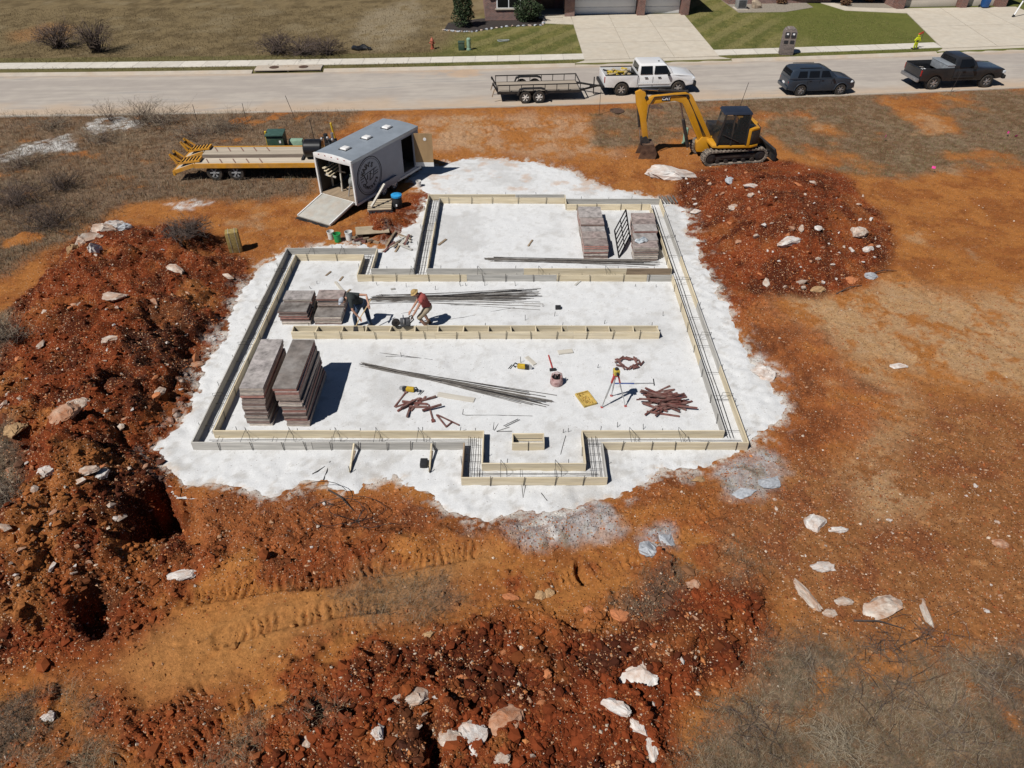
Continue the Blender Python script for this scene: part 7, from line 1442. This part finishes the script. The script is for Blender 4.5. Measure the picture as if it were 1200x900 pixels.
bucket(396, 283, Mbg, 'bright green bucket between two white buckets'); bucket(388.5, 280, Mbw, 'white bucket left of the green bucket', .14, .34); bucket(409.5, 281, Mbw, 'white bucket right of the green bucket'); bucket(491, 219, Mbw, 'small white bucket in the shade of the cargo trailer', .12, .3)
# clutter in the trailer's shade
x, y = G(464, 213); t = thing('compressor', 'dark air compressor with rusty top in the cargo trailer shade', 'machine', (x + .1, y, 0), TA); MB().lathe([(.18, -.4), (.22, -.34), (.22, .34), (.18, .4)], (0, 0, .32), axis='x', n=16).build('tank', Mck, t, smooth=True); MB().box((-.05, 0, .68), (.55, .32, .26)).build('motor', pm('compressor_rust', (.20, .13, .10), .6, 0, .3, 6), t, bevel=.04)
for u in (-.28, .28): MB().box((u, 0, .06), (.06, .34, .12)).build('foot', Mck, t)
# plywood scrap, blocks, short boards heap
t = thing('plywood_offcut', 'dusty plywood offcut resting on timber blocks beside the buckets', 'plywood', (*G(437, 275), .0), R(12)); MB().box((0, 0, .22), (1.35, .75, .02), (-.05, .03, 0)).build('sheet', pm('dusty_ply', (.40, .32, .22), .85, 0, .15, 3, .1), t)
for u, v in ((-.5, -.25), (.5, -.25), (-.5, .25), (.5, .25)): MB().box((u, v, .1), (.2, .12, .2)).build('block', Mbrownb, t)
r_ = random.Random(9)
Mscr = [Mbrownb, Mdusty, Mpipe, Mgrey]
for i in range(12):
    px, py = r_.uniform(412, 450), r_.uniform(279, 286); x, y = G(px, py)
    tag(MB().box((0, 0, 0), (r_.uniform(.15, .4), .09, .09)).build('timber_block', r_.choice(Mscr), loc=(x, y, .05 + .09 * (i % 2)), rz=r_.uniform(-.6, .6), bevel=.006, seg=1), 'short timber block in the row beside the plywood offcut', 'block', 'timber blocks beside the plywood')
for i in range(15):
    px, py = r_.uniform(452, 478), r_.uniform(279, 292); x, y = G(px, py); a = r_.choice((1.0, 1.2, 1.35, 2.4, 2.6)) + r_.uniform(-.1, .1)
    tag(MB().box((0, 0, 0), (r_.uniform(.55, 1.0), .08, .04), (0, r_.uniform(-.06, .06), 0)).build('lumber_scrap', r_.choice(Mscr), loc=(x, y, .04 + .03 * (i % 4)), rz=a, bevel=.004, seg=1), 'weathered lumber strip in the scrap heap by the rear room form', 'lumber', 'lumber strips in the scrap heap')
for i in range(6): 
    x, y = G(776 + 3.2 * i, 236); tag(MB().bar((0, 0, 0), (-.1, .62, .02), .05, .05).build('steel_post', pm('post_grey', (.22, .20, .18), .6, .2, .3, 6, rnd=.3), loc=(x, y - .3, .06 + .03 * (i % 2))), 'short grey steel post in the row at the pad corner by the right mound', 'post', 'steel posts at the pad corner')
# house shrubs and bed stones
Mleaf = attr_mat('shrub_leaf', var=.2, vscale=6, rough=.7, spec=.3)
def shrub(label, x, y, rx, ry, hz, n, seed, pal=((.035, .055, .022), (.05, .075, .03), (.022, .036, .016)), name='evergreen_shrub', cone=False):
    g_ = np.random.default_rng(seed); t = thing(name, label, 'shrub', (x, y, .09)); st = MB()
    for k in range(6): a = k * 1.05; st.tube([(0, 0, 0), (.4 * rx * math.cos(a), .4 * ry * math.sin(a), hz * .5), (.7 * rx * math.cos(a), .7 * ry * math.sin(a), hz * .75)], [.05, .03, .01], 5)
    st.tube([(0, 0, 0), (0, 0, hz * .8)], [.07, .02], 6); st.build('trunk', Mtwig3, t)
    u = g_.normal(0, 1, (n, 3)); u /= np.linalg.norm(u, axis=1)[:, None]; rr = g_.uniform(.45, 1.0, n) ** .6; lob = 1 + .22 * np.sin(u[:, 0] * 5 + seed) * np.sin(u[:, 1] * 4) + .14 * np.sin(u[:, 2] * 9 + u[:, 0] * 7)
    P = u * (rr * lob)[:, None]; zz = (P[:, 2] + 1) / 2; k = np.where(cone, 1.15 - .75 * np.clip(zz, 0, 1), 1.0); c_ = np.stack([P[:, 0] * rx * k, P[:, 1] * ry * k, .05 + np.clip(zz, .0, 1.2) * hz], -1)
    e1 = g_.normal(0, 1, (n, 3)); e1 /= np.linalg.norm(e1, axis=1)[:, None]; e2 = np.cross(e1, g_.normal(0, 1, (n, 3))); e2 /= np.linalg.norm(e2, axis=1)[:, None]; s = g_.uniform(.04, .09, n)[:, None]
    V = np.stack([c_ - e1 * s, c_ + e2 * s * .5, c_ + e1 * s, c_ - e2 * s * .5], 1).reshape(-1, 3); F_ = (np.arange(n) * 4)[:, None] + [[0, 1, 2, 3]]
    P_ = np.array(pal); C_ = np.repeat((P_[g_.integers(0, len(P_), n)] * g_.uniform(.7, 1.3, (n, 1)))[:, None], 4, 1); me = raw_mesh('crown', V, F_, C_.reshape(-1, 3)); me.materials.append(Mleaf); link('crown', me, t); return t
shrub('tall dark conical evergreen at the corner of the brick house', -3.75, 60.6, .95, .9, 2.9, 5200, 5, cone=True); shrub('rounded dark evergreen by the entry of the brick house', 1.25, 62.3, 1.05, .9, 1.7, 4200, 6)
for i, (px, py, lb) in enumerate(((915, 6, 'reddish low shrub in the gravel bed'), (933, 4, 'red brown rounded shrub in the gravel bed'), (990, 8, 'small red shrub in the bed left of the beige garage'), (1018, 4, 'low tan shrub in the bed beside the beige garage'))):
    x, y = G(px, py); shrub(lb, x, y, .45, .4, .5, 700, 20 + i, ((.16, .07, .04), (.11, .06, .035), (.2, .12, .06)), 'bed_shrub')
r_ = random.Random(77)
for i in range(34):
    f = i / 33; E_ = [(-5.2, 59.5), (-4.2, 59.1), (-3.0, 59.0), (-.5, 60.6), (2.4, 61.0), (2.55, 62.8)]; k = f * (len(E_) - 1); a = min(int(k), len(E_) - 2); u = k - a; x, y = E_[a][0] + (E_[a + 1][0] - E_[a][0]) * u, E_[a][1] + (E_[a + 1][1] - E_[a][1]) * u
    o = link('edging_stone', rk(Mgrock if i % 3 else Mlime, 200 + i % 12, n=13)); s = r_.uniform(.13, .2); o.scale = (s, s, s * .8); o.location = (x, y, .13); o.rotation_euler = (0, 0, r_.uniform(0, 6)); tag(o, 'grey edging stone around the dark mulch bed of the brick house', 'stone', 'edging stones of the mulch bed')
# ================================================================== PEOPLE
Mskin = pm('worker_skin', (.46, .25, .17), .55, 0, .08, 9); Mhair = pm('brown_hair', (.06, .035, .02), .8)  # own skin and hair colours
def capsule(mb, pts, n=12):
    """tapered rounded limb through points (x,y,z,r)"""
    mb.tube([p[:3] for p in pts], [p[3] for p in pts], n)
    for p in (pts[0], pts[-1]): mb.ell(p[:3], (p[3],) * 3, n, 8)
    for p in pts[1:-1]: mb.ell(p[:3], (p[3] * .99,) * 3, n, 8)
def skinned(name, mb, mat_, parent, voxel=.012, smooth=4):
    o = mb.build(name, mat_, parent)
    r_ = o.modifiers.new('r', 'REMESH'); r_.mode = 'VOXEL'; r_.voxel_size = voxel; r_.use_smooth_shade = True
    s = o.modifiers.new('s', 'SMOOTH'); s.factor = .5; s.iterations = smooth
    bpy.context.view_layer.update(); me = bpy.data.meshes.new_from_object(o.evaluated_get(bpy.context.evaluated_depsgraph_get())); o.modifiers.clear(); old = o.data; o.data = me; bpy.data.meshes.remove(old); me.name = name
    if not me.materials: me.materials.append(mat_)
    return o
def hand(mb, w, d, nrm, grip=.8):
    """palm and five bent fingers; w wrist, d pointing direction, nrm palm normal"""
    w = Vector(w); d = Vector(d).normalized(); n_ = Vector(nrm).normalized(); s = d.cross(n_).normalized()
    pc = w + d * .05; mb.ell(pc, (.03, .03, .03)); capsule(mb, [(*w, .026), (*(w + d * .045), .033), (*(w + d * .085), .034)])
    capsule(mb, [(*(w + d * .08 - s * .03), .018), (*(w + d * .08 + s * .03), .018)], 8)
    for k, L in zip((-.033, -.011, .011, .033), (.062, .075, .07, .055)):
        a = w + d * .09 + s * k; b = a + d * L * .5 + n_ * L * .15 * grip; c = b + d * L * .2 + n_ * L * .55 * grip; e = c - d * L * .2 * grip + n_ * L * .3
        capsule(mb, [(*a, .0105), (*b, .0095), (*c, .009), (*e, .0085)], 7)
    a = w + d * .03 - s * .035; b = a + d * .035 - s * .025 + n_ * .01; c = b + d * .03 + n_ * .03; capsule(mb, [(*a, .014), (*b, .011), (*c, .0095)], 7)
def head(mb, c, fwd, up, r_=.1):
    c = Vector(c); f = Vector(fwd).normalized(); u = Vector(up).normalized(); s = f.cross(u).normalized()
    M_ = Matrix((s, f, u)).transposed(); e = M_.to_euler()
    mb.ell(c + u * .02, (.078, .098, .105), 14, 10, e); mb.ell(c - u * .055 + f * .02, (.058, .07, .065), 12, 8, e)
    mb.ell(c + f * .1 - u * .02, (.014, .022, .026), 8, 6, e); mb.ell(c + f * .085 - u * .06, (.026, .012, .008), 8, 5, e)
    for k in (-1, 1): mb.ell(c + s * .08 * k - u * .005, (.012, .022, .034), 8, 6, e); mb.ell(c + f * .088 + s * .032 * k + u * .01, (.014, .01, .009), 8, 5, e)
    return M_
def worker(label, loc, rz, J, top_mat, leg_mat, hat, sleeves, shorts, tool):
    t = thing('person', label, 'person', loc, rz); b = MB()
    hp, ch, nk, hd = J['hip'], J['chest'], J['neck'], J['head']
    capsule(b, [(*hp, .145), (*Vector(hp).lerp(Vector(ch), .5), .125), (*ch, .145)], 14); 
    fwd, up = J['face'], J['up']
    capsule(b, [(*ch, .10), (*nk, .058), (*Vector(nk).lerp(Vector(hd), .6), .052)]); head(b, hd, fwd, up)
    for s in 'LR':
        sh, el, wr = J['sh' + s], J['el' + s], J['wr' + s]; capsule(b, [(*ch, .08), (*sh, .062)]); capsule(b, [(*sh, .056), (*Vector(sh).lerp(Vector(el), .5), .05), (*el, .038), (*Vector(el).lerp(Vector(wr), .3), .041), (*wr, .026)])
        hand(b, wr, Vector(wr) - Vector(el), J['palm'])
        hj, kn, an = J['hj' + s], J['kn' + s], J['an' + s]; capsule(b, [(*hp, .12), (*hj, .105)]); capsule(b, [(*hj, .098), (*Vector(hj).lerp(Vector(kn), .5), .078), (*kn, .056), (*Vector(kn).lerp(Vector(an), .3), .06), (*an, .038)])
        a = Vector(an); capsule(b, [(*(a - Vector((0, 0, .03))), .04), (a.x + .12 * J['toe'][0], a.y + .12 * J['toe'][1], .04, .036)])
    body = skinned('body', b, Mskin, t, .009, 3)
    # shirt
    c_ = MB(); capsule(c_, [(*Vector(hp).lerp(Vector(ch), .08), .162), (*Vector(hp).lerp(Vector(ch), .5), .145), (*ch, .165)], 14); capsule(c_, [(*ch, .12), (*Vector(ch).lerp(Vector(nk), .7), .08)])
    for s in 'LR': sh, el = Vector(J['sh' + s]), Vector(J['el' + s]); capsule(c_, [(*ch, .105), (*sh, .082)]); capsule(c_, [(*sh, .08), (*sh.lerp(el, sleeves), .068)])
    skinned('shirt', c_, top_mat, t, .014, 5)
    p_ = MB(); capsule(p_, [(*hp, .168), (*Vector(hp).lerp(Vector(ch), .12), .160)], 14)
    for s in 'LR':
        hj, kn, an = Vector(J['hj' + s]), Vector(J['kn' + s]), Vector(J['an' + s]); capsule(p_, [(*hp, .145), (*hj, .125)])
        if shorts: capsule(p_, [(*hj, .122), (*hj.lerp(kn, .5), .105), (*hj.lerp(kn, .95), .095)])
        else: capsule(p_, [(*hj, .118), (*hj.lerp(kn, .5), .098), (*kn, .08), (*kn.lerp(an, .5), .078), (*an, .068)])
    skinned('shorts' if shorts else 'jeans', p_, leg_mat, t, .014, 5)
    for s in 'LR':
        a = Vector(J['an' + s]); q = MB(); d = Vector((J['toe'][0], J['toe'][1], 0)); capsule(q, [(a.x, a.y, a.z + .05, .058), (a.x, a.y, .05, .055)]); capsule(q, [(*(Vector((a.x, a.y, .045)) - d * .05), .048), (*(Vector((a.x, a.y, .045)) + d * .1), .05), (*(Vector((a.x, a.y, .04)) + d * .2), .04)]); skinned('boot', q, pm('work_boot', (.10, .065, .04), .8), t, .014, 3)
    f = Vector(fwd).normalized(); u = Vector(up).normalized(); s = f.cross(u).normalized(); M_ = Matrix((s, f, u)).transposed().to_4x4(); M_.translation = Vector(hd)
    q = MB()
    if hat == 'cap':
        q.ell((0, -.005, .055), (.092, .112, .09), 16, 8); q.prism([(.075 * math.cos(a), .09 + .09 * math.sin(a)) for a in [math.pi * k / 10 for k in range(11)]], .06, .068, 'z'); hm = pm('grey_cap', (.36, .38, .42), .85)
    else:
        q.ell((0, 0, .065), (.095, .115, .1), 16, 8); q.lathe([(.10, .055), (.145, .03), (.15, .04), (.10, .07)], n=20, cap=False); hm = pm('straw_hat', (.40, .27, .11), .9, 0, .2, 20, .3)
    q.warp(lambda x, y, z: tuple(M_ @ Vector((x, y, z)))); q.build('hat', hm, t, smooth=True)
    q = MB(); q.ell((0, -.03, .02), (.084, .09, .09), 14, 8); q.warp(lambda x, y, z: tuple(M_ @ Vector((x, y, z)))); q.build('hair', Mhair, t, smooth=True)
    return t
# left worker: bent forward, facing left and towards the form, both hands down on a tool
J1 = dict(hip=(.12, .12, .90), chest=(-.12, -.10, 1.22), neck=(-.27, -.20, 1.27), head=(-.36, -.27, 1.24), face=(-.45, -.35, -.75), up=(-.75, -.45, .45), shL=(-.10, -.30, 1.20), shR=(-.24, .10, 1.24), elL=(-.06, -.40, .93), elR=(.34, .12, 1.20), wrL=(.10, -.42, .68), wrR=(.42, -.10, 1.0),
          hjL=(.06, -.02, .86), hjR=(.2, .2, .86), knL=(-.12, -.05, .48), knR=(.28, .14, .47), anL=(-.14, .02, .10), anR=(.34, .06, .10), toe=(-.45, -.89), palm=(.2, -.6, -.6))
x, y = -5.2, 20.38
worker('bent worker in dark green shirt, jeans and grey cap using a tool', (x, y, 0), 0, J1, pm('dark_green_shirt', (.028, .034, .034), .9, 0, .2, 8), pm('blue_jeans', (.055, .085, .14), .9, 0, .25, 9), 'cap', .55, False, None)
t = thing('long_handled_tool', 'wooden handled digging tool held by the bent worker in jeans', 'tool', (x, y, 0)); MB().tube([(.50, -.02, 1.12), (.42, -.12, .98), (.12, -.46, .62), (.0, -.58, .40)], .019, 8).build('handle', pm('tool_handle', (.52, .38, .2), .6), t); MB().prism([(-.07, 0), (.07, 0), (.09, .2), (.05, .26), (-.05, .26), (-.09, .2)], -.012, .012, 'y').build('blade', Msteel, t).matrix_local = Matrix.Translation((.0, -.58, .42)) @ Matrix.Rotation(R(180 - 25), 4, 'X')
# right worker: leaning left over the saw on the form
J2 = dict(hip=(.18, .05, .82), chest=(.04, -.03, 1.22), neck=(-.07, -.06, 1.38), head=(-.17, -.08, 1.43), face=(-.80, -.15, -.55), up=(-.5, -.1, .85), shL=(.03, -.21, 1.21), shR=(-.02, .17, 1.23), elL=(-.14, -.28, .92), elR=(-.18, .18, .94), wrL=(-.30, -.24, .62), wrR=(-.38, .06, .66),
          hjL=(.16, -.08, .79), hjR=(.2, .16, .80), knL=(-.1, -.14, .50), knR=(.0, .22, .48), anL=(.12, -.12, .12), anR=(.16, .24, .10), toe=(-.95, -.2), palm=(-.2, 0, -1))
x, y = -3.02, 20.32
worker('leaning worker in faded red shirt, tan shorts and straw hat', (x, y, 0), 0, J2, pm('faded_red_shirt', (.33, .075, .065), .9, 0, .15, 8), pm('khaki_shorts', (.36, .29, .2), .9, 0, .15, 8), 'straw', .12, True, None)
t = thing('cutoff_saw', 'black and grey cut-off saw held by the red shirted worker', 'saw', (x - .55, y - .32, .30), R(10))
MB().box((0, 0, .16), (.34, .22, .24)).build('motor', pm('saw_grey', (.10, .10, .105), .6, 0, .3, 9), t, bevel=.04); MB().lathe([(.13, -.01), (.13, .01)], (-.33, 0, .15), axis='y', n=24).build('disc', Msteel, t); MB().lathe([(.135, -.035), (.135, .035), (.05, .035), (.05, -.035)], (-.31, 0, .18), axis='y', n=20).build('guard', Mck, t)
MB().tube([(.1, 0, .24), (.16, 0, .36), (.24, .02, .38), (.28, .02, .2), (.16, 0, .1)], .022, 7).build('handle', Mck, t); MB().tube([(-.05, -.13, .2), (-.05, -.14, .36), (-.05, .12, .36), (-.05, .12, .2)], .018, 7).build('front_handle', Mrod, t); MB().box((-.2, 0, .12), (.25, .06, .08)).build('arm', Malu, t)
